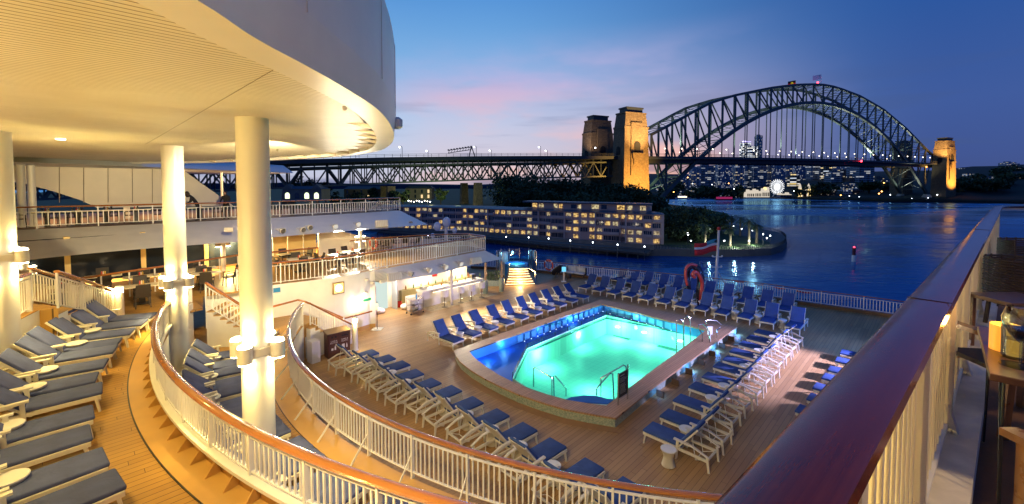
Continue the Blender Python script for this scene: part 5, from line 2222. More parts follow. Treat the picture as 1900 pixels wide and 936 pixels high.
# stairs from the lounge to the lower terrace
s1a, s1b = at(384, 581, ZA - .2), at(470, 612, ZB)
s1a = Vector((new1.x + .12, new1.y + .05, ZA))
s1b = at(492, 640, ZB)
dd = (s1b - s1a)
dd.z = 0
wv = Vector((-dd.y, dd.x, 0)).normalized() * 1.5
stairs(s1a, Vector((s1b.x, s1b.y, ZB)), wv, 9, 'wooden stairs behind the near column, from the lounge down to the lower terrace')
railing([s1a, Vector((s1b.x, s1b.y, ZB))], 'sloping railing of the stairs behind the near column', H=1.0, base=.12, every=1.6, sp=.16)
# stairs from the lower terrace to the pool deck
s2a = Vector((new2.x + .1, new2.y + .05, ZB))
s2b = at(652, 638, ZC)
dd = (s2b - s2a)
dd.z = 0
wv2 = Vector((-dd.y, dd.x, 0)).normalized() * 1.4
stairs(s2a, Vector((s2b.x, s2b.y, ZC)), wv2, 9, 'wooden stairs behind the brown bins, from the lower terrace down to the pool deck')
railing([s2a, Vector((s2b.x, s2b.y, ZC))], 'sloping railing of the stairs behind the brown bins', H=1.0, base=.12, every=1.6, sp=.16)
# wall handrails
m = MB()
w_ = [at(500, 571, ZB + 1.0), at(553, 557, ZB + 1.0), at(566, 560, ZB + .9), at(636, 590, ZC + 1.4)]
m.tube(w_, .045, 8)
tag(m.build('wall_handrail', WOODR), 'varnished handrail fixed along the foot of the white clock wall', 'handrail')
m = MB()
w_ = [at(640, 591, ZC + 1.05), at(690, 578, ZC + 1.05)]
m.tube(w_, .045, 8)
tag(m.build('wall_handrail', WOODR), 'short varnished handrail right of the bollard lamp by the bins', 'handrail')
# white bulwark between the far end of rail one and the stairs
m = MB()
bk_ = arc(C1, R1 + .02, a1n, a1n + 9, 8)
m.wall(bk_, ZB, ZA + .24, .1)
tag(m.build('stair_cheek', WHITE), 'white cheek wall beside the top of the stairs, left of the near column', 'wall')

# ---- overhead round deck
disc_px = [(365, 0), (480, 75), (600, 140), (690, 195), (718, 222), (728, 240), (731, 252), (728, 264), (717, 274), (700, 281), (660, 288), (600, 293.5), (500, 299), (400, 303)]
ZD = 1.2
dp_ = [at(u, v, ZD) for u, v in disc_px]
dl = [(-2.0, -7.0), (-2.03, -2), (-2.04, 1.2)] + [(p.x, p.y) for p in dp_]
dl = [(p.x, p.y) for p in smoothpts([Vector((a[0], a[1], 0)) for a in dl], 6)]
dl += [(-22.5, 24.6), (-30, 24.9), (-40, 22), (-40, -7)]
inner = offs(dl, .55)
ce = empty('overhead_deck', (-2.0, 6.0, ZD))
tag(ce, 'huge round cream overhead deck with slatted ceiling filling the upper left', 'overhead deck')
og = Vector(ce.location)
CEIL = bpy.data.materials.new('slatted_ceiling')
CEIL.use_nodes = True
t = CEIL.node_tree
b = t.nodes['Principled BSDF']
g = N(t, 'ShaderNodeNewGeometry')
mpn = N(t, 'ShaderNodeMapping')
mpn.inputs['Rotation'].default_value = (0, 0, -ANG)
t.links.new(g.outputs['Position'], mpn.inputs[0])
s = N(t, 'ShaderNodeSeparateXYZ')
t.links.new(mpn.outputs[0], s.inputs[0])
fr = math_n(t, 'FRACT', math_n(t, 'DIVIDE', s.outputs[1], .095))
gr_ = math_n(t, 'LESS_THAN', fr, .19)
nzz = N(t, 'ShaderNodeTexNoise', i_Scale=1.2, i_Detail=4.0)
t.links.new(g.outputs['Position'], nzz.inputs['Vector'])
cc = ramp(t, nzz.outputs[0], [(.3, (.66, .62, .52)), (.7, (.76, .72, .62))])
t.links.new(mixc(t, gr_, cc, (.15, .11, .06)), b.inputs['Base Color'])
b.inputs['Roughness'].default_value = .42
bp = N(t, 'ShaderNodeBump', i_Strength=.6, i_Distance=.012)
t.links.new(math_n(t, 'SUBTRACT', 1.0, gr_), bp.inputs['Height'])
t.links.new(bp.outputs[0], b.inputs['Normal'])


def cp(m, nm, mt, sm=False):
    m.v = [tuple(Vector(v) - og) for v in m.v]
    return m.build(nm, mt, ce, smooth=sm)


m = MB()
m.add([(x, y, ZD + .10) for x, y in inner], [tuple(reversed(range(len(inner))))])
cp(m, 'ceiling', CEIL)
m = MB()
k = len(dl)
lipA, lipB = [(x, y, ZD) for x, y in dl], [(x, y, ZD) for x, y in offs(dl, .42)]
m.strip(lipB[:-3], lipA[:-3])
m.strip([(x, y, ZD + .10) for x, y, z in lipB][:-3], lipB[:-3])
cp(m, 'lip', WHITE, 'auto')
m = MB()
A0 = [(x, y, ZD) for x, y in dl][:-3]
A1 = [(x, y, ZD + .5) for x, y in offs(dl, -.05)][:-3]
A2 = [(x, y, ZD + 1.9) for x, y in offs(dl, -.05)][:-3]
A3 = [(x, y, ZD + 2.0) for x, y in offs(dl, .05)][:-3]
A4 = [(x, y, ZD + 2.0) for x, y in offs(dl, .5)][:-3]
for P_, Q_ in ((A0, A1), (A1, A2), (A2, A3), (A3, A4)):
    m.strip(P_, Q_)
cp(m, 'outer_fascia', WHITE, 'auto')
acc_ = 0
fo2 = offs(dl, -.056)
for i in range(1, len(fo2) - 8):
    acc_ += math.hypot(fo2[i][0] - fo2[i - 1][0], fo2[i][1] - fo2[i - 1][1])
    if acc_ > 2.6:
        acc_ = 0
        m = MB()
        m.beam((*fo2[i], ZD + .5), (*fo2[i], ZD + 1.9), .008)
        cp(m, 'weld_seam', mat('weld_grey', (.66, .64, .61), .5))
m = MB()
m.add([(x, y, ZD + 1.5) for x, y in offs(dl, .4)], [tuple(range(len(dl)))])
cp(m, 'roof_slab', WHITE)
# stiffener wedges inside the lip, round the far curve
cum = 0
last = None
lp2 = offs(dl, .42)[:-3]
for i in range(1, len(lp2)):
    a_, b_ = Vector((*lp2[i - 1], 0)), Vector((*lp2[i], 0))
    if b_.y < 8.2:
        continue
    cum += (b_ - a_).length
    if cum > 1.0:
        cum = 0
        d_ = (b_ - a_).normalized()
        n_ = Vector((-d_.y, d_.x, 0))
        m = MB()
        q = b_ + Vector((0, 0, ZD))
        m.add([q, q + Vector((0, 0, .099)), q + n_ * .5 + Vector((0, 0, .099)), q + d_ * .02, q + d_ * .02 + Vector((0, 0, .099)), q + d_ * .02 + n_ * .5 + Vector((0, 0, .099))], [(0, 1, 2), (5, 4, 3), (0, 2, 5, 3), (0, 3, 4, 1)])
        cp(m, 'stiffener', mat('stiffener_tan', (.42, .36, .26), .5))
m = MB()
s0_, s1_ = at(270, 268, ZD + .098), at(528, 118, ZD + .098)
m.beam(s0_, s1_, .006, .004)
cp(m, 'panel_seam', mat('seam_dark', (.12, .09, .05), .7))
# railing on top of the round deck
rt = offs(dl, .25)[18:-8]
railing([Vector((p[0], p[1], ZD + 2.0)) for p in rt], 'dark topped railing on the rim of the overhead deck at the top of the picture', H=1.2, base=.05, every=1.6, sp=.16, hand=DARK) if False else railing([Vector((p[0], p[1], ZD + 2.0)) for p in rt], 'railing on the rim of the huge round overhead deck', H=1.2, base=.05, every=1.6, sp=.16, bal=.05)
m = MB()
lpx = at(733, 232, 1.45)
m.lathe([(.06, -.1), (.13, -.05), (.13, .12), (.05, .18)], (0, 0, 0), 12)
o = m.build('hull_lamp', WHITE2, loc=(lpx.x + .05, lpx.y, 1.45))
tag(o, 'small round lamp housing on the outer edge of the overhead deck', 'lamp')


# ---- columns with their lamp rings
def column(x, y, z0, z1, rad, zf, label, lampcol=WARM, power=260, heads=4, hr=.13, arm=.40, light_on=True):
    e = empty('column', (x, y, z0))
    tag(e, label, 'column')
    m = MB()
    H = z1 - z0
    m.lathe([(rad * 1.12, 0), (rad * 1.12, .06), (rad, .08), (rad, H)], n=40)
    m.build('shaft', WHITE, e, smooth='auto')
    f = empty('wall_lamp_ring', (x, y, zf))
    tag(f, 'lamp ring round the ' + label, 'lamp')
    m = MB()
    m.lathe([(rad + .004, -.07), (rad + .05, -.07), (rad + .05, .07), (rad + .004, .07)], n=32)
    m.build('band', OFFW, f, smooth='auto')
    for k_ in range(heads):
        a_ = math.tau * (k_ + .15) / heads + math.atan2(-y, -x) + math.pi / heads
        c = Vector((math.cos(a_), math.sin(a_), 0)) * arm
        m = MB()
        m.beam(c * .6, c, .08, .05)
        m.build('arm', OFFW, f)
        m = MB()
        m.lathe([(hr, -.15), (hr, .15)], c, 18)
        m.build('lamp_head', OFFW, f, smooth='auto')
        m = MB()
        m.lathe([(hr * .92, .151), (hr * .85, .185), (hr * .4, .21)], c, 16)
        m.build('upper_lens', LAMPW, f)
        m = MB()
        m.lathe([(hr * .85, -.175), (hr * .85, -.151)], c, 16)
        m.build('lower_lens', LAMPW, f)
    if light_on:
        for k_ in range(heads):
            a_ = math.tau * (k_ + .15) / heads + math.atan2(-y, -x) + math.pi / heads
            c = Vector((x + math.cos(a_) * arm, y + math.sin(a_) * arm, zf))
            light('uplight', 'SPOT', c + Vector((0, 0, .2)), lampcol, power / heads, .07, aim=c + Vector((0, 0, 5)), cone=110, blend=.9)
            light('downlight', 'SPOT', c + Vector((0, 0, -.2)), lampcol, power * .5 / heads, .07, aim=c + Vector((0, 0, -5)), cone=110, blend=.9)
    return e


def colx(u, d):
    return (u - 950) / 800 * d


column(colx(471, 8.4), 8.4, ZB, ZD + .1, .285, -3.2, 'thick white column nearest the lens', power=1250)
column(colx(322, 14.2), 14.2, ZB, ZD + .1, .30, -3.2, 'white column beside the far end of the nearest railing', power=1800)
column(-12.42, 10.4, ZA, ZD + .1, .285, -1.73, 'white column at the left edge', power=1600)
p = at(415, 503, ZA)
column(p.x, p.y, ZA, -3.0 + .0, .12, ZA + 1.55, 'slim white lounge post between the two big columns', power=260, heads=2, hr=.12, arm=.28)
p = at(669, 473, ZA)
column(p.x, p.y, ZA, -3.0, .12, ZA + 1.1, 'slim white lounge post near the far end of the terrace', power=200, heads=2, hr=.11, arm=.28)
p = at(47, 545, ZA)
column(p.x, p.y, ZA, -3.0, .14, ZA + 1.0, 'slim white lit post among the lounge tables at far left', power=200, heads=2, hr=.12, arm=.3)


# ---- lamp bollards
def bollard(u, vb, vt, z, label, pw=60):
    p = at(u, vb, z)
    H = atd(u, vt, p.y).z - z
    e = empty('bollard_lamp', p)
    tag(e, label, 'bollard lamp', 'bollard lamps')
    m = MB()
    m.lathe([(.15, 0), (.15, .03), (.125, .04), (.125, H - .22)], n=20)
    m.build('post', WHITE2, e, smooth='auto')
    m = MB()
    m.lathe([(.115, H - .219), (.115, H - .02)], n=20)
    m.build('lens', LAMPS, e, smooth='auto')
    m = MB()
    m.lathe([(.125, H - .019), (.11, H + .02), (.03, H + .05)], n=20)
    m.build('cap', WHITE2, e, smooth='auto')
    light('bollard_light', 'POINT', (p.x + .05, p.y - .2, p.z + H - .12), WARM, pw, .12)


bollard(223, 590, 532, ZA, 'white lamp bollard at the foot of the left stairs', 50)
bollard(659.5, 650, 590, ZC, 'white lamp bollard beside the brown bins', 70)
bollard(501, 612, 566, ZB, 'white lamp bollard just right of the near column', 60)

# ---- added and assumed lights over terrace, lounge and balcony
for (x, y, w_) in ((-9, 6, 'nearest the middle'), (-12.5, 12, 'above the far loungers'), (-5.5, 4.2, 'closest to the lip'), (-16, 8, 'farthest left')):  # downlights added to light the terrace, without a seen source
    e = empty('added_downlight', (x, y, ZD + .07))
    tag(e, 'added ceiling downlight in the round overhead deck, ' + w_, 'downlight', 'added ceiling downlights')
    m = MB()
    m.lathe([(.10, 0), (.10, .02)], n=16)
    m.build('lens', LAMPS, e)
    light('added_terrace_light', 'SPOT', (x, y, ZD - .02), WARM, 600, .12, aim=(x + .5, y + .4, -5), cone=130, blend=.9)
for (u, v, pw) in ((180, 505, 170), (300, 492, 170), (420, 485, 170), (545, 458, 200), (610, 452, 160)):
    p = at(u, v + 22, ZA)
    light('lounge_light', 'POINT', (p.x * 1.06, p.y * 1.06, -3.25), (1, .70, .24), pw * 5.5, .15)  # assumed unseen lamps under the soffit, lighting the lounge tables
for q_, pw in ((1.2, 150), (3.0, 150), (6.0, 110), (9.5, 110), (13.0, 110)):
    p = g0 + gd_ * q_ + gn * .9
    light('lounge_light', 'POINT', (p.x, p.y, ZA + 1.75), (1, .70, .24), pw, .12)  # extra points added to brighten the lounge back wall
for (u, v) in ((90, 420), (300, 408), (470, 398)):
    p = at(u, v, ZU) * 1.12
    light('assumed_balcony_light', 'POINT', (p.x, p.y, .7), (1, .66, .3), 330, .2)  # assumed unseen lamps, giving the balcony wall its warm light


# added floods and lanterns, no seen source, brightening ceiling, fascias and pool deck
for (x, y, ax, ay, az_, pw, w_) in ((-2.4, 2.2, 2.0, 13.5, -8, 1700, 'nearest the lens'), (-2.12, 5.5, -8.0, 27.0, -4.6, 2300, 'second from the lens'), (-6.5, 12.0, -17.0, 27.0, -3, 5500, 'above the lower terrace')):
    p = Vector((x, y, ZD - .22))
    aim = Vector((ax, ay, az_))
    e = empty('added_floodlight', p)
    tag(e, 'small cream added floodlight under the lip of the overhead deck, ' + w_, 'floodlight', 'added floodlights under the overhead deck')
    e.rotation_euler = (aim - p).to_track_quat('-Z', 'Y').to_euler()
    m = MB()
    m.lathe([(.018, .03), (.028, .015), (.03, -.02)], n=14)
    m.build('housing', OFFW, e)
    light('added_flood_beam', 'SPOT', p + (aim - p).normalized() * .12, (1, .77, .42), pw, .12, aim=aim, cone=84 if y < 3 else (46 if y < 6 else 76), blend=.8)
for (x, y, z, w_) in ((-13, -1.5, -2.2, 'inboard'), (-7, -3.0, -2.2, 'outboard')):
    m = MB()
    m.lathe([(.10, -.12), (.10, .12)], n=14)
    tag(m.build('added_lantern', LAMPS, loc=(x, y, z)), 'warm unseen lantern added behind the terrace loungers, ' + w_, 'lamp')
    light('terrace_lantern', 'POINT', (x, y + .25, z), WARM, 1700, .15)  # unseen fill light added to even out the ceiling


# ---- floodlights and speakers on the fascias
def flood(u, v, d, label, aim, pw=0, sz=.18, col=(1, .84, .60)):
    p = atd(u, v, d)
    e = empty('floodlight', p)
    tag(e, label, 'floodlight', 'floodlights on the fascias')
    e.rotation_euler = (Vector(aim) - p).to_track_quat('-Z', 'Y').to_euler()
    m = MB()
    m.lathe([(sz * .5, .16), (sz * .9, .05), (sz, -.12), (sz * .93, -.14)], n=18)
    m.build('housing', OFFW, e, smooth='auto')
    m = MB()
    m.lathe([(sz * .85, -.145), (sz * .85, -.141)], n=18)
    m.build('lens', emis('flood_lens_on', (1, .93, .8), .5) if pw else mat('flood_lens_off', (.12, .12, .12), .1), e)
    m = MB()
    m.beam((-sz * 1.15, 0, 0), (-sz * 1.15, 0, .3), .03)
    m.beam((sz * 1.15, 0, 0), (sz * 1.15, 0, .3), .03)
    m.beam((-sz * 1.15, 0, .3), (sz * 1.15, 0, .3), .03)
    m.build('bracket', OFFW, e)
    if pw:
        dv_ = (Vector(aim) - p).normalized()
        light('flood_beam', 'SPOT', p + dv_ * .2, col, pw, .14, aim=aim, cone=100, blend=.7)


def dnear(pl, u, push=-.25):
    """depth of the fascia surface under pixel column u"""
    best = min(pl, key=lambda p: abs((950 + 800 * p.x / p.y) - u))
    return best.y + push


mid_U = [a.lerp(b_, .5) for a, b_ in zip(US_T, US_B)]
mid_L = [a.lerp(b_, .5) for a, b_ in zip(LS_T, LS_B)]
for i, (u, v, pw) in enumerate([(523, 428, 0), (561, 426, 0), (574, 422, 0), (621, 420, 1300), (664, 416, 1300), (761, 414, 0)]):
    flood(u, v, dnear(mid_U, u, -1.3), '%s round floodlight from the left on the upper fascia' % ORD[i], (4, 16, ZC), pw)
for i, (u, v, pw) in enumerate([(762, 508, 0), (796, 501, 850), (826, 495, 850), (854, 489, 850)]):
    flood(u, v, dnear(mid_L, u, -.6), '%s round floodlight from the left above the poolside bar' % ORD[i], (1.5, 24, ZC), pw)


def speaker(u, v, d, s, label, rz=0.5):
    p = atd(u, v, d)
    e = empty('loudspeaker', p, rz)
    e.rotation_euler = (R(-15), 0, rz)
    tag(e, label, 'loudspeaker', 'speakers on the fascias')
    m = MB()
    m.prism([(-s, -s * .5), (s, -s * .5), (s * .8, s * .5), (-s * .8, s * .5)], -s * .55, s * .55)
    m.build('cabinet', OFFW, e, bevel=.04)
    m = MB()
    for k_ in range(7):
        x = -s * .8 + s * 1.6 * k_ / 6
        m.box(x - .02, x + .02, -s * .5 - .02, -s * .5 - .002, -s * .45, s * .45)
    m.build('grille', WHITE2, e)
    m = MB()
    m.beam((0, s * .4, 0), (-.1, s * 1.0, .1), .07)
    m.build('bracket', OFFW, e)


speaker(731, 514, dnear(mid_L, 731, -1.0), .42, 'big cream box loudspeaker left end of the bar fascia', .6)
speaker(882, 484, dnear(mid_L, 882, -1.0), .42, 'big cream box loudspeaker at the right end of the bar fascia', .6)
speaker(707, 416, dnear(mid_U, 707, -1.6), .46, 'big cream box loudspeaker at the right end of the upper fascia', .6)
speaker(425, 427, dnear(mid_U, 425, -1.6), .22, 'small cream loudspeaker on the upper fascia left of the thick column', .3)
speaker(710, 522, dnear(mid_L, 722, -.5), .2, 'small horn loudspeaker beside the big one above the bar door', .9)
# ================================================================== POOL
pe = empty('swimming_pool', (base_c.x, base_c.y, ZC))
tag(pe, 'raised swimming pool with teak coping, blue ledge and glowing turquoise water', 'swimming pool')
og = Vector(pe.location)


def pp_(m, nm, mt, sm=False, lab=None):
    m.v = [tuple(Vector(v) - og) for v in m.v]
    o = m.build(nm, mt, pe, smooth=sm)
    if lab:
        o['label'] = lab
    return o


def ring(A, B, z0, z1, m):
    n = len(A)
    for i in range(n):
        j = (i + 1) % n
        a, b_, c, d = A[i], A[j], B[j], B[i]
        m.add([(a.x, a.y, z1), (b_.x, b_.y, z1), (c.x, c.y, z1), (d.x, d.y, z1), (a.x, a.y, z0), (b_.x, b_.y, z0), (c.x, c.y, z0), (d.x, d.y, z0)],
              [(0, 1, 2, 3), (7, 6, 5, 4), (0, 4, 5, 1), (2, 6, 7, 3)])


MOS = bpy.data.materials.new('green_mosaic')
MOS.use_nodes = True
t = MOS.node_tree
b = t.nodes['Principled BSDF']
tcn = N(t, 'ShaderNodeTexCoord')
vv = N(t, 'ShaderNodeTexVoronoi', i_Scale=28.0)
vv.distance = 'CHEBYCHEV'
t.links.new(tcn.outputs['Object'], vv.inputs['Vector'])
sc_ = N(t, 'ShaderNodeSeparateColor')
t.links.new(vv.outputs['Color'], sc_.inputs[0])
t.links.new(ramp(t, sc_.outputs[0], [(.1, (.22, .30, .26)), (.5, (.30, .37, .32)), (.9, (.40, .45, .39))]), b.inputs['Base Color'])
b.inputs['Roughness'].default_value = .3
LEDGE = mat('pool_ledge_blue', (.008, .10, .42), .5, var=.08, vscale=1)
PWALL = mat('pool_wall_blue', (.03, .22, .60), .35)
PFLOOR = mat('pool_floor', (.60, .86, .80), .6, var=.08, vscale=.6)
t = PFLOOR.node_tree
b = t.nodes['Principled BSDF']
g = N(t, 'ShaderNodeNewGeometry')
mq = N(t, 'ShaderNodeMapping')
mq.inputs['Rotation'].default_value = (0, 0, -ANG)
t.links.new(g.outputs['Position'], mq.inputs[0])
sq = N(t, 'ShaderNodeSeparateXYZ')
t.links.new(mq.outputs[0], sq.inputs[0])
gx_ = math_n(t, 'MAXIMUM', math_n(t, 'LESS_THAN', math_n(t, 'FRACT', math_n(t, 'DIVIDE', sq.outputs[0], .30)), .06), math_n(t, 'LESS_THAN', math_n(t, 'FRACT', math_n(t, 'DIVIDE', sq.outputs[1], .30)), .06))
src = b.inputs['Base Color'].links[0].from_socket
t.links.new(mixc(t, math_n(t, 'MULTIPLY', gx_, .45), src, (.30, .52, .48)), b.inputs['Base Color'])
TILE = mat('pool_tile_line', (.02, .10, .12), .3)
m = MB()
ring(pout, pinn, ZK - .06, ZK, m)
pp_(m, 'coping', COPE)
m = MB()
nP = len(pbase)
m.strip([(p.x, p.y, ZC - .3) for p in pbase + pbase[:1]], [(p.x, p.y, ZK - .061) for p in pbase + pbase[:1]])
pp_(m, 'mosaic_wall', MOS)
m = MB()
sk0 = [p + (p - base_c).normalized() * .26 for p in pout[:11]]
sk1 = [p + (base_c - p).normalized() * .0 for p in pbase[:11]]
m.prism([(p.x, p.y) for p in sk0] + [(p.x, p.y) for p in reversed(sk1)], ZC + .003, ZC + .012)
pp_(m, 'edge_board', mat('teak_border', (.33, .18, .085), .45, var=.1, vscale=3))
# ledge and inner basin
ZL, ZWt, ZF = -8.12, -8.17, -9.3
rm_px = [(978, 647), (951, 702), (1000, 733), (1050, 746), (1127, 751), (1205, 697), (1309, 621), (1216, 602), (1125, 585), (1053, 615)]
rim = [at(u, v, ZL) for u, v in rm_px]
rc0 = sum(rim, Vector()) / len(rim)
m = MB()
lp_ = [pinn[i] for i in (16, 17, 18, 0, 1, 2, 3, 4, 5)] + [rim[i] for i in (1, 0, 9, 8, 7, 6)] + [pinn[i] for i in (13, 14, 15)]
m.add([(p.x, p.y, ZL) for p in lp_], [tuple(range(len(lp_)))])
pp_(m, 'ledge', LEDGE)
m = MB()
m.strip([(pinn[i].x, pinn[i].y, ZL + .05) for i in (13, 12, 11, 10)], [(p.x, p.y, ZL + .05) for p in [pinn[13].lerp(rc0, .02), pinn[12].lerp(rc0, .035), pinn[11].lerp(rc0, .04), pinn[10].lerp(rc0, .05)]])
pp_(m, 'side_ledge', LEDGE)
m = MB()
m.strip([(p.x, p.y, ZK - .06) for p in pinn + pinn[:1]], [(p.x, p.y, ZL) for p in pinn + pinn[:1]])
pp_(m, 'ledge_wall', PWALL)
m = MB()
m.strip([(p.x, p.y, ZL) for p in rim + rim[:1]], [(p.x, p.y, ZF) for p in rim + rim[:1]])
m.add([(p.x, p.y, ZF) for p in rim], [tuple(range(len(rim)))])
pp_(m, 'basin', PFLOOR)
# dark lines and slotted gutter round the rim
rc = sum(rim, Vector()) / len(rim)
for k_, dz in enumerate((.02, .09, .16)):
    m = MB()
    seq = [rim[i] for i in (1, 0, 9, 8, 7, 6)]
    m.tube([Vector((p.x, p.y, 0)) + (rc - p).normalized() * (.03 + .0) + Vector((0, 0, ZL + .02 - dz * .0 + .10 - dz + .16)) for p in [Vector((q.x, q.y, 0)) for q in seq]], .012, 5)
    pp_(m, 'rail_bar', DARK)
for a_, b_ in ((1, 0), (0, 9), (9, 8), (8, 7), (7, 6)):
    p, q = rim[a_], rim[b_]
    nn = max(2, int((q - p).length / 1.1))
    for i in range(nn):
        c = p.lerp(q, i / nn)
        m = MB()
        m.beam((c.x, c.y, ZL), (c.x, c.y, ZL + .26), .03)
        pp_(m, 'bar_post', DARK)
m = MB()
for a_, b_ in ((1, 0), (0, 9), (9, 8), (8, 7), (7, 6), (6, 5), (5, 4)):
    p, q = rim[a_], rim[b_]
    i1 = (rc - p).normalized() * .02
    i2 = (rc - q).normalized() * .02
    m.beam(Vector((p.x, p.y, ZL - .2)) + i1, Vector((q.x, q.y, ZL - .2)) + i2, .02, .08)
pp_(m, 'tile_line', TILE)
# water
WAT = bpy.data.materials.new('pool_water')
WAT.use_nodes = True
t = WAT.node_tree
t.nodes.clear()
tr = N(t, 'ShaderNodeBsdfTransparent')
tr.inputs[0].default_value = (.55, .96, .86, 1)
gl = N(t, 'ShaderNodeBsdfGlossy', i_Roughness=.04)
tcn = N(t, 'ShaderNodeTexCoord')
nz_ = N(t, 'ShaderNodeTexNoise', i_Scale=1.6, i_Detail=3.0)
t.links.new(tcn.outputs['Object'], nz_.inputs['Vector'])
bp = N(t, 'ShaderNodeBump', i_Strength=.25, i_Distance=.05)
t.links.new(nz_.outputs[0], bp.inputs['Height'])
t.links.new(bp.outputs[0], gl.inputs['Normal'])
fz_ = N(t, 'ShaderNodeFresnel', i_IOR=1.33)
mx = N(t, 'ShaderNodeMixShader')
t.links.new(fz_.outputs[0], mx.inputs[0])
t.links.new(tr.outputs[0], mx.inputs[1])
t.links.new(gl.outputs[0], mx.inputs[2])
o_ = N(t, 'ShaderNodeOutputMaterial')
t.links.new(mx.outputs[0], o_.inputs[0])
m = MB()
m.add([(p.x, p.y, ZWt) for p in rim], [tuple(range(len(rim)))])
pp_(m, 'water_surface', WAT)
# curved blue step at the front corner
sc0 = at(1092, 752, ZWt + .02)
m = MB()
st_ = [at(u, v, ZWt - .05) for u, v in [(1048, 745), (1062, 737), (1085, 733), (1108, 734), (1128, 739), (1140, 744), (1150, 737), (1155, 731), (1162, 727), (1150, 735), (1127, 751)]]
st_ = [at(u, v, ZWt + .012) for u, v in [(1044, 744), (1060, 737), (1084, 733.5), (1108, 735), (1126, 740), (1138, 741), (1127, 750)]]
m.prism([(p.x, p.y) for p in st_], ZF + .002, ZWt + .012)
pp_(m, 'corner_step', LEDGE)
# floor grates
for u, v in ((1158, 624), (1241, 644)):
    c = at(u, v, ZF + .012)
    m = MB()
    e1, e2 = E_ * .45, S_ * .55
    m.add([c - e1 - e2, c + e1 - e2, c + e1 + e2, c - e1 + e2], [(0, 1, 2, 3)])
    pp_(m, 'floor_grate', mat('grate', (.06, .16, .14), .5))
# blue niches on the ledge wall with small lamps
for (i0, i1, cnt_) in ((18, 16, 15), (16, 14, 9)):
    p, q = pinn[i0], pinn[i1]
    for i in range(cnt_):
        c = p.lerp(q, (i + .7) / cnt_)
        inn = Vector((base_c.x - c.x, base_c.y - c.y, 0)).normalized()
        dirv = (q - p).normalized()
        m = MB()
        w = (q - p).length / cnt_ * .36
        m.add([Vector((c.x, c.y, ZL + .04)) + dirv * w * a + inn * f for a in (-1, 1) for f in (.03,)] + [Vector((c.x, c.y, ZK - .09)) + dirv * w * a + inn * .03 for a in (1, -1)], [(0, 1, 2, 3)])
        pp_(m, 'niche_panel', mat('niche_blue', (.10, .40, .80), .3))
        m = MB()
        m.ball(Vector((c.x, c.y, ZL + .04)) + inn * .12 + dirv * w * 1.3, .02, 6, 4)
        pp_(m, 'ledge_lamp', emis('ledge_lamp', (.6, .85, 1), 2.5))
for (u, v) in ((1060, 592), (1000, 612), (935, 640), (1180, 588), (1250, 605), (905, 660)):
    p = at(u, v, ZL + .28)
    light('ledge_light', 'POINT', p, (.10, .40, 1.0), 16, .1)
# underwater lamps
for (u, v) in ((1146, 607), (1195, 617), (1262, 633)):
    p = at(u, v, -8.55)
    m = MB()
    m.lathe([(.15, -.01), (.15, .01)], p, 14)
    pp_(m, 'underwater_lamp', emis('underwater_lamp', (.8, 1, .85), 8))
for (u, v, pw) in ((1146, 609, 95), (1200, 620, 95), (1262, 636, 95), (1075, 622, 80), (1010, 660, 80), (1100, 700, 80), (1180, 680, 70)):
    p = at(u, v, -8.6)
    light('pool_light', 'POINT', p, (.24, 1.0, .66), pw * 1.05, .22)
# small block and step on the pool edges
p = at(1212, 601, ZL)
m = MB()
m.beam(Vector((p.x, p.y, ZL + .14)) - S_ * .4, Vector((p.x, p.y, ZL + .14)) + S_ * .4, .5, .28)
pp_(m, 'filter_box', mat('grey_box', (.25, .28, .28), .5))
p = at(1325, 640, ZC)
m = MB()
for k_ in range(1):
    m.beam(Vector((p.x, p.y, ZC + .16)) - E_ * .38, Vector((p.x, p.y, ZC + .16)) + E_ * .38, .5, .10)
    m.beam(Vector((p.x, p.y, ZC + .06)) - E_ * .3, Vector((p.x, p.y, ZC + .06)) + E_ * .3, .3, .11)
tag(m.build('pool_step', COPE), 'small wooden step beside the pool at the right', 'step')
# light niches along the right side
for i in range(7):
    c = pbase[10].lerp(pbase[13], (i + 2.2) / 9.2)
    outv = S_
    m = MB()
    q = Vector((c.x, c.y, ZC + .13)) + outv * .16
    m.beam(q - E_ * .02, q + E_ * .02, .30, .25)
    pp_(m, 'side_fin', mat('side_fin_brown', (.12, .075, .045), .5))
for i in range(4):
    c = pbase[10].lerp(pbase[13], (i + .8) / 4)
    light('side_glow', 'POINT', Vector((c.x, c.y, ZC + .14)) + S_ * .12 + E_ * .5, (.10, .35, 1), 9, .08)


# handrails standing in the water
def bar3(px, zb, label, nm='pool_handrail', r=.028, scale=1):
    """px: (u, v) chain; uprights share the depth of their foot"""
    e = empty(nm, at(*px[0][:2], zb))
    tag(e, label, 'handrail', 'steel pool handrails')
    og_ = Vector(e.location)
    pts = []
    for (u, v, fu, fv) in px:
        d = at(fu, fv, zb).y
        pts.append(atd(u, v, d) - og_)
    m = MB()
    m.tube(pts, r, 8)
    m.build('tube', CHROME, e, smooth='auto')
    return e


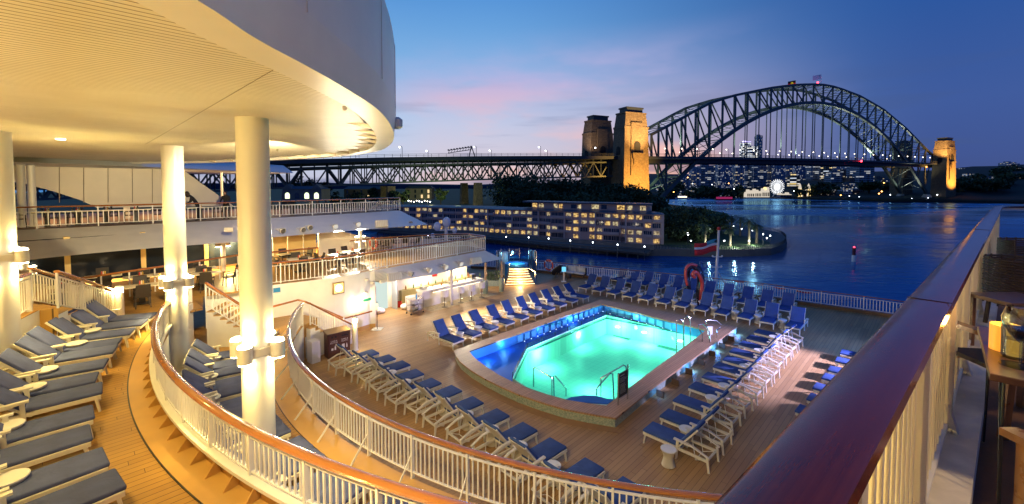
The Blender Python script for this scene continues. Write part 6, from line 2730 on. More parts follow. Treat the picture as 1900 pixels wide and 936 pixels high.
bar3([(990, 718, 990, 718), (990, 684, 990, 718), (992, 682, 990, 718), (1022, 700, 1023, 737), (1024, 703, 1023, 737), (1024, 737, 1023, 737)], ZL - .3, 'left steel handrail stepping down into the turquoise water')
bar3([(1028, 735, 1027, 735), (1027, 699, 1027, 735), (1030, 698, 1027, 735), (1049, 719, 1050, 734), (1050, 722, 1050, 734), (1050, 735, 1050, 734)], ZL - .3, 'lower steel handrail right beside the left one at the front of the pool')
bar3([(1115, 735, 1115, 735), (1115, 702, 1115, 735), (1118, 700, 1115, 735), (1157, 678, 1162, 742), (1161, 680, 1162, 742), (1163, 692, 1162, 742), (1163, 742, 1162, 742)], ZL - .1, 'tall steel handrail joined to the black pool sign')
bar3([(1107, 734, 1107, 734), (1107, 722, 1107, 734), (1109, 719, 1107, 734), (1132, 693, 1138, 741), (1137, 694, 1138, 741), (1139, 741, 1138, 741)], ZL - .1, 'short steel handrail left of the black pool sign')
bar3([(1255, 656, 1255, 656), (1255, 600, 1255, 656), (1257, 595, 1255, 656), (1262, 593, 1268, 648), (1267, 596, 1268, 648), (1268, 601, 1268, 648), (1268, 649, 1268, 648)], ZL - .1, 'left arched steel ladder rail at the right end of the pool')
bar3([(1269, 650, 1269, 650), (1269, 594, 1269, 650), (1271, 589, 1269, 650), (1275, 587, 1281, 641), (1280, 590, 1281, 641), (1281, 595, 1281, 641), (1281, 641, 1281, 641)], ZL - .1, 'right arched steel ladder rail at the right end of the pool')
e = bar3([(1303, 634, 1303, 634), (1303, 620, 1303, 634), (1296, 609, 1300, 632), (1296, 603, 1300, 632), (1304, 602, 1306, 630), (1311, 607, 1312, 634), (1316, 617, 1316, 637), (1317, 637, 1317, 637)], ZK, 'left bent steel frame of the pool lift near the right corner', r=.03)
bar3([(1311, 600, 1315, 632), (1309, 596, 1314, 632), (1315, 594, 1320, 631), (1330, 596, 1330, 628), (1338, 603, 1334, 627), (1336, 609, 1333, 628), (1330, 613, 1331, 629), (1330, 628, 1330, 628)], ZK, 'right bent steel frame of the pool lift near the right corner', r=.03)
p = at(1317, 634, ZK)
m = MB()
m.box(-.12, .12, -.02, .02, .35, .75)
m.box(-.03, .03, -.03, .03, 0, .6)
tag(m.build('notice_plate', WHITE2, loc=p), 'small white notice plate on the pool lift frame', 'notice')
# the sign
sA, sB = at(1147, 752, ZK), at(1162, 742, ZK)
sg = empty('pool_sign', sA)
tag(sg, 'black notice board on steel posts at the front corner of the pool', 'sign')
dv = sB - sA
dv = dv.normalized() * .62
for k_, q in enumerate((Vector(), dv)):
    m = MB()
    m.tube([q, q + Vector((0, 0, 1.12 + .12 * k_))], .032, 10)
    m.build('post', CHROME, sg, smooth='auto')
m = MB()
m.beam(dv * .08 + Vector((0, 0, .66)), dv * .92 + Vector((0, 0, .66)), .025, .86)
m.build('board', BLACK, sg)
fn = Vector((dv.y, -dv.x, 0)).normalized()
m = MB()
rn = random.Random(2)
for i in range(15):
    z = .99 - i * .045
    if i in (1, 6):
        continue
    a_, b_ = .16, .84 - rn.random() * .25
    th = .022 if i == 0 else .009
    m.beam(dv * a_ + fn * .015 + Vector((0, 0, z)), dv * b_ + fn * .015 + Vector((0, 0, z)), .002, th)
m.build('text_lines', mat('sign_white_text', (.55, .55, .55), .6), sg)

# ================================================================== LOUNGERS
def lounger_proto(rec=52, BLUEF=BLUEF):
    e = empty('sun_lounger')
    tag(e, 'x', 'sun lounger')
    Lg, Wd = 2.02, .34
    m = MB()
    for sy in (-1, 1):
        m.beam((.03, sy * Wd, .32), (2.0, sy * Wd, .30), .045, .075)
    for x in (.05, .62, 1.18, 1.96):
        m.beam((x, -Wd + .02, .30), (x, Wd - .02, .30), .05, .05)
    m.build('frame', PLAST, e)
    m = MB()
    m.box(.04, 1.2, -Wd + .03, Wd - .03, .325, .345)
    m.build('sling', PLAST, e)
    for sy in (-1, 1):
        m = MB()
        m.beam((.10, sy * (Wd - .01), .29), (.05, sy * (Wd + .0), 0), .07, .045, w2=.045, h2=.04)
        m.build('foot_leg', PLAST, e)
        m = MB()
        m.beam((1.14, sy * (Wd + .03), .60), (1.10, sy * (Wd + .03), 0), .075, .04, w2=.05)
        m.build('arm_leg', PLAST, e)
        m = MB()
        m.beam((1.98, sy * (Wd + .03), .42), (2.03, sy * (Wd + .03), 0), .07, .04, w2=.05)
        m.build('rear_leg', PLAST, e)
        m = MB()
        m.add([(1.04, sy * (Wd + .06) - .045, .585), (1.62, sy * (Wd + .06) - .04, .56), (2.05, sy * (Wd + .05) - .03, .41), (2.05, sy * (Wd + .05) + .03, .41), (1.62, sy * (Wd + .06) + .04, .56), (1.04, sy * (Wd + .06) + .045, .585),
               (1.04, sy * (Wd + .06) - .045, .62), (1.62, sy * (Wd + .06) - .04, .595), (2.05, sy * (Wd + .05) - .03, .445), (2.05, sy * (Wd + .05) + .03, .445), (1.62, sy * (Wd + .06) + .04, .595), (1.04, sy * (Wd + .06) + .045, .62)],
              [(0, 5, 4, 3, 2, 1), (6, 7, 8, 9, 10, 11)] + [(i, (i + 1) % 6, 6 + (i + 1) % 6, 6 + i) for i in range(6)])
        m.build('armrest', PLAST, e)
    # seat cushion
    m = MB()
    m.box(0.0, 1.22, -.335, .335, .346, .425)
    m.build('seat_cushion', BLUEF, e, smooth=True, bevel=.032, seg=3)
    # back
    a = R(rec)
    c, s = math.cos(a), math.sin(a)
    def tr(x, z):
        return (1.16 + x * c - z * s, .36 + x * s + z * c)
    m = MB()
    bm_ = []
    for x in (0.0, .86):
        for z in (.0, .03):
            bm_.append(tr(x, z))
    for sy in (-.33, .33):
        q0, q1 = tr(0, .015), tr(.90, .015)
        m.beam((q0[0], sy, q0[1]), (q1[0], sy, q1[1]), .035, .045)
    q0, q1 = tr(.02, .0), tr(.88, .0)
    m.beam((q0[0], 0, q0[1]), (q1[0], 0, q1[1]), .64, .015)
    m.build('backrest_frame', PLAST, e)
    m = MB()
    m.box(0, .88, -.325, .325, .02, .10)
    m.v = [(tr(x, z)[0], y, tr(x, z)[1]) for x, y, z in m.v]
    m.build('back_cushion', BLUEF, e, smooth=True, bevel=.032, seg=3)
    m = MB()
    q = tr(.55, -.02)
    for sy in (-.27, .27):
        m.tube([(q[0], sy, q[1]), (1.62, sy, .16)], .011, 5)
    m.tube([(1.62, -.27, .16), (1.62, .27, .16)], .011, 5)
    m.tube([(1.62, -.27, .16), (1.94, -.30, .30)], .011, 5)
    m.tube([(1.62, .27, .16), (1.94, .30, .30)], .011, 5)
    m.build('support_bar', WHITE2, e)
    return e


def table_proto():
    e = empty('side_table')
    tag(e, 'x', 'side table')
    m = MB()
    m.lathe([(.17, 0), (.19, .02), (.175, .08), (.13, .24), (.14, .30), (.19, .43), (.205, .46)], n=20)
    m.build('base', mat('white_wicker', (.62, .57, .46), .6, bump=.7, bscale=90), e, smooth='auto')
    m = MB()
    m.lathe([(.215, .461), (.22, .47), (.22, .49), (.21, .497)], n=24)
    m.build('table_top', mat('table_white', (.76, .74, .70), .4), e, smooth='auto')
    return e


LP = [lounger_proto(52), lounger_proto(40, SLATEF), lounger_proto(60), lounger_proto(46, SLATEF), lounger_proto(48), lounger_proto(56), lounger_proto(63), lounger_proto(43, SLATEF)]
VARI = {0: (0, 0, 4, 5), 1: (1, 1, 7), 2: (2, 2, 6, 5), 3: (3, 3, 7)}
TP = table_proto()
index_kids()
SLOPE = -.33  # depth offset of pad corner


def place(p, z, head, label, group, kind=0, jit=.035, back=0.0):
    p = (p[0] + random.uniform(-.03, .03), p[1] + random.uniform(-.03, .03))
    a = math.atan2(head[1], head[0]) + random.uniform(-jit, jit)
    return dup(LP[random.choice(VARI[kind])], (p[0] - math.cos(a) * back, p[1] - math.sin(a) * back, z), a, label, group)


def ptable(p, z, label, group):
    return dup(TP, (p[0], p[1], z), random.uniform(0, 3), label, group)


GT = 'white hourglass side tables'


def row(pts, z, heads, lab, group, kinds=None, tables=None, tlab=None, toff=.95):
    """pts: foot centres; side tables between neighbours at toff metres from the foot"""
    n = len(pts)
    hs = heads if isinstance(heads, list) else [heads] * n
    for i, p in enumerate(pts):
        place(p, z, hs[i], lab(i, n), group, kinds[i] if kinds else 0)
    k = 0
    for i in (tables or []):
        p, q = Vector((*pts[i][:2], 0)), Vector((*pts[i + 1][:2], 0))
        c = (p + q) / 2
        h = Vector((hs[i][0], hs[i][1], 0)).normalized()
        c = c + h * toff
        ptable(c, z, tlab(k), GT)
        k += 1


def lerp_row(a, b_, n):
    a, b_ = Vector((*a[:2], 0)), Vector((*b_[:2], 0))
    return [a.lerp(b_, i / (n - 1)) for i in range(n)]


# along the far left pool edge (ten)
f0, f1 = at(851, 647, ZC), at(1088, 562, ZC)
row(lerp_row(f0, f1, 10), ZC, (-.76, .65), lambda i, n: '%s blue lounger from the near end in the row between the bar and the pool' % ORD[i], 'loungers between the bar and the pool', tables=list(range(9)), tlab=lambda k: '%s small white table from the near end between the bar side loungers' % ORD[k], toff=.62)
# two rows behind the pool
f0, f1 = at(1079, 543, ZC), at(1470, 620, ZC)
row(lerp_row(f0, f1, 12), ZC, (.69, .724), lambda i, n: '%s blue lounger from the left in the front row behind the pool' % ORD[i], 'front row of loungers behind the pool', kinds=[2] * 12, tables=list(range(11)), tlab=lambda k: '%s small white table from the left in the front row behind the pool' % ORD[k], toff=.75)
f0, f1 = at(1140, 528, ZC), at(1452, 586, ZC)
pts = lerp_row(f0, f1, 11)
row(pts, ZC, (.69, .724), lambda i, n: '%s blue lounger from the left in the rear row against the stern railing' % ORD[i], 'rear row of loungers by the stern railing', kinds=[2] * 11, tables=[0, 1, 2, 3, 6, 7, 8, 9], tlab=lambda k: '%s small white table from the left in the rear row by the stern railing' % ORD[k], toff=.75)
# right of the pool
pads = [(1191, 796), (1224, 770), (1248, 741), (1275, 716), (1300, 698), (1322, 679), (1339, 666), (1352, 651), (1369, 638), (1384, 626), (1398, 615)]
hd = Vector((.70, -.714, 0))
pc = []
for u, v in pads:
    c = at(u, v, ZC + .42)
    pc.append(Vector((c.x, c.y, 0)) + E_ * .30 + hd * .02)
f0_, f1_ = pc[0], pc[-1]
row(pc, ZC, (.70, -.714), lambda i, n: '%s blue lounger from the near end in the row right of the pool' % ORD[i], 'loungers right of the pool', tables=[0, 2, 3, 5, 7, 9], tlab=lambda k: '%s small white table from the near end in the row right of the pool' % ORD[k], toff=1.0)
tb = at(1240, 864, ZC)
ptable(tb, ZC, 'white hourglass table standing alone before the nearest lounger right of the pool', GT)
# outer row at the ship's side
out_px = [(1558, 651), (1549, 665), (1538, 682), (1527, 696), (1512, 714), (1500, 734), (1481, 756)]
pc = []
for u, v in out_px:
    c = at(u, v, ZC + .42)
    pc.append(Vector((c.x, c.y, 0)))
row(pc, ZC, (.70, -.714), lambda i, n: '%s blue lounger from the far end in the outer row beyond the near rail' % ORD[i], 'outer row of loungers beyond the near rail')
# along rail two
six = [(703, 654), (734, 664), (760, 676), (785, 692), (817, 709), (854, 723), (896, 745), (941, 769), (992, 797), (1048, 826), (1117, 866), (1190, 905)]
pc = []
h6 = Vector((-.72, -.69, 0)).normalized()
for u, v in six:
    c = at(u, v, ZC + .40)
    sidev = Vector((-h6.y, h6.x, 0))
    pc.append(Vector((c.x, c.y, 0)) + Vector((-.70, .70, 0)) * .22)
row(pc, ZC, (h6.x, h6.y), lambda i, n: '%s blue lounger from the far end in the row below the second curved railing' % ORD[i], 'poolside loungers below the second railing', tables=list(range(1, 11)), tlab=lambda k: '%s small white table from the far end below the second curved railing' % ORD[k], toff=1.02)
# upper terrace, left
sev = [(284, 586), (267, 599), (245, 616), (223, 635), (217, 648), (198, 675), (185, 701), (191, 722), (181, 764), (178, 802), (205, 849), (235, 891)]
pc, hs = [], []
for u, v in sev:
    c = at(u, v, ZA + .42)
    h = (Vector((c.x, c.y, 0)) - Vector((4.58, 20.97, 0))).normalized()
    tg = Vector((-h.y, h.x, 0))
    pc.append(Vector((c.x, c.y, 0)) + tg * .16 * -1 + h * .02)
    hs.append((h.x, h.y))
for i in range(len(pc)):
    place(pc[i], ZA, hs[i], '%s grey blue lounger from the far end on the upper terrace at left' % ORD[i], 'loungers on the upper terrace', 3)
for k, (u, v) in enumerate([(170, 613), (142, 637), (84, 686), (60, 718), (14, 790), (16, 888)]):
    p = at(u, v, ZA + .48)
    ptable(p, ZA, '%s round white table from the far end between the upper terrace loungers' % ORD[k], GT)
# lower terrace
g8 = []
na = 16
for i in range(na):
    a_ = 207.5 + i * 2.62 + (.35 if i % 2 else -.35)
    c = (C1[0] + 17.25 * math.cos(R(a_)), C1[1] + 17.25 * math.sin(R(a_)))
    h = (math.cos(R(a_)), math.sin(R(a_)))
    place(c, ZB, h, '%s blue lounger from the far end on the lower terrace inside the nearest railing' % ORD[i], 'loungers on the lower terrace', 1)
    if i % 2 == 0 and i < 15:
        a2 = a_ + 1.35
        ptable((C1[0] + 18.4 * math.cos(R(a2)), C1[1] + 18.4 * math.sin(R(a2))), ZB, '%s white side table from the far end on the lower terrace' % ORD[i // 2], GT)
for o in LP + [TP]:
    unproto(o)

# stern railing and its kerb
railing([Vector((p.x, p.y, ZC + .22)) for p in st_s[:-1]], 'long white stern railing with thin wooden handrail against the dark water', H=.86, base=.06, every=2.1, sp=.15, bal=.035, prof=[(.05 * math.cos(a * math.tau / 8), .03 * math.sin(a * math.tau / 8)) for a in range(8)])
m = MB()
m.wall([(p.x, p.y) for p in st_s[:-1]], ZC + .003, ZC + .215, .14)
tag(m.build('stern_kerb', mat('kerb_wood', (.20, .11, .05), .5)), 'low wooden kerb under the stern railing', 'kerb')
for k, (u0, v0, u1, v1) in enumerate([(1365, 532, 1380, 534), (1400, 537, 1417, 539), (1437, 543, 1456, 546), (1478, 550, 1505, 554)]):
    a_, b_ = atd(u0, v0 - 8, at(u0, v0 - 8, -7.4).y * .985), atd(u1, v1 - 8, at(u1, v1 - 8, -7.4).y * .985)
    a_, b_ = at(u0, v0 - 10, -7.25) * .985, at(u1, v1 - 10, -7.25) * .985
    m = MB()
    m.tube([a_, (a_ + b_) / 2 + Vector((0, 0, -.05)), b_], .05, 6)
    tag(m.build('lifeline', RED), '%s red rope section from the left hung on the stern railing' % ORD[k], 'rope', 'red rope sections on the stern railing')

# flagpole and flag
fp = at(1328, 530, ZC)
ft = atd(1334, 424, fp.y + .3)
fe_ = empty('flagpole', fp)
tag(fe_, 'leaning white flagpole on the stern behind the loungers', 'flagpole')
m = MB()
tv = ft - fp
m.tube([Vector((0, 0, 0)), tv * .97], [.12, .085], 12)
m.build('pole', WHITE2, fe_, smooth='auto')
m = MB()
m.lathe([(.16, 0), (.1, .06), (.13, .1), (.13, .22), (.04, .26)], tv * .97, 10)
m.build('finial', RED, fe_)
for f_ in (.32, .5):
    m = MB()
    c = tv * f_
    m.beam(c + Vector((-.38, 0, 0)), c + Vector((.38, 0, 0)), .06)
    m.ball(c + Vector((-.38, 0, .06)), .08, 8, 4)
    m.ball(c + Vector((.38, 0, .06)), .08, 8, 4)
    m.build('crossbar_lamp', WHITE2, fe_)
m = MB()
m.beam(tv * .28, Vector((.9, .3, 0)), .05)
m.beam(tv * .28, Vector((-.6, .6, 0)), .05)
m.build('stay', WHITE2, fe_)
fl_ = empty('stern_flag', fp + tv * .70)
tag(fl_, 'red white and blue flag blowing left from the leaning flagpole', 'flag')


def flagpart(x0, x1, z0, z1, mt, nm, th=.01):
    m = MB()
    nx = 10
    A = []
    def pt(x, z, s):
        return (-x, .14 * math.sin(x * 3.2 + z) * (x / 2.6) + s, z - x * .22 + .05 * math.sin(x * 4))
    for k_ in range(nx + 1):
        x = x0 + (x1 - x0) * k_ / nx
        A.append(x)
    for k_ in range(nx):
        a_, b_ = A[k_], A[k_ + 1]
        vs = [pt(a_, z0, -th), pt(b_, z0, -th), pt(b_, z1, -th), pt(a_, z1, -th), pt(a_, z0, th), pt(b_, z0, th), pt(b_, z1, th), pt(a_, z1, th)]
        m.add(vs, [(0, 1, 2, 3), (7, 6, 5, 4), (0, 4, 5, 1), (3, 2, 6, 7)])
    m.build(nm, mt, fl_, smooth=True)


FR = mat('flag_red_cloth', (.50, .025, .03), .8)
FWh = mat('flag_white_cloth', (.65, .65, .68), .8)
FB = mat('flag_teal_cloth', (.05, .32, .45), .8)
flagpart(.08, 1.9, -.45, .02, FR, 'red_field')
flagpart(.08, 1.9, .021, .2, FWh, 'white_band')
flagpart(.08, .9, .201, .52, FB, 'canton')
flagpart(.9, 1.9, .201, .52, FR, 'upper_field')
m = MB()
m.add([(-.09, -.03, .22), (-.36, -.03, .34), (-.09, -.03, .5)], [(0, 1, 2)])
m.build('black_triangle', BLACK, fl_)

# curled sculpture
sp_ = at(1296, 566, ZC)
sc_e = empty('curled_sculpture', sp_)
tag(sc_e, 'tall curled red and black sculpture arching over the loungers behind the pool', 'sculpture')
d_ = sp_.y


def sp3(u, v, dy=0.0):
    return atd(u, v, d_ + dy) - sp_


m = MB()
pth = smoothpts([sp3(1297, 566), sp3(1297, 545), sp3(1300, 525), sp3(1299, 508), sp3(1291, 496, .1), sp3(1281, 494, .15), sp3(1275, 502, .15), sp3(1275, 518, .1), sp3(1278, 532), sp3(1282, 541)], 6)
nn = len(pth)
m.tube(pth, [.24 - .10 * abs(i / nn - .3) - (.12 if i > nn * .8 else 0) * (i / nn - .8) * 5 for i in range(nn)], 12)
m.build('dark_body', mat('sculpture_black', (.015, .012, .03), .25, coat=.8), sc_e, smooth=True)
m = MB()
pth = smoothpts([sp3(1300, 566, -.28), sp3(1301, 545, -.28), sp3(1303, 527, -.26), sp3(1298, 512, -.28), sp3(1290, 505, -.3), sp3(1285, 510, -.3), sp3(1290, 515, -.3)], 6)
m.tube(pth, .13, 8)
pth = smoothpts([sp3(1275, 530, -.22), sp3(1272, 510, -.22), sp3(1274, 497, -.22), sp3(1283, 491, -.2), sp3(1293, 493, -.2)], 6)
m.tube(pth, .09, 8)
m.build('red_stripe', mat('sculpture_red', (.62, .05, .035), .3, coat=.5), sc_e, smooth=True)
m = MB()
pth = smoothpts([sp3(1302, 498), sp3(1299, 489), sp3(1303, 486, -.05)], 5)
m.tube(pth, .08, 8)
pth = smoothpts([sp3(1302, 502), sp3(1310, 496), sp3(1313, 492)], 5)
m.tube(pth, [.14] + [.1] * (len(pth) - 2) + [.03], 8)
m.build('horn', mat('sculpture_blue', (.03, .07, .2), .3), sc_e, smooth=True)

# ================================================================== BAR AND DECK THINGS
bc0, bc1 = at(783, 572, ZC), at(891, 545, ZC)
bd_ = (bc1 - bc0)
bl_ = bd_.length
bdn = bd_.normalized()
bnn = Vector((-bdn.y, bdn.x, 0))  # into the recess
bar = empty('bar_counter', bc0, math.atan2(bdn.y, bdn.x))
tag(bar, 'long white bar counter with a lit top edge under the fascia', 'bar counter')
BARW = mat('bar_front', (.66, .62, .55), .4, var=.06, vscale=2)
m = MB()
m.box(0, bl_, 0, .55, 0, 1.02)
m.build('counter_front', BARW, bar)
m = MB()
m.box(-.05, bl_ + .15, -.18, .6, 1.021, 1.13)
m.box(bl_ * .16, bl_ + .15, -.18, -.02, .93, 1.02)
m.build('counter_top', mat('bar_top_white', (.80, .78, .73), .25), bar, bevel=.01)
m = MB()
m.box(bl_ * .17, bl_, -.015, -.004, .86, .90)
m.build('strip_light', emis('bar_strip', (1, .86, .62), 3, True), bar)
m = MB()
m.box(-.9, 0.0, 0, .55, 0, .85)
m.build('low_counter', BARW, bar)
rn = random.Random(4)
for i in range(9):
    x = .4 + i * .72
    m = MB()
    h_ = rn.uniform(.12, .38)
    if i % 3 == 0:
        m.box(x - .22, x + .18, .15, .5, 1.131, 1.131 + h_)
        o = m.build('counter_appliance', CHROME, loc=bc0, rz=bar.rotation_euler[2])
        tag(o, '%s steel appliance from the left on the bar counter' % ORD[i // 3], 'appliance', 'appliances on the bar counter')
    else:
        m.lathe([(.045, 0), (.045, h_ * .6), (.018, h_ * .8), (.018, h_)], (x, .3, 1.131), 10)
        o = m.build('bottle', mat('bottle_%d' % (i % 2), [(.3, .12, .03), (.05, .12, .05)][i % 2], .15), loc=bc0, rz=bar.rotation_euler[2])
        tag(o, '%s bottle from the left standing on the bar counter' % ORD[i], 'bottle', 'bottles on the bar counter')
# recess walls
bk0, bk1 = bc0 + bnn * 1.75 - bdn * 3.6, bc1 + bnn * 1.75 + bdn * .2
m = MB()
m.beam(bk0 + Vector((0, 0, 1.15)), bk1 + Vector((0, 0, 1.15)), .08, 2.3)
o = m.build('bar_back_wall', mat('bar_back', (.74, .70, .60), .5))
tag(o, 'bright cream back wall of the bar recess', 'wall')
m = MB()
m.beam(bk0 + bdn * 3.0 - bnn * .2 + Vector((0, 0, .5)), bk1 - bnn * .2 + Vector((0, 0, .5)), .3, 1.0)
tag(m.build('back_bar_shelf', mat('olive_shelf', (.30, .26, .13), .5)), 'olive back shelf behind the bar counter', 'shelf')
for i in range(10):
    p = bk0 + bdn * (3.4 + i * .62) - bnn * .2
    m = MB()
    h_ = rn.uniform(.25, .38)
    m.lathe([(.05, 0), (.05, h_ * .6), (.02, h_ * .8), (.02, h_)], (0, 0, 0), 10)
    tag(m.build('bottle', mat('bottle_%d' % (i % 3), [(.3, .12, .03), (.05, .12, .05), (.5, .4, .1)][i % 3], .15), loc=p + Vector((0, 0, 1.0))), '%s bottle from the left on the olive shelf behind the bar' % ORD[i], 'bottle', 'bottles behind the bar')
# side partition right end and pink alcove at left
m = MB()
q = Vector((wp0.x, wp0.y, ZC))
m.beam(q + Vector((0, 0, 1.15)), bk0 + Vector((0, 0, 1.15)), .1, 2.3)
tag(m.build('alcove_wall', mat('alcove_pink', (.72, .55, .52), .5)), 'pinkish wall of the arched alcove left of the bar door', 'wall')
m = MB()
p0_, p1_ = bk0 + bdn * 1.1 - bnn * .06, bk0 + bdn * 2.1 - bnn * .06
m.beam(p0_ + Vector((0, 0, 1.0)), p1_ + Vector((0, 0, 1.0)), .05, 2.0)
tag(m.build('service_door', emis('door_bright', (.80, .95, .86), .6)), 'bright doorway to the pantry left of the bar', 'doorway')
m = MB()
c = bk0 + bdn * 2.3 - bnn * .3
m.beam(c + Vector((0, 0, 1.0)), c - bnn * .6 + Vector((0, 0, 1.0)), .05, 2.0)
tag(m.build('open_door', mat('grey_door', (.35, .37, .38), .4)), 'open grey steel door beside the bright doorway', 'door')
m = MB()
c = bk0 + bdn * .4 - bnn * .08
m.box(-.2, .2, -.02, .02, 1.35, 1.75)
o = m.build('wall_screen', mat('screen_dark', (.03, .03, .05), .3), loc=c, rz=math.atan2(bdn.y, bdn.x))
tag(o, 'small dark dispenser screen on the alcove wall', 'dispenser')
m = MB()
c = bk0 + bdn * 5.9 - bnn * .08
m.box(-.2, .2, -.02, .02, 1.5, 1.85)
tag(m.build('notice_board', RED, loc=c, rz=math.atan2(bdn.y, bdn.x)), 'small red notice on the back wall of the bar', 'notice')
light('bar_light', 'AREA', bc0 + bdn * 1.2 + bnn * .9 + Vector((0, 0, 2.18)), (1, .82, .55), 95, 1.2, aim=bc0 + bdn * 1.2 + bnn * .9, size_y=.5)
light('bar_light', 'AREA', bc0 + bdn * 4.4 + bnn * .9 + Vector((0, 0, 2.18)), (1, .82, .55), 95, 1.2, aim=bc0 + bdn * 4.4 + bnn * .9, size_y=.5)
light('bar_light', 'AREA', bc0 - bdn * 2.0 + bnn * .6 + Vector((0, 0, 2.18)), (1, .86, .7), 80, 1.0, aim=bc0 - bdn * 2.0 + bnn * .2, size_y=.5)
light('strip_glow', 'AREA', bc0 + bdn * (bl_ * .6) - bnn * .22 + Vector((0, 0, .92)), (1, .82, .55), 12, 4.5, aim=bc0 + bdn * (bl_ * .6) - bnn * .25, size_y=.1)
# stone tile strip under the stools
m = MB()
a_, b_ = bc0 - bnn * .02 - bdn * .1, bc1 - bnn * .02 + bdn * .6
m.add([a_ + Vector((0, 0, .005)), a_ - bnn * 1.15 + Vector((0, 0, .005)), b_ - bnn * 1.15 + Vector((0, 0, .005)), b_ + Vector((0, 0, .005))], [(0, 1, 2, 3)])
tag(m.build('tile_paving', mat('gold_stone_tile', (.42, .34, .20), .5, var=.4, vscale=5)), kind='structure')
# stools
for i, (u, v) in enumerate([(825, 570), (855, 562), (875, 558), (893.5, 552.5)]):
    p = at(u, v, ZC)
    e = empty('bar_stool', p, math.atan2(bdn.y, bdn.x))
    tag(e, '%s white bar stool from the left along the bar counter' % ORD[i], 'bar stool', 'bar stools along the counter')
    m = MB()
    m.lathe([(.2, 0), (.2, .02), (.03, .04), (.03, .72)], n=14)
    m.build('pedestal', mat('bronze_post', (.22, .18, .13), .3, metal=.8), e, smooth='auto')
    m = MB()
    m.lathe([(.13, .30), (.15, .31), (.15, .325), (.13, .33)], n=14)
    m.build('footrest', CHROME, e, smooth='auto')
    m = MB()
    m.lathe([(.19, .72), (.22, .74), (.22, .79), (.18, .81)], n=18)
    m.build('seat', WHITE2, e, smooth='auto')
    m = MB()
    A_ = [(.22 * math.cos(R(a)), .22 * math.sin(R(a))) for a in range(180, 361, 20)]
    B_ = [(.25 * math.cos(R(a)), .25 * math.sin(R(a))) for a in range(180, 361, 20)]
    m.prism(B_ + A_[::-1], .70, 1.14)
    m.build('backrest', WHITE2, e)
# pillar
p = at(838, 566, ZC)
m = MB()
m.lathe([(.09, 0), (.09, 2.35)], n=16)
tag(m.build('bar_pillar', WHITE2, loc=p, smooth='auto'), 'slim white pillar standing among the bar stools', 'pillar')
for i, (u, v) in enumerate([(901, 545), (931, 541)]):
    p = at(u, v, ZC)
    e = empty('tiled_pillar', p)
    tag(e, ['left', 'right'][i] + ' slim pillar with a tiled foot at the far end of the bar', 'pillar')
    m = MB()
    m.lathe([(.2, 0), (.2, 1.0)], n=14)
    m.build('tiled_foot', MOS, e)
    m = MB()
    m.lathe([(.07, 1.001), (.07, 2.3)], n=12)
    m.build('post', mat('pillar_bronze', (.4, .25, .15), .4), e)
# trolley
p = at(770, 581, ZC)
tr_ = empty('service_trolley', p, math.atan2(bdn.y, bdn.x))
tag(tr_, 'three tier steel service trolley with white linen beside the bar', 'trolley')
for sx in (-.45, .45):
    for sy in (-.25, .25):
        m = MB()
        m.tube([(sx, sy, .1), (sx, sy, 1.0)], .018, 6)
        m.build('leg', CHROME, tr_)
        m = MB()
        m.ball((sx, sy, .05), .05, 8, 5)
        m.build('wheel', DARK, tr_)
for z in (.18, .52, .9):
    m = MB()
    m.box(-.46, .46, -.26, .26, z, z + .02)
    m.build('shelf', CHROME, tr_)
for i, z in enumerate((.205, .545)):
    m = MB()
    for k_ in range(7):
        m.ball((rn.uniform(-.28, .28), rn.uniform(-.1, .1), z + .08), .12, 8, 5, .6)
    o = m.build('linen_pile', mat('linen', (.78, .76, .73), .8), loc=p, rz=tr_.rotation_euler[2], smooth=True)
    tag(o, ['pile of white linen on the lowest shelf of the trolley', 'pile of white linen on the middle shelf of the trolley'][i], 'linen')
m = MB()
m.lathe([(.05, 0), (.05, .2), (.02, .26), (.02, .32)], n=10)
tag(m.build('spray_bottle', mat('blue_plastic', (.05, .35, .75), .3), loc=Vector(p) + Vector((.1, 0, .921)), smooth='auto'), 'blue spray bottle on top of the service trolley', 'bottle')
m = MB()
m.lathe([(.15, 0), (.2, .34), (.21, .35), (.19, .345), (.14, .03)], n=16)
tag(m.build('bucket', RED, loc=at(740, 570, ZC), smooth='auto'), 'red bucket on the floor by the bright doorway', 'bucket')
for i, (u, v, lab) in enumerate([(751, 574, 'white linen bag slumped against the trolley'), (702, 582, 'white linen bag on the floor in front of the alcove')]):
    m = MB()
    m.ball((0, 0, .18), .28, 14, 8, .65)
    m.ball((.2, .1, .15), .2, 12, 7, .7)
    tag(m.build('linen_bag', mat('linen', (.78, .76, .73), .8), loc=at(u, v, ZC), smooth=True), lab, 'linen bag')
# sign stand
p = at(700, 611, ZC)
e = empty('sign_stand', p)
tag(e, 'slim pole stand with a small white notice on the deck near the alcove', 'sign stand')
m = MB()
m.box(-.28, .28, -.28, .28, 0, .02)
m.build('base', WHITE2, e)
m = MB()
m.tube([(0, 0, .02), (0, 0, 1.55)], .018, 8)
m.build('pole', DARK, e)
m = MB()
m.box(-.08, .08, -.06, -.03, 1.1, 1.45)
m.build('notice', WHITE2, e)


# things on the clock wall
def wallp(u, v):
    """a point on the clock wall (vertical through the wall line) under a pixel"""
    r = atd(u, v, 10.0)
    best = None
    for a_, b_ in zip(wallL, wallL[1:]):
        dx, dy = b_[0] - a_[0], b_[1] - a_[1]
        den = r.x * -dy - r.y * -dx
        if abs(den) < 1e-9:
            continue
        t_ = (a_[0] * -dy - a_[1] * -dx) / den
        s_ = (r.x * a_[1] - r.y * a_[0]) / den
        if -.2 <= s_ <= 1.2 and t_ > 0:
            best = (r * t_, Vector((dx, dy, 0)).normalized())
            if 0 <= s_ <= 1:
                return best
    return best


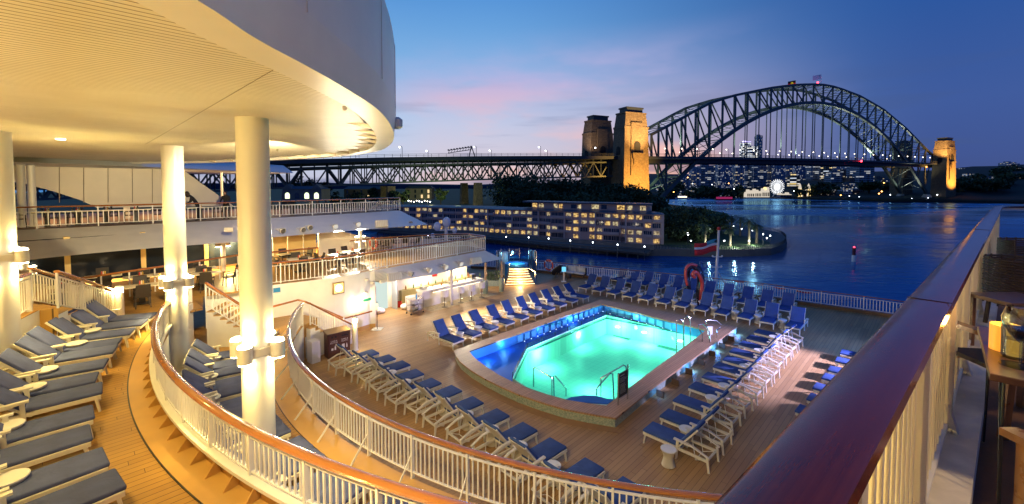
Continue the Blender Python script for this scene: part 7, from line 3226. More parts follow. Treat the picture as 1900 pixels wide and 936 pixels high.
def wmount(m, nm, mt, u, v, label, cat, out=.07, **kw):
    p, d = wallp(u, v)
    nrm = Vector((d.y, -d.x, 0))
    o = m.build(nm, mt, loc=p + nrm * out, rz=math.atan2(d.y, d.x), **kw)
    tag(o, label, cat)
    return o


p, d = wallp(626, 534)
ck = empty('wall_clock', p + Vector((d.y, -d.x, 0)) * .07, math.atan2(d.y, d.x))
tag(ck, 'square lit yellow clock with a round dial on the white wall', 'clock')
m = MB()
m.box(-.30, .30, -.09, 0, -.30, .30)
m.build('case', mat('clock_case', (.35, .2, .05), .4), ck)
m = MB()
m.box(-.25, .25, -.095, -.091, -.25, .25)
m.build('face', emis('clock_face', (1, .66, .18), 1.7), ck)
m = MB()
m.add([(.2 * math.cos(a * math.tau / 24), -.099, .2 * math.sin(a * math.tau / 24)) for a in range(24)], [tuple(range(24))])
m.build('dial', emis('clock_dial', (1, .84, .5), 2.4), ck)
m = MB()
m.beam((0, -.104, 0), (.09, -.104, .05), .008, .022)
m.beam((0, -.104, 0), (-.13, -.104, -.04), .008, .014)
m.build('hand', BLACK, ck)
m = MB()
m.box(-.16, .16, -.02, 0, -.11, .11)
wmount(m, 'wall_plate', mat('blue_plate', (.03, .22, .5), .4), 513, 538, 'small blue plate on the white wall right of the thick column', 'plate')
m = MB()
m.box(-.28, .28, -.02, 0, -.07, .07)
o = wmount(m, 'exit_sign', mat('exit_green', (.02, .22, .10), .4, emit=(.02, .4, .15), es=.3), 680, 556, 'small green emergency sign on the white wall', 'sign')
m = MB()
m.lathe([(.04, 0), (.10, -.06), (.11, -.16)], (0, -.12, 0), 14)
wmount(m, 'wall_lamp', LAMPS, 662, 551, 'bright wall lamp left of the green emergency sign', 'lamp', smooth='auto')
p, d = wallp(662, 553)
light('wall_lamp_light', 'POINT', p + Vector((d.y, -d.x, 0)) * .3 + Vector((0, 0, -.15)), (1, .74, .4), 70, .08)
for i, (u, v, lab) in enumerate([(677, 519, 'small white camera fitting high on the white wall'), (692, 524, 'round white speaker on the white wall beside the camera fitting'), (675, 543, 'small white pipe fitting above the green emergency sign')]):
    m = MB()
    m.lathe([(.05, 0), (.11, .05), (.11, .12), (.04, .16)], (0, -.12, -.05), 12)
    m.beam((0, 0, 0), (0, -.12, 0), .05)
    wmount(m, 'wall_fitting', OFFW, u, v, lab, 'fitting', smooth='auto')

# brown recycling bins
bl0, br0 = at(609, 667, ZC), at(650, 656, ZC)
bdv = (br0 - bl0)
bw0 = bdv.length
be = empty('recycling_bin', bl0, math.atan2(bdv.y, bdv.x))
tag(be, 'double brown recycling bin with white lettering beside the stairs', 'recycling bin')
m = MB()
m.box(0, bw0, 0, .5, 0, 1.12)
m.build('cabinet', BIN, be)
m = MB()
m.add([(-.03, -.03, 1.121), (bw0 + .03, -.03, 1.121), (bw0 + .03, .53, 1.121), (-.03, .53, 1.121), (-.03, -.03, 1.15), (bw0 + .03, -.03, 1.15), (bw0 + .03, .53, 1.24), (-.03, .53, 1.24)], [(3, 2, 1, 0), (4, 5, 6, 7), (0, 1, 5, 4), (2, 3, 7, 6), (1, 2, 6, 5), (3, 0, 4, 7)])
m.build('lid', mat('bin_lid', (.22, .15, .10), .35), be)
for k_ in range(2):
    x0, x1 = bw0 * (.03 + .49 * k_), bw0 * (.48 + .49 * k_)
    m = MB()
    m.box(x0, x1, -.02, -.002, .05, 1.08)
    dr = m.build('door', BIN, be)
    tm = mat('bin_white_text', (.75, .72, .68), .6)
    MX = Matrix.Translation(((x0 + x1) / 2, -.024, .74)) @ Matrix.Rotation(R(90), 4, 'X')
    q = lettering(('CANS &\nBOTTLES', 'PAPER &\nPLASTIC')[k_], .085, tm, 'lettering', dr, MX)
    m = MB()
    xc = (x0 + x1) / 2
    if k_ == 0:
        m.lathe([(.035, 0), (.035, .13), (.014, .18), (.014, .22)], (0, 0, 0), 10)
        m.v = [(xc + .06 + x, -.028 + y * .15, .36 + z) for x, y, z in m.v]
        m.box(xc - .12, xc - .03, -.028, -.022, .36, .46)
    else:
        m.box(xc - .14, xc - .01, -.028, -.022, .36, .56)
        m.lathe([(.03, 0), (.03, .12), (.012, .17), (.012, .2)], (0, 0, 0), 10)
        m.v = m.v[:8] + [(xc + .09 + x, -.028 + y * .15, .37 + z) for x, y, z in m.v[8:]]
    m.build('pictogram', tm, dr)
    m = MB()
    if k_ == 0:
        for dx in (-.08, .08):
            m.lathe([(.05, 0), (.05, .01)], (0, 0, 0), 14)
        v_ = m.v
        m.v = [((xc - .08 if i < len(v_) // 2 else xc + .08) + x, -.024 - z, .97 + y) for i, (x, y, z) in enumerate(v_)]
    else:
        m.box(xc - .15, xc + .15, -.03, -.021, .94, 1.0)
    m.build('slot', BLACK, dr)
# white cabinets leaning by the bins
for i, (u, v, lab) in enumerate([(583, 672, 'tall white machine cabinet left of the brown bins'), (570, 662, 'pale grey panel cabinet behind the white machine cabinet')]):
    p = at(u, v, ZC)
    e = empty('machine_cabinet', p, math.atan2(bdv.y, bdv.x) + R(10))
    tag(e, lab, 'cabinet')
    m = MB()
    m.box(-.2, .2, -.2, .25, 0, 1.0)
    m.build('case', WHITE2 if i == 0 else mat('pale_grey', (.5, .5, .55), .4), e, bevel=.015)
    m = MB()
    m.box(.202, .212, -.15, .2, .25, .85)
    m.build('front_panel', mat('panel_grey', (.33, .33, .42), .4), e)

# ---- hot tub with lit steps
ht = at(958, 489, -6.72)
hc = Vector((ht.x, ht.y, ZC))
he_ = empty('hot_tub', hc)
tag(he_, 'raised round hot tub with blue water at the stern end of the deck', 'hot tub')
m = MB()
m.lathe([(1.0, 0), (1.0, 1.22), (1.02, 1.3), (.80, 1.3), (.78, 1.1)], n=32)
m.build('shell', PWALL, he_, smooth='auto')
m = MB()
m.lathe([(.78, 1.20), (.785, 1.201)], n=32)
m.build('water', mat('tub_water', (.05, .45, .55), .08, emit=(.04, .42, .55), es=.55), he_)
light('tub_light', 'POINT', hc + Vector((0, -.1, 1.7)), (.2, .7, 1), 25, .1)
sd = (Vector((at(965, 529, ZC).x, at(965, 529, ZC).y, 0)) - Vector((hc.x, hc.y, 0)))
sdl = sd.length
sdn = sd.normalized()
sdp = Vector((-sdn.y, sdn.x, 0))
hs_ = empty('tub_steps', hc + sdn * 1.03)
tag(hs_, 'fan of seven steps with glowing risers leading up to the hot tub', 'steps')
STL = emis('step_strip', (1, .74, .36), 5, False)
for i in range(7):
    z = 1.12 - i * .165
    r_a = .25 + (sdl - 1.2) * i / 7
    r_b = .25 + (sdl - 1.2) * (i + 1) / 7
    w = .78 + .40 * (i / 6) ** 1.6
    def pt(r, s):
        return (sdn * (r + .10 * (1 - s * s)) + sdp * s * w)
    S_l = [-1, -.6, -.2, .2, .6, 1]
    m = MB()
    m.prism([tuple(pt(r_b, s))[:2] for s in S_l] + [tuple(sdn * -.1 + sdp * s * w)[:2] for s in reversed(S_l)], 0.004 * (7 - i), z)
    m.build('step', mat('gold_mosaic_step', (.45, .32, .18), .4, var=.4, vscale=12), hs_)
    m = MB()
    for s_a, s_b in zip(S_l, S_l[1:]):
        m.beam(pt(r_b + .012, s_a) + Vector((0, 0, z - .03)), pt(r_b + .012, s_b) + Vector((0, 0, z - .03)), .01, .02)
    m.build('step_light', STL, hs_)
light('step_glow', 'POINT', hc + sdn * (sdl + .2) + Vector((0, 0, .35)), (1, .60, .22), 75, .15)
light('step_glow', 'POINT', hc + sdn * (sdl * .72) + Vector((0, 0, 1.1)), (1, .60, .22), 75, .15)
# step handrails
for i, (chain, lab) in enumerate([([(975, 490), (977, 496), (993, 505), (994, 528)], 'right curved steel handrail of the hot tub steps'), ([(945, 488), (945, 515)], 'thin left steel handrail of the hot tub steps')]):
    d_ = at(chain[-1][0], chain[-1][1], ZC).y if i == 0 else at(945, 520, ZC).y
    pts = [atd(u, v, d_ + (1.6 - j * .5 if i == 0 and j < 3 else 0)) for j, (u, v) in enumerate(chain)]
    m = MB()
    m.tube(pts, .03, 8)
    tag(m.build('step_handrail', CHROME, smooth='auto'), lab, 'handrail')
# glass screens
gs = empty('glass_screen', hc)
tag(gs, 'curved blue glass wind screen with steel posts behind the hot tub', 'glass screen')
A_ = [(1.75 * math.cos(R(a)), 1.75 * math.sin(R(a))) for a in range(-10, 201, 30)]
for i, (x, y) in enumerate(A_):
    m = MB()
    m.tube([(x, y, 0), (x, y, 2.35)], .035, 8)
    m.build('post', CHROME, gs)
    if i < len(A_) - 1:
        x2, y2 = A_[i + 1]
        m = MB()
        m.beam((x * .96 + x2 * .04, y * .96 + y2 * .04, 1.45), (x * .04 + x2 * .96, y * .04 + y2 * .96, 1.45), .012, 1.7)
        m.build('pane', GLASSB, gs)
m = MB()
p = at(936, 512, ZC)
m.lathe([(.42, 0), (.42, 2.0), (.3, 2.1)], n=20)
tag(m.build('white_cylinder', WHITE, loc=p + Vector((-.1, .6, 0)), smooth='auto'), 'white cylindrical housing left of the hot tub steps', 'housing')
# planter
p = at(915, 536, ZC) + Vector((0, 1.0, 0))
pl_ = empty('planter', p)
tag(pl_, 'leafy green planter between the tiled pillars', 'planter')
m = MB()
m.box(-.6, .5, -.2, .2, 0, .45)
m.build('box', MOS, pl_)
m = MB()
rn = random.Random(8)
for i in range(500):
    c = Vector((rn.uniform(-.6, .5), rn.uniform(-.22, .22), .45 + rn.random() * .75))
    a_ = Vector((rn.gauss(0, 1), rn.gauss(0, 1), rn.gauss(0, 1))).normalized() * .07
    b_ = a_.orthogonal().normalized() * .035
    m.add([c - a_, c + b_, c + a_, c - b_], [(0, 1, 2, 3)])
m.build('foliage', mat('planter_leaf', (.10, .14, .06), .7), pl_)


# ---- wicker sofa, chair, stool, life rings
def wicker_sofa(u, v, rz):
    p = at(u, v, ZC)
    e = empty('wicker_sofa', p, rz)
    tag(e, 'dark wicker sofa with pale grey cushions near the stern railing', 'sofa')
    m = MB()
    A_ = [(1.05 * math.cos(R(a)), .5 * math.sin(R(a)) * 1.1) for a in range(0, 181, 12)]
    B_ = [(.95 * math.cos(R(a)), .42 * math.sin(R(a)) * 1.1) for a in range(0, 181, 12)]
    m.prism(A_ + B_[::-1], .25, .85)
    m.box(-.98, .98, -.38, .1, .22, .32)
    m.build('shell', DWOOD, e)
    for k_ in (-1, 1):
        m = MB()
        m.box(k_ * .46 - .44, k_ * .46 + .44, -.36, .28, .321, .45)
        m.build('seat_cushion', mat('pale_cushion', (.62, .66, .62), .8), e, smooth=True, bevel=.04)
        m = MB()
        m.box(k_ * .44 - .40, k_ * .44 + .40, .14, .32, .451, .86)
        m.build('back_cushion', mat('pale_cushion', (.62, .66, .62), .8), e, smooth=True, bevel=.05)
    for sx in (-.8, .8):
        for sy in (-.3, .35):
            m = MB()
            m.beam((sx, sy, .25), (sx * 1.1, sy * 1.1, 0), .04)
            m.build('leg', mat('brass_leg', (.5, .3, .12), .4, metal=.5), e)


wicker_sofa(1068, 514, R(-38))
p = at(1055, 519, ZC)
m = MB()
m.lathe([(.2, .12), (.24, .3), (.22, .5), (.2, .52)], n=16)
for a_ in range(3):
    m.beam((.15 * math.cos(a_ * 2.1), .15 * math.sin(a_ * 2.1), .12), (.2 * math.cos(a_ * 2.1), .2 * math.sin(a_ * 2.1), 0), .03)
tag(m.build('wicker_stool', DWOOD, loc=p), 'round dark wicker stool in front of the sofa', 'stool')
p = at(1034, 515, ZC)
e = empty('round_chair', p, R(120))
tag(e, 'dark lounge chair tilted back with a pale oval cushion near the life ring', 'lounge chair')
m = MB()
m.lathe([(.05, -.06), (.50, -.03), (.52, .03), (.48, .02), (.05, -.02)], (0, 0, 0), 20)
RM = Matrix.Translation((0, 0, .62)) @ Matrix.Rotation(R(48), 4, 'Y') @ Matrix.Scale(1.3, 4, (1, 0, 0))
m.v = [tuple(RM @ Vector(v)) for v in m.v]
m.build('shell', DWOOD, e)
m = MB()
m.lathe([(.05, .0), (.44, .03), (.46, .09), (.40, .12), (.05, .13)], (0, 0, 0), 20)
m.v = [tuple(RM @ Vector(v)) for v in m.v]
m.build('cushion', mat('pale_cushion', (.62, .66, .62), .8), e, smooth=True)
for a_ in range(4):
    m = MB()
    m.beam((.1 * math.cos(a_ * 1.57), .1 * math.sin(a_ * 1.57), .4), (.32 * math.cos(a_ * 1.57), .32 * math.sin(a_ * 1.57), 0), .03)
    m.build('leg', mat('brass_leg', (.5, .3, .12), .4, metal=.5), e)


def lifering(u, v, d, label, s=.42, rz=R(-35)):
    e = empty('life_ring', atd(u, v, d), rz)
    tag(e, label, 'life ring')
    m = MB()
    m.tube([(s * math.cos(a / 24 * math.tau), 0, s * math.sin(a / 24 * math.tau)) for a in range(24)], .075, 8, closed=True)
    m.build('ring', ORANGE, e, smooth=True)
    for k_ in range(4):
        a_ = R(45 + 90 * k_)
        m = MB()
        m.tube([(s * math.cos(a_ + q), 0, s * math.sin(a_ + q)) for q in (-.12, 0, .12)], .082, 8)
        m.build('band', WHITE2, e, smooth=True)


lifering(1018, 492, 37.6, 'orange life ring on the stern railing beside the lounge chair')
lifering(693, 452, 31.0, 'orange life ring on the railing at the far end of the lounge', .38)
p = at(1046, 523, ZC)
e = empty('info_stand', p)
tag(e, 'white stand with a small bright blue screen near the sofa', 'info stand')
m = MB()
m.box(-.06, .06, -.04, .04, 0, 1.0)
m.box(-.2, .2, -.2, .2, 0, .03)
m.build('post', WHITE2, e)
m = MB()
m.box(-.17, .17, -.07, -.045, .85, 1.25)
m.build('screen', emis('screen_blue', (.15, .55, .8), 1.0), e)

# assumed unseen floods that colour the far right loungers violet
vp = Vector((19.6, 15.6, -4.4))
e = empty('assumed_spotlight', vp)
tag(e, 'assumed violet tinted deck spotlight on the ship side beyond the near rail', 'spotlight')
m = MB()
m.lathe([(.08, .15), (.16, 0), (.16, -.12)], n=14)
m.build('housing', OFFW, e)
light('violet_beam', 'SPOT', vp + Vector((-.3, .12, -.12)), (.58, .52, 1.0), 14000, .10, aim=(11.8, 18.6, ZC), cone=50, blend=.6)
light('violet_beam', 'SPOT', vp + Vector((-.3, .3, 0)), (.10, .25, 1.0), 2600, .3, aim=(12.5, 25.5, ZC), cone=70, blend=.9)

# ================================================================== LOUNGE AND BALCONY FURNITURE
def dtable():
    e = empty('dining_table')
    tag(e, 'x', 'table')
    m = MB()
    m.box(-.62, .62, -.36, .36, .72, .755)
    m.build('table_top', mat('cream_table_top', (.74, .64, .42), .35), e, bevel=.008)
    m = MB()
    m.box(-.1, .1, -.1, .1, .03, .72)
    m.box(-.28, .28, -.2, .2, 0, .03)
    m.build('pedestal', DARK, e)
    return e


def dchair():
    e = empty('dining_chair')
    tag(e, 'x', 'chair')
    m = MB()
    m.box(-.24, .24, -.24, .24, .42, .46)
    m.build('seat', DWOOD, e)
    m = MB()
    m.add([(-.24, .22, .46), (.24, .22, .46), (.22, .34, .95), (-.22, .34, .95), (-.24, .26, .46), (.24, .26, .46), (.22, .38, .95), (-.22, .38, .95)], [(0, 1, 2, 3), (7, 6, 5, 4), (0, 4, 5, 1), (2, 6, 7, 3), (1, 5, 6, 2), (0, 3, 7, 4)])
    m.build('backrest', DWOOD, e)
    for sx in (-.21, .21):
        for sy in (-.21, .21):
            m = MB()
            m.beam((sx, sy, .42), (sx * 1.1, sy * 1.1, 0), .035)
            m.build('leg', DWOOD, e)
        m = MB()
        m.beam((sx * 1.15, -.2, .64), (sx * 1.15, .26, .66), .04, .03)
        m.beam((sx * 1.15, -.2, .64), (sx * 1.1, -.2, .44), .035)
        m.build('armrest', DWOOD, e)
    return e


def caddy():
    e = empty('condiment_caddy')
    tag(e, 'x', 'condiment caddy')
    m = MB()
    m.box(-.1, .1, -.07, .07, 0, .05)
    m.build('tray', mat('caddy_tray', (.35, .22, .08), .5), e)
    for k_, (x, c) in enumerate(((-.06, (.6, .05, .03)), (0, (.75, .65, .5)), (.06, (.6, .4, .05)))):
        m = MB()
        m.lathe([(.025, .051), (.025, .15), (.012, .19)], (x, .01 * k_, 0), 8)
        m.build('jar', mat('jar_%d' % k_, c, .3), e)
    return e


T0, C0, K0 = dtable(), dchair(), caddy()
index_kids()
tl = [(192, 512, 'small cream table before the first dark lounge window'), (262, 513, 'cream table before the second dark lounge window'), (263, 530, 'large cream table left of the column beside the nearest railing'), (374, 499, 'cream table right of the far white column'), (381, 507, 'cream table just before the one beside the slim post'), (118, 531, 'cream table behind the sloping stair railing'), (115, 546, 'nearest cream table seen through the stair railing'), (537, 471, 'cream table close to the lit yellow panel'), (556, 480, 'cream table one step nearer than the one by the lit panel'), (628, 472, 'cream table by the end of the wedge wall'), (60, 560, 'cream table at the far left behind the raised railing'), (330, 506, 'cream table partly hidden by the far white column'), (655, 466, 'cream table beside the last slim lamp post')]
rn = random.Random(12)
for i, (u, v, lab) in enumerate(tl):
    p = at(u, v, ZA + .74)
    lowz = ZA
    rz = R(44) + rn.uniform(-.1, .1)
    dup(T0, (p.x, p.y, lowz), rz, lab, 'tables in the lounge')
    dup(K0, (p.x, p.y, lowz + .756), rz + .3, 'jar caddy on the ' + lab, 'condiment caddies on the lounge tables')
    ex, ey = Vector((math.cos(rz), math.sin(rz), 0)), Vector((-math.sin(rz), math.cos(rz), 0))
    for k_, (ox, oy, rr_) in enumerate(((0, .72, 0), (0, -.72, math.pi), (.95, .0, -math.pi / 2), (-.95, 0, math.pi / 2))):
        if k_ > 1 and i not in (2, 8, 9, 4, 7):
            continue
        c = Vector((p.x, p.y, 0)) + ex * ox + ey * oy
        dup(C0, (c.x, c.y, lowz), rz + rr_ + rn.uniform(-.25, .25), ['far', 'near', 'right', 'left'][k_] + ' chair at the ' + lab, 'dark chairs in the lounge')
# dark sofas in the outer lounge
for i, (u, v) in enumerate([(735, 456), (752, 455), (770, 455), (700, 459), (716, 461)]):
    p = at(u, v + 6, ZA)
    dup(C0, (p.x, p.y, ZA), R(44 + 90) + i, '%s dark chair from the left in the open part of the lounge terrace' % ORD[i], 'dark chairs in the lounge')
rn = random.Random(13)
# balcony tables
for i, u in enumerate((90, 150, 205, 262, 385, 560, 640, 700)):
    vb = float(np.interp(u, [15, 302, 500, 742], [428, 415, 405, 392]))
    p = at(u, vb, ZU)
    p = Vector((p.x, p.y, 0)) + Vector((-.74, .66, 0)) * 1.6
    rz = R(46)
    dup(T0, (p.x, p.y, ZU), rz, '%s table from the left behind the upper balcony railing' % ORD[i], 'tables on the upper balcony')
    if i < 5:
        dup(K0, (p.x, p.y, ZU + .756), rz, 'jar caddy on the %s table from the left on the upper balcony' % ORD[i], 'condiment caddies on the upper balcony')
    for k_, (ox, rr_) in enumerate(((.95, -math.pi / 2), (-.95, math.pi / 2))):
        c = p + Vector((math.cos(rz), math.sin(rz), 0)) * ox
        dup(C0, (c.x, c.y, ZU), rz + rr_ + rn.uniform(-.2, .2), ['right end', 'left end'][k_] + ' dark chair at the %s balcony table from the left' % ORD[i], 'dark chairs on the upper balcony')
for o in (T0, C0, K0):
    unproto(o)


# ---- people on the balcony
SKIN = mat('skin', (.30, .17, .11), .6)
HAIR = mat('dark_brown_hair', (.03, .014, .008), .7)
CLOTHB = mat('black_clothes', (.012, .012, .016), .85)
SHIRT = mat('white_shirt', (.55, .55, .55), .8)


def skin_fig(name, verts, edges, radii, m, parent, sub=2):
    me = bpy.data.meshes.new(name)
    me.from_pydata(verts, edges, [])
    o = bpy.data.objects.new(name, me)
    COL.objects.link(o)
    md = o.modifiers.new('skin', 'SKIN')
    md.use_smooth_shade = True
    for i, r_ in enumerate(radii):
        me.skin_vertices[0].data[i].radius = (r_, r_) if isinstance(r_, float) else r_
    me.skin_vertices[0].data[0].use_root = True
    sd_ = o.modifiers.new('sub', 'SUBSURF')
    sd_.levels = sd_.render_levels = sub
    dg = bpy.context.evaluated_depsgraph_get()
    me2 = bpy.data.meshes.new_from_object(o.evaluated_get(dg))
    bpy.data.objects.remove(o)
    me2.materials.clear()
    me2.materials.append(m)
    me2.shade_smooth()
    q = bpy.data.objects.new(name, me2)
    COL.objects.link(q)
    q.parent = parent
    return q


def ensure_skin():
    pass


def person(loc, rz, label, lean=0.15, woman=False):
    e = empty('person', loc, rz)
    tag(e, label, 'person')
    # skeleton facing -y ; height 1.72
    f = lean
    V = [(0, 0, .95), (0, -.02 - f * .3, 1.18), (0, -.03 - f * .7, 1.42), (0, -.05 - f * .9, 1.52), (0, -.08 - f * 1.1, 1.62),
         (.10, 0, .90), (.12, -.02, .50), (.12, .02, .08), (.12, -.14, .04),
         (-.10, 0, .90), (-.12, .02, .50), (-.13, .06, .08), (-.13, -.10, .04),
         (.19, -.03 - f * .7, 1.40), (.25, -.10 - f * .7, 1.14), (.20, -.30 - f * .7, 1.02), (.18, -.38 - f * .7, 1.01),
         (-.19, -.03 - f * .7, 1.40), (-.25, -.10 - f * .7, 1.14), (-.20, -.30 - f * .7, 1.02), (-.18, -.38 - f * .7, 1.01)]
    Ed = [(0, 1), (1, 2), (2, 3), (3, 4), (0, 5), (5, 6), (6, 7), (7, 8), (0, 9), (9, 10), (10, 11), (11, 12), (2, 13), (13, 14), (14, 15), (15, 16), (2, 17), (17, 18), (18, 19), (19, 20)]
    Rd = [(.17, .12), (.14, .10), (.17, .11), .055, .06, .10, .07, .05, .045, .10, .07, .05, .045, .07, .05, .038, .035, .07, .05, .038, .035]
    Rd = [r_ if isinstance(r_, tuple) else float(r_) for r_ in Rd]
    skin_fig('body', V, Ed, Rd, CLOTHB, e)
    hx = Vector((0, -.10 - f * 1.2, 1.63))
    m = MB()
    m.lathe([(.01, -.12), (.055, -.10), (.075, -.04), (.08, .03), (.065, .09), (.02, .12)], hx, 16)
    m.v = [(x, (y - hx.y) * 1.2 + hx.y, z) for x, y, z in m.v]
    m.add([hx + Vector((-.012, -.085, -.01)), hx + Vector((.012, -.085, -.01)), hx + Vector((0, -.115, -.03)), hx + Vector((0, -.09, .03))], [(0, 1, 2), (0, 2, 3), (1, 3, 2)])
    m.ball(hx + Vector((.08, 0, 0)), .02, 6, 4)
    m.ball(hx + Vector((-.08, 0, 0)), .02, 6, 4)
    m.build('head', SKIN, e, smooth=True)
    m = MB()
    m.lathe([(.085, -.02 if not woman else -.16), (.10, .03), (.085, .10), (.03, .14)], hx + Vector((0, .025, 0)), 14)
    if woman:
        m.lathe([(.06, -.22), (.11, -.12), (.105, .02), (.05, .08)], hx + Vector((0, .05, 0)), 12)
    m.build('hair', HAIR, e, smooth=True)
    for sx in (-1, 1):
        m = MB()
        hb = Vector((sx * .18, -.40 - f * .7, 1.0))
        m.box(hb.x - .035, hb.x + .035, hb.y - .04, hb.y + .03, hb.z - .015, hb.z + .015)
        for k_ in range(4):
            m.tube([hb + Vector((-.03 + .02 * k_, -.035, 0)), hb + Vector((-.03 + .02 * k_, -.075, -.005)), hb + Vector((-.03 + .02 * k_, -.095, -.03))], .009, 5)
        m.tube([hb + Vector((-sx * .035, 0, 0)), hb + Vector((-sx * .06, -.03, 0))], .010, 5)
        m.build('hand', SKIN, e)
    return e


def balc(u, back):
    vb = float(np.interp(u, [15, 302, 500, 742], [428, 415, 405, 392]))
    p = at(u, vb, ZU)
    return Vector((p.x, p.y, ZU)) + Vector((-.74, .66, 0)) * back


person(balc(375, .9), R(-60), 'woman with long dark hair in black leaning behind the balcony railing', .35, True)
person(balc(430, 1.0), R(10), 'man in a dark jacket standing at the balcony railing beside the thick column', .05)
m = MB()

# ================================================================== NEAR RAIL AND MY OWN DECK
ZR = -.55
nl = Vector((.757, .653, 0))
nperp = Vector((.653, -.757, 0))       # to the right, onto my deck
a0 = Vector((.36, .74, 0))
a0 = at(1330, 925, ZR)
a0.z = 0
far = at(1846, 382, ZR)
far.z = 0
nl = (far - a0).normalized()
nperp = Vector((nl.y, -nl.x, 0))
c0 = a0 + nperp * .075 - nl * 2.2
cF = far + nperp * .07 - nl * .1
nr = empty('near_railing', Vector((c0.x, c0.y, ZO)))
tag(nr, 'wide dark varnished cap rail on cream balusters, running in from the lower right corner', 'railing')
og = Vector(nr.location)
path = [c0, c0.lerp(cF, .25), c0.lerp(cF, .5), c0.lerp(cF, .75), cF - nl * .6]
corner = smoothpts([cF - nl * .6, cF - nl * .15 + nperp * .02, cF + nl * .05 + Vector((.35, -.05, 0)), cF + Vector((1.3, -.1, 0))], 5)
full = path[:-1] + corner + [cF + Vector((7.5, -.3, 0))]
m = MB()
W_ = .082
prof = [(-W_, -.01), (-W_ + .012, -.03), (W_ - .012, -.03), (W_, -.01), (W_ - .006, .012), (W_ - .02, .02), (-W_ + .02, .02), (-W_ + .006, .012)]
m.tube([Vector((p.x, p.y, ZR - .02)) - og for p in full], 1, prof=prof)
m.build('handrail', WOODN, nr, smooth='auto')
m = MB()
m.tube([Vector((p.x, p.y, ZR - .10)) - og for p in full], 1, prof=[(-.03, -.02), (.03, -.02), (.03, .049), (-.03, .049)])
m.build('top_bar', WHITE2, nr)
m = MB()
m.tube([Vector((p.x, p.y, ZO + .17)) - og for p in full], 1, prof=[(-.03, -.012), (.03, -.012), (.03, .012), (-.03, .012)])
m.build('bottom_bar', WHITE2, nr)
CREAMN = mat('near_cream_paint', (.74, .66, .50), .42, bump=.25, bscale=25, var=.08, vscale=3)
Ltot = (cF - c0).length
s = .2
k = 0
posts = []
while s < Ltot - .3:
    p = c0 + nl * s
    q = Vector((p.x, p.y, 0)) - Vector((og.x, og.y, 0))
    m = MB()
    m.beam(q + Vector((0, 0, .0)), q + Vector((0, 0, ZR - ZO - .11)), .09, .05, up=nl)
    m.beam(q + nperp * .1 + Vector((0, 0, .0)), q + nperp * .02 + Vector((0, 0, .30)), .02, .07, up=nl)
    m.build('post', CREAMN, nr)
    m = MB()
    for j in range(1, 11):
        r_ = q + nl * (j * 1.25 / 11)
        if s + j * 1.25 / 11 > Ltot - .2:
            break
        m.beam(r_ + Vector((0, 0, .18)), r_ + Vector((0, 0, ZR - ZO - .13)), .028, .028, up=nl)
    if m.v:
        m.build('baluster_panel', CREAMN, nr)
    s += 1.25
for q_ in (4.3, 9.4):
    m = MB()
    r_ = c0 + nl * q_ - Vector((og.x, og.y, 0))
    m.beam(r_ - nperp * .078 + Vector((0, 0, ZR - ZO + .001)), r_ + nperp * .078 + Vector((0, 0, ZR - ZO + .001)), .006, .003)
    m.build('cap_joint', mat('joint_dark', (.02, .008, .005), .5), nr)
for i in range(12):
    q = cF + Vector((.9 + i * .55, -.12, 0)) - Vector((og.x, og.y, 0))
    m = MB()
    w_ = .16 if i % 4 == 1 else .035
    m.beam(Vector((q.x, q.y, .1)), Vector((q.x, q.y, ZR - ZO - .12)), w_, .04)
    m.build('post' if i % 4 == 1 else 'baluster', WHITE2, nr)
# kerb and floor of my deck
m = MB()
kb = [c0 - nperp * .13, cF - nperp * .13, cF + nperp * .16, c0 + nperp * .16]
m.prism([(p.x, p.y) for p in kb], ZO + .002, ZO + .13)
tag(m.build('rail_kerb', mat('kerb_cream', (.80, .74, .62), .6, bump=.5, bscale=14, var=.15, vscale=6)), 'rough cream painted kerb under the near railing', 'kerb')
m = MB()
fl0 = [c0 - nperp * .15 - nl * 4, cF - nperp * .15, cF + Vector((9, -.4, 0)), Vector((14, -5, 0)), Vector((0, -5, 0))]
m.prism([(p.x, p.y) for p in fl0], ZO - .3, ZO)
tag(m.build('viewing_deck_floor', mat('near_floor', (.17, .085, .035), .45, var=.25, vscale=5, bump=.15, bscale=40)), kind='structure')
# near table
tA, tB = at(1813, 604, -.90), at(1836, 693, -.90)
td = (tB - tA).normalized()
tn = Vector((-td.y, td.x, 0))
if tn.x < 0:
    tn = -tn
te = empty('wooden_table', (tA.x, tA.y, ZO))
tag(te, 'small wooden table with thin black legs beside the near railing', 'table')
H = -.90 - ZO
m = MB()
wT, dT = (tB - tA).length, .75
tt = Vector((0, 0, 0))
q = [tt, td * wT, td * wT + tn * dT, tn * dT]
m.prism([(p.x, p.y) for p in q], H - .035, H)
m.build('table_top', BROWN, te, bevel=.004)
for k_, c in enumerate((td * .06 + tn * .05, td * (wT - .05) + tn * .05, td * (wT - .05) + tn * (dT - .1), td * .06 + tn * (dT - .1))):
    m = MB()
    o1 = td * (.05 if k_ in (1, 2) else -.05)
    m.tube([c + Vector((0, 0, H - .036)), c + o1 * 1.0 + Vector((0, 0, .01)), c + td * (.16 if k_ in (0, 3) else -.16) + Vector((0, 0, H - .036))], .006, 6)
    m.build('leg', DARK, te)
tp_ = Vector((tA.x, tA.y, -.90))


def on_table(u, v):
    p = at(u, v, -.90)
    return p


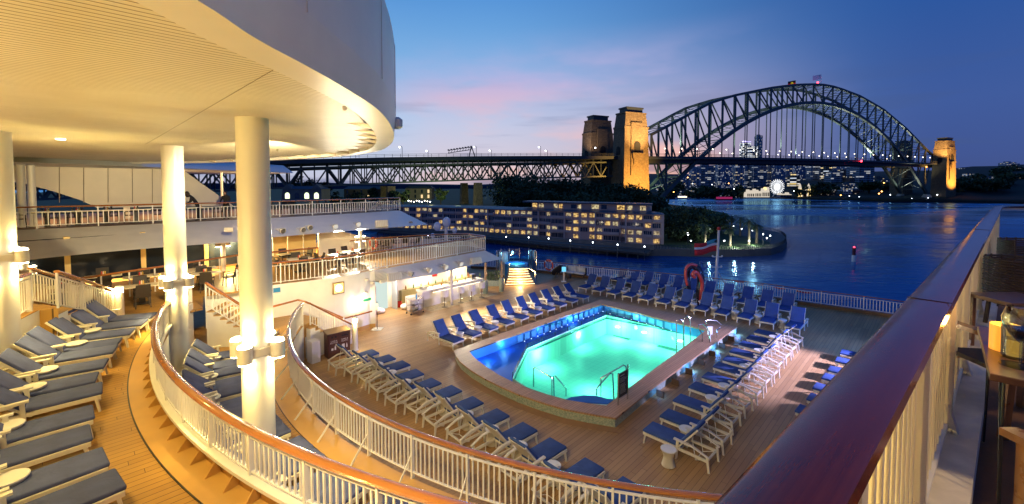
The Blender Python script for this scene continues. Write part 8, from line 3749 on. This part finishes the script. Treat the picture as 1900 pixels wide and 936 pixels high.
# candle
cp_ = on_table(1866, 650)
m = MB()
cd = at(1866, 650, -.90)
cr = (1892 - 1848) / 2 / 800 * cd.y * 1.0
ch = (648 - 600) / 800 * cd.y
e = empty('candle_holder', cd)
tag(e, 'glowing amber candle holder on the wooden table', 'candle holder')
m.lathe([(cr, .0), (cr, ch), (cr * .9, ch), (cr * .88, ch * .5), (.001, ch * .48)], n=24)
m.build('glow_cup', mat('amber_glow', (.8, .4, .08), .4, emit=(1.0, .36, .03), es=.7), e, smooth='auto')
m = MB()
m.ball((0, 0, ch * .72), cr * .35, 8, 6)
m.build('flame', emis('flame', (1, .7, .25), 3), e)
light('candle_light', 'POINT', cd + Vector((0, 0, ch + .03)), (1, .50, .12), 1.6, .03)
# tumbler of water and wine glass
CLG = bpy.data.materials.new('real_glass')
CLG.use_nodes = True
b = CLG.node_tree.nodes['Principled BSDF']
b.inputs['Transmission Weight'].default_value = 1
b.inputs['Roughness'].default_value = .02
b.inputs['IOR'].default_value = 1.3
for i, (u, v, lab) in enumerate([(1881, 664, 'tumbler of water before the amber candle holder')]):
    p = on_table(u, v)
    w_ = 18 / 800 * p.y
    hh = (664 - 604) / 800 * p.y
    e = empty('water_tumbler', p)
    tag(e, lab, 'tumbler')
    m = MB()
    m.lathe([(w_ * .8, 0), (w_ * .95, .01), (w_, hh), (w_ - .002, hh), (w_ * .9, .014), (.001, .012)], n=28)
    m.build('glass_body', GLASS, e, smooth='auto')
    m = MB()
    m.lathe([(w_ * .88, .015), (w_ * .93, hh * .6)], n=28)
    m.build('water', CLG, e, smooth='auto')
p = on_table(1893, 680)
e = empty('wine_glass', p)
tag(e, 'stemmed wine glass at the right edge of the wooden table', 'wine glass')
sc2 = p.y / 800
m = MB()
m.lathe([(28 * sc2, 0), (28 * sc2, .002), (3 * sc2, .006), (2 * sc2, .01), (2 * sc2, 44 * sc2), (14 * sc2, 56 * sc2), (26 * sc2, 76 * sc2), (27 * sc2, 90 * sc2), (21 * sc2, 112 * sc2), (20.6 * sc2, 112 * sc2), (26.4 * sc2, 90 * sc2), (25.4 * sc2, 76 * sc2), (13 * sc2, 57 * sc2), (.001, 47 * sc2)], n=28)
m.build('glass_body', GLASS, e, smooth='auto')
m = MB()
m.lathe([(.001, 49 * sc2), (12 * sc2, 58 * sc2), (22 * sc2, 72 * sc2)], n=24)
m.build('drink', mat('drink_blue', (.02, .06, .16), .05, alpha=1), e, smooth='auto')


# near chairs
def wood_chair(loc, rz, label, back=mat('chair_canvas', (.07, .05, .035), .8, bump=.4, bscale=80)):
    e = empty('wooden_armchair', loc, rz)
    tag(e, label, 'armchair', 'chairs beside the near railing')
    fr = mat('honey_wood', (.32, .14, .04), .3, var=.25, vscale=9, coat=.4)
    for sx in (-.27, .27):
        m = MB()
        m.beam((sx, .24, 0), (sx, .30, .88), .04, .04)
        m.build('back_post', fr, e)
        m = MB()
        m.beam((sx, -.24, 0), (sx, -.24, .62), .045, .045)
        m.build('front_leg', fr, e)
        m = MB()
        m.beam((sx * 1.05, -.30, .64), (sx * 1.05, .30, .65), .075, .03)
        m.build('armrest', fr, e)
    m = MB()
    m.beam((-.25, .26, .50), (.25, .26, .50), .03, .05)
    m.beam((-.25, .30, .86), (.25, .30, .86), .03, .04)
    m.beam((-.25, -.24, .38), (.25, -.24, .38), .03, .05)
    m.build('rail', fr, e)
    m = MB()
    m.box(-.25, .25, -.24, .26, .40, .43)
    m.build('seat', back, e)
    m = MB()
    m.add([(-.25, .27, .53), (.25, .27, .53), (.25, .29, .85), (-.25, .29, .85), (-.25, .285, .53), (.25, .285, .53), (.25, .305, .85), (-.25, .305, .85)], [(0, 1, 2, 3), (7, 6, 5, 4), (0, 4, 5, 1), (2, 6, 7, 3), (1, 5, 6, 2), (0, 3, 7, 4)])
    m.build('back_panel', back, e)
    return e


def wicker_chair(loc, rz, label):
    e = empty('wicker_armchair', loc, rz)
    tag(e, label, 'armchair', 'chairs beside the near railing')
    WK = mat('woven_wicker', (.05, .034, .022), .5)
    m = MB()
    A_ = [(.34 * math.cos(R(a)), .34 * math.sin(R(a))) for a in range(-20, 201, 10)]
    for i in range(17):
        z = .40 + i * .028
        rr_ = 1 + .01 * (i % 2)
        m.tube([Vector((x * rr_, y * rr_, z)) for x, y in A_], .013, 5)
    m.build('woven_back', WK, e)
    m = MB()
    for x, y in A_[::2]:
        m.beam((x, y, .35), (x, y, .87), .014)
    m.build('stake', WK, e)
    m = MB()
    m.lathe([(.30, .36), (.33, .38), (.33, .42), (.28, .43)], n=20)
    m.build('seat', WK, e)
    for sx in (-.24, .24):
        for sy in (-.22, .22):
            m = MB()
            m.beam((sx, sy, .38), (sx * 1.1, sy * 1.1, 0), .03)
            m.build('leg', WK, e)
    return e


def near_at(u, d):
    return Vector((colx(u, d), d, ZO))


wood_chair(near_at(1900, 2.95), R(-8) + math.pi, 'honey wood armchair with dark canvas just beyond the wooden table')
wicker_chair(near_at(1920, 4.6), R(20), 'dark wicker armchair behind the wooden armchair')
wicker_chair(near_at(1922, 6.2), R(-10), 'farther dark wicker armchair beside the near railing')
wood_chair(Vector((2.33, 1.44, ZO)), math.pi, 'honey wood armchair at the lower right corner')
# small side table between chairs
m = MB()
m.box(-.2, .3, -.2, .2, .60, .63)
m.box(-.17, -.14, -.17, -.14, 0, .6)
m.box(-.17, -.14, .14, .17, 0, .6)
m.box(.22, .25, -.17, -.14, 0, .6)
tag(m.build('grey_side_table', BROWN, loc=near_at(1880, 3.9)), 'small wooden table between the near chairs', 'table')
# assumed unseen lamp, added to light the near rail and balusters
e = empty('assumed_deck_lamp', (3.55, -.05, 1.45))
tag(e, 'unseen warm lamp assumed behind the wooden table, added to light the near railing', 'lamp')
m = MB()
m.lathe([(.08, -.1), (.1, .1)], n=14)
m.build('shade', LAMPS, e)
light('added_near_light', 'POINT', (3.4, .1, 1.3), (1, .68, .32), 170, .15)
light('added_near_light', 'POINT', (8.5, 4.2, .5), (1, .62, .3), 25, .15)  # second unseen fill added farther along the near railing
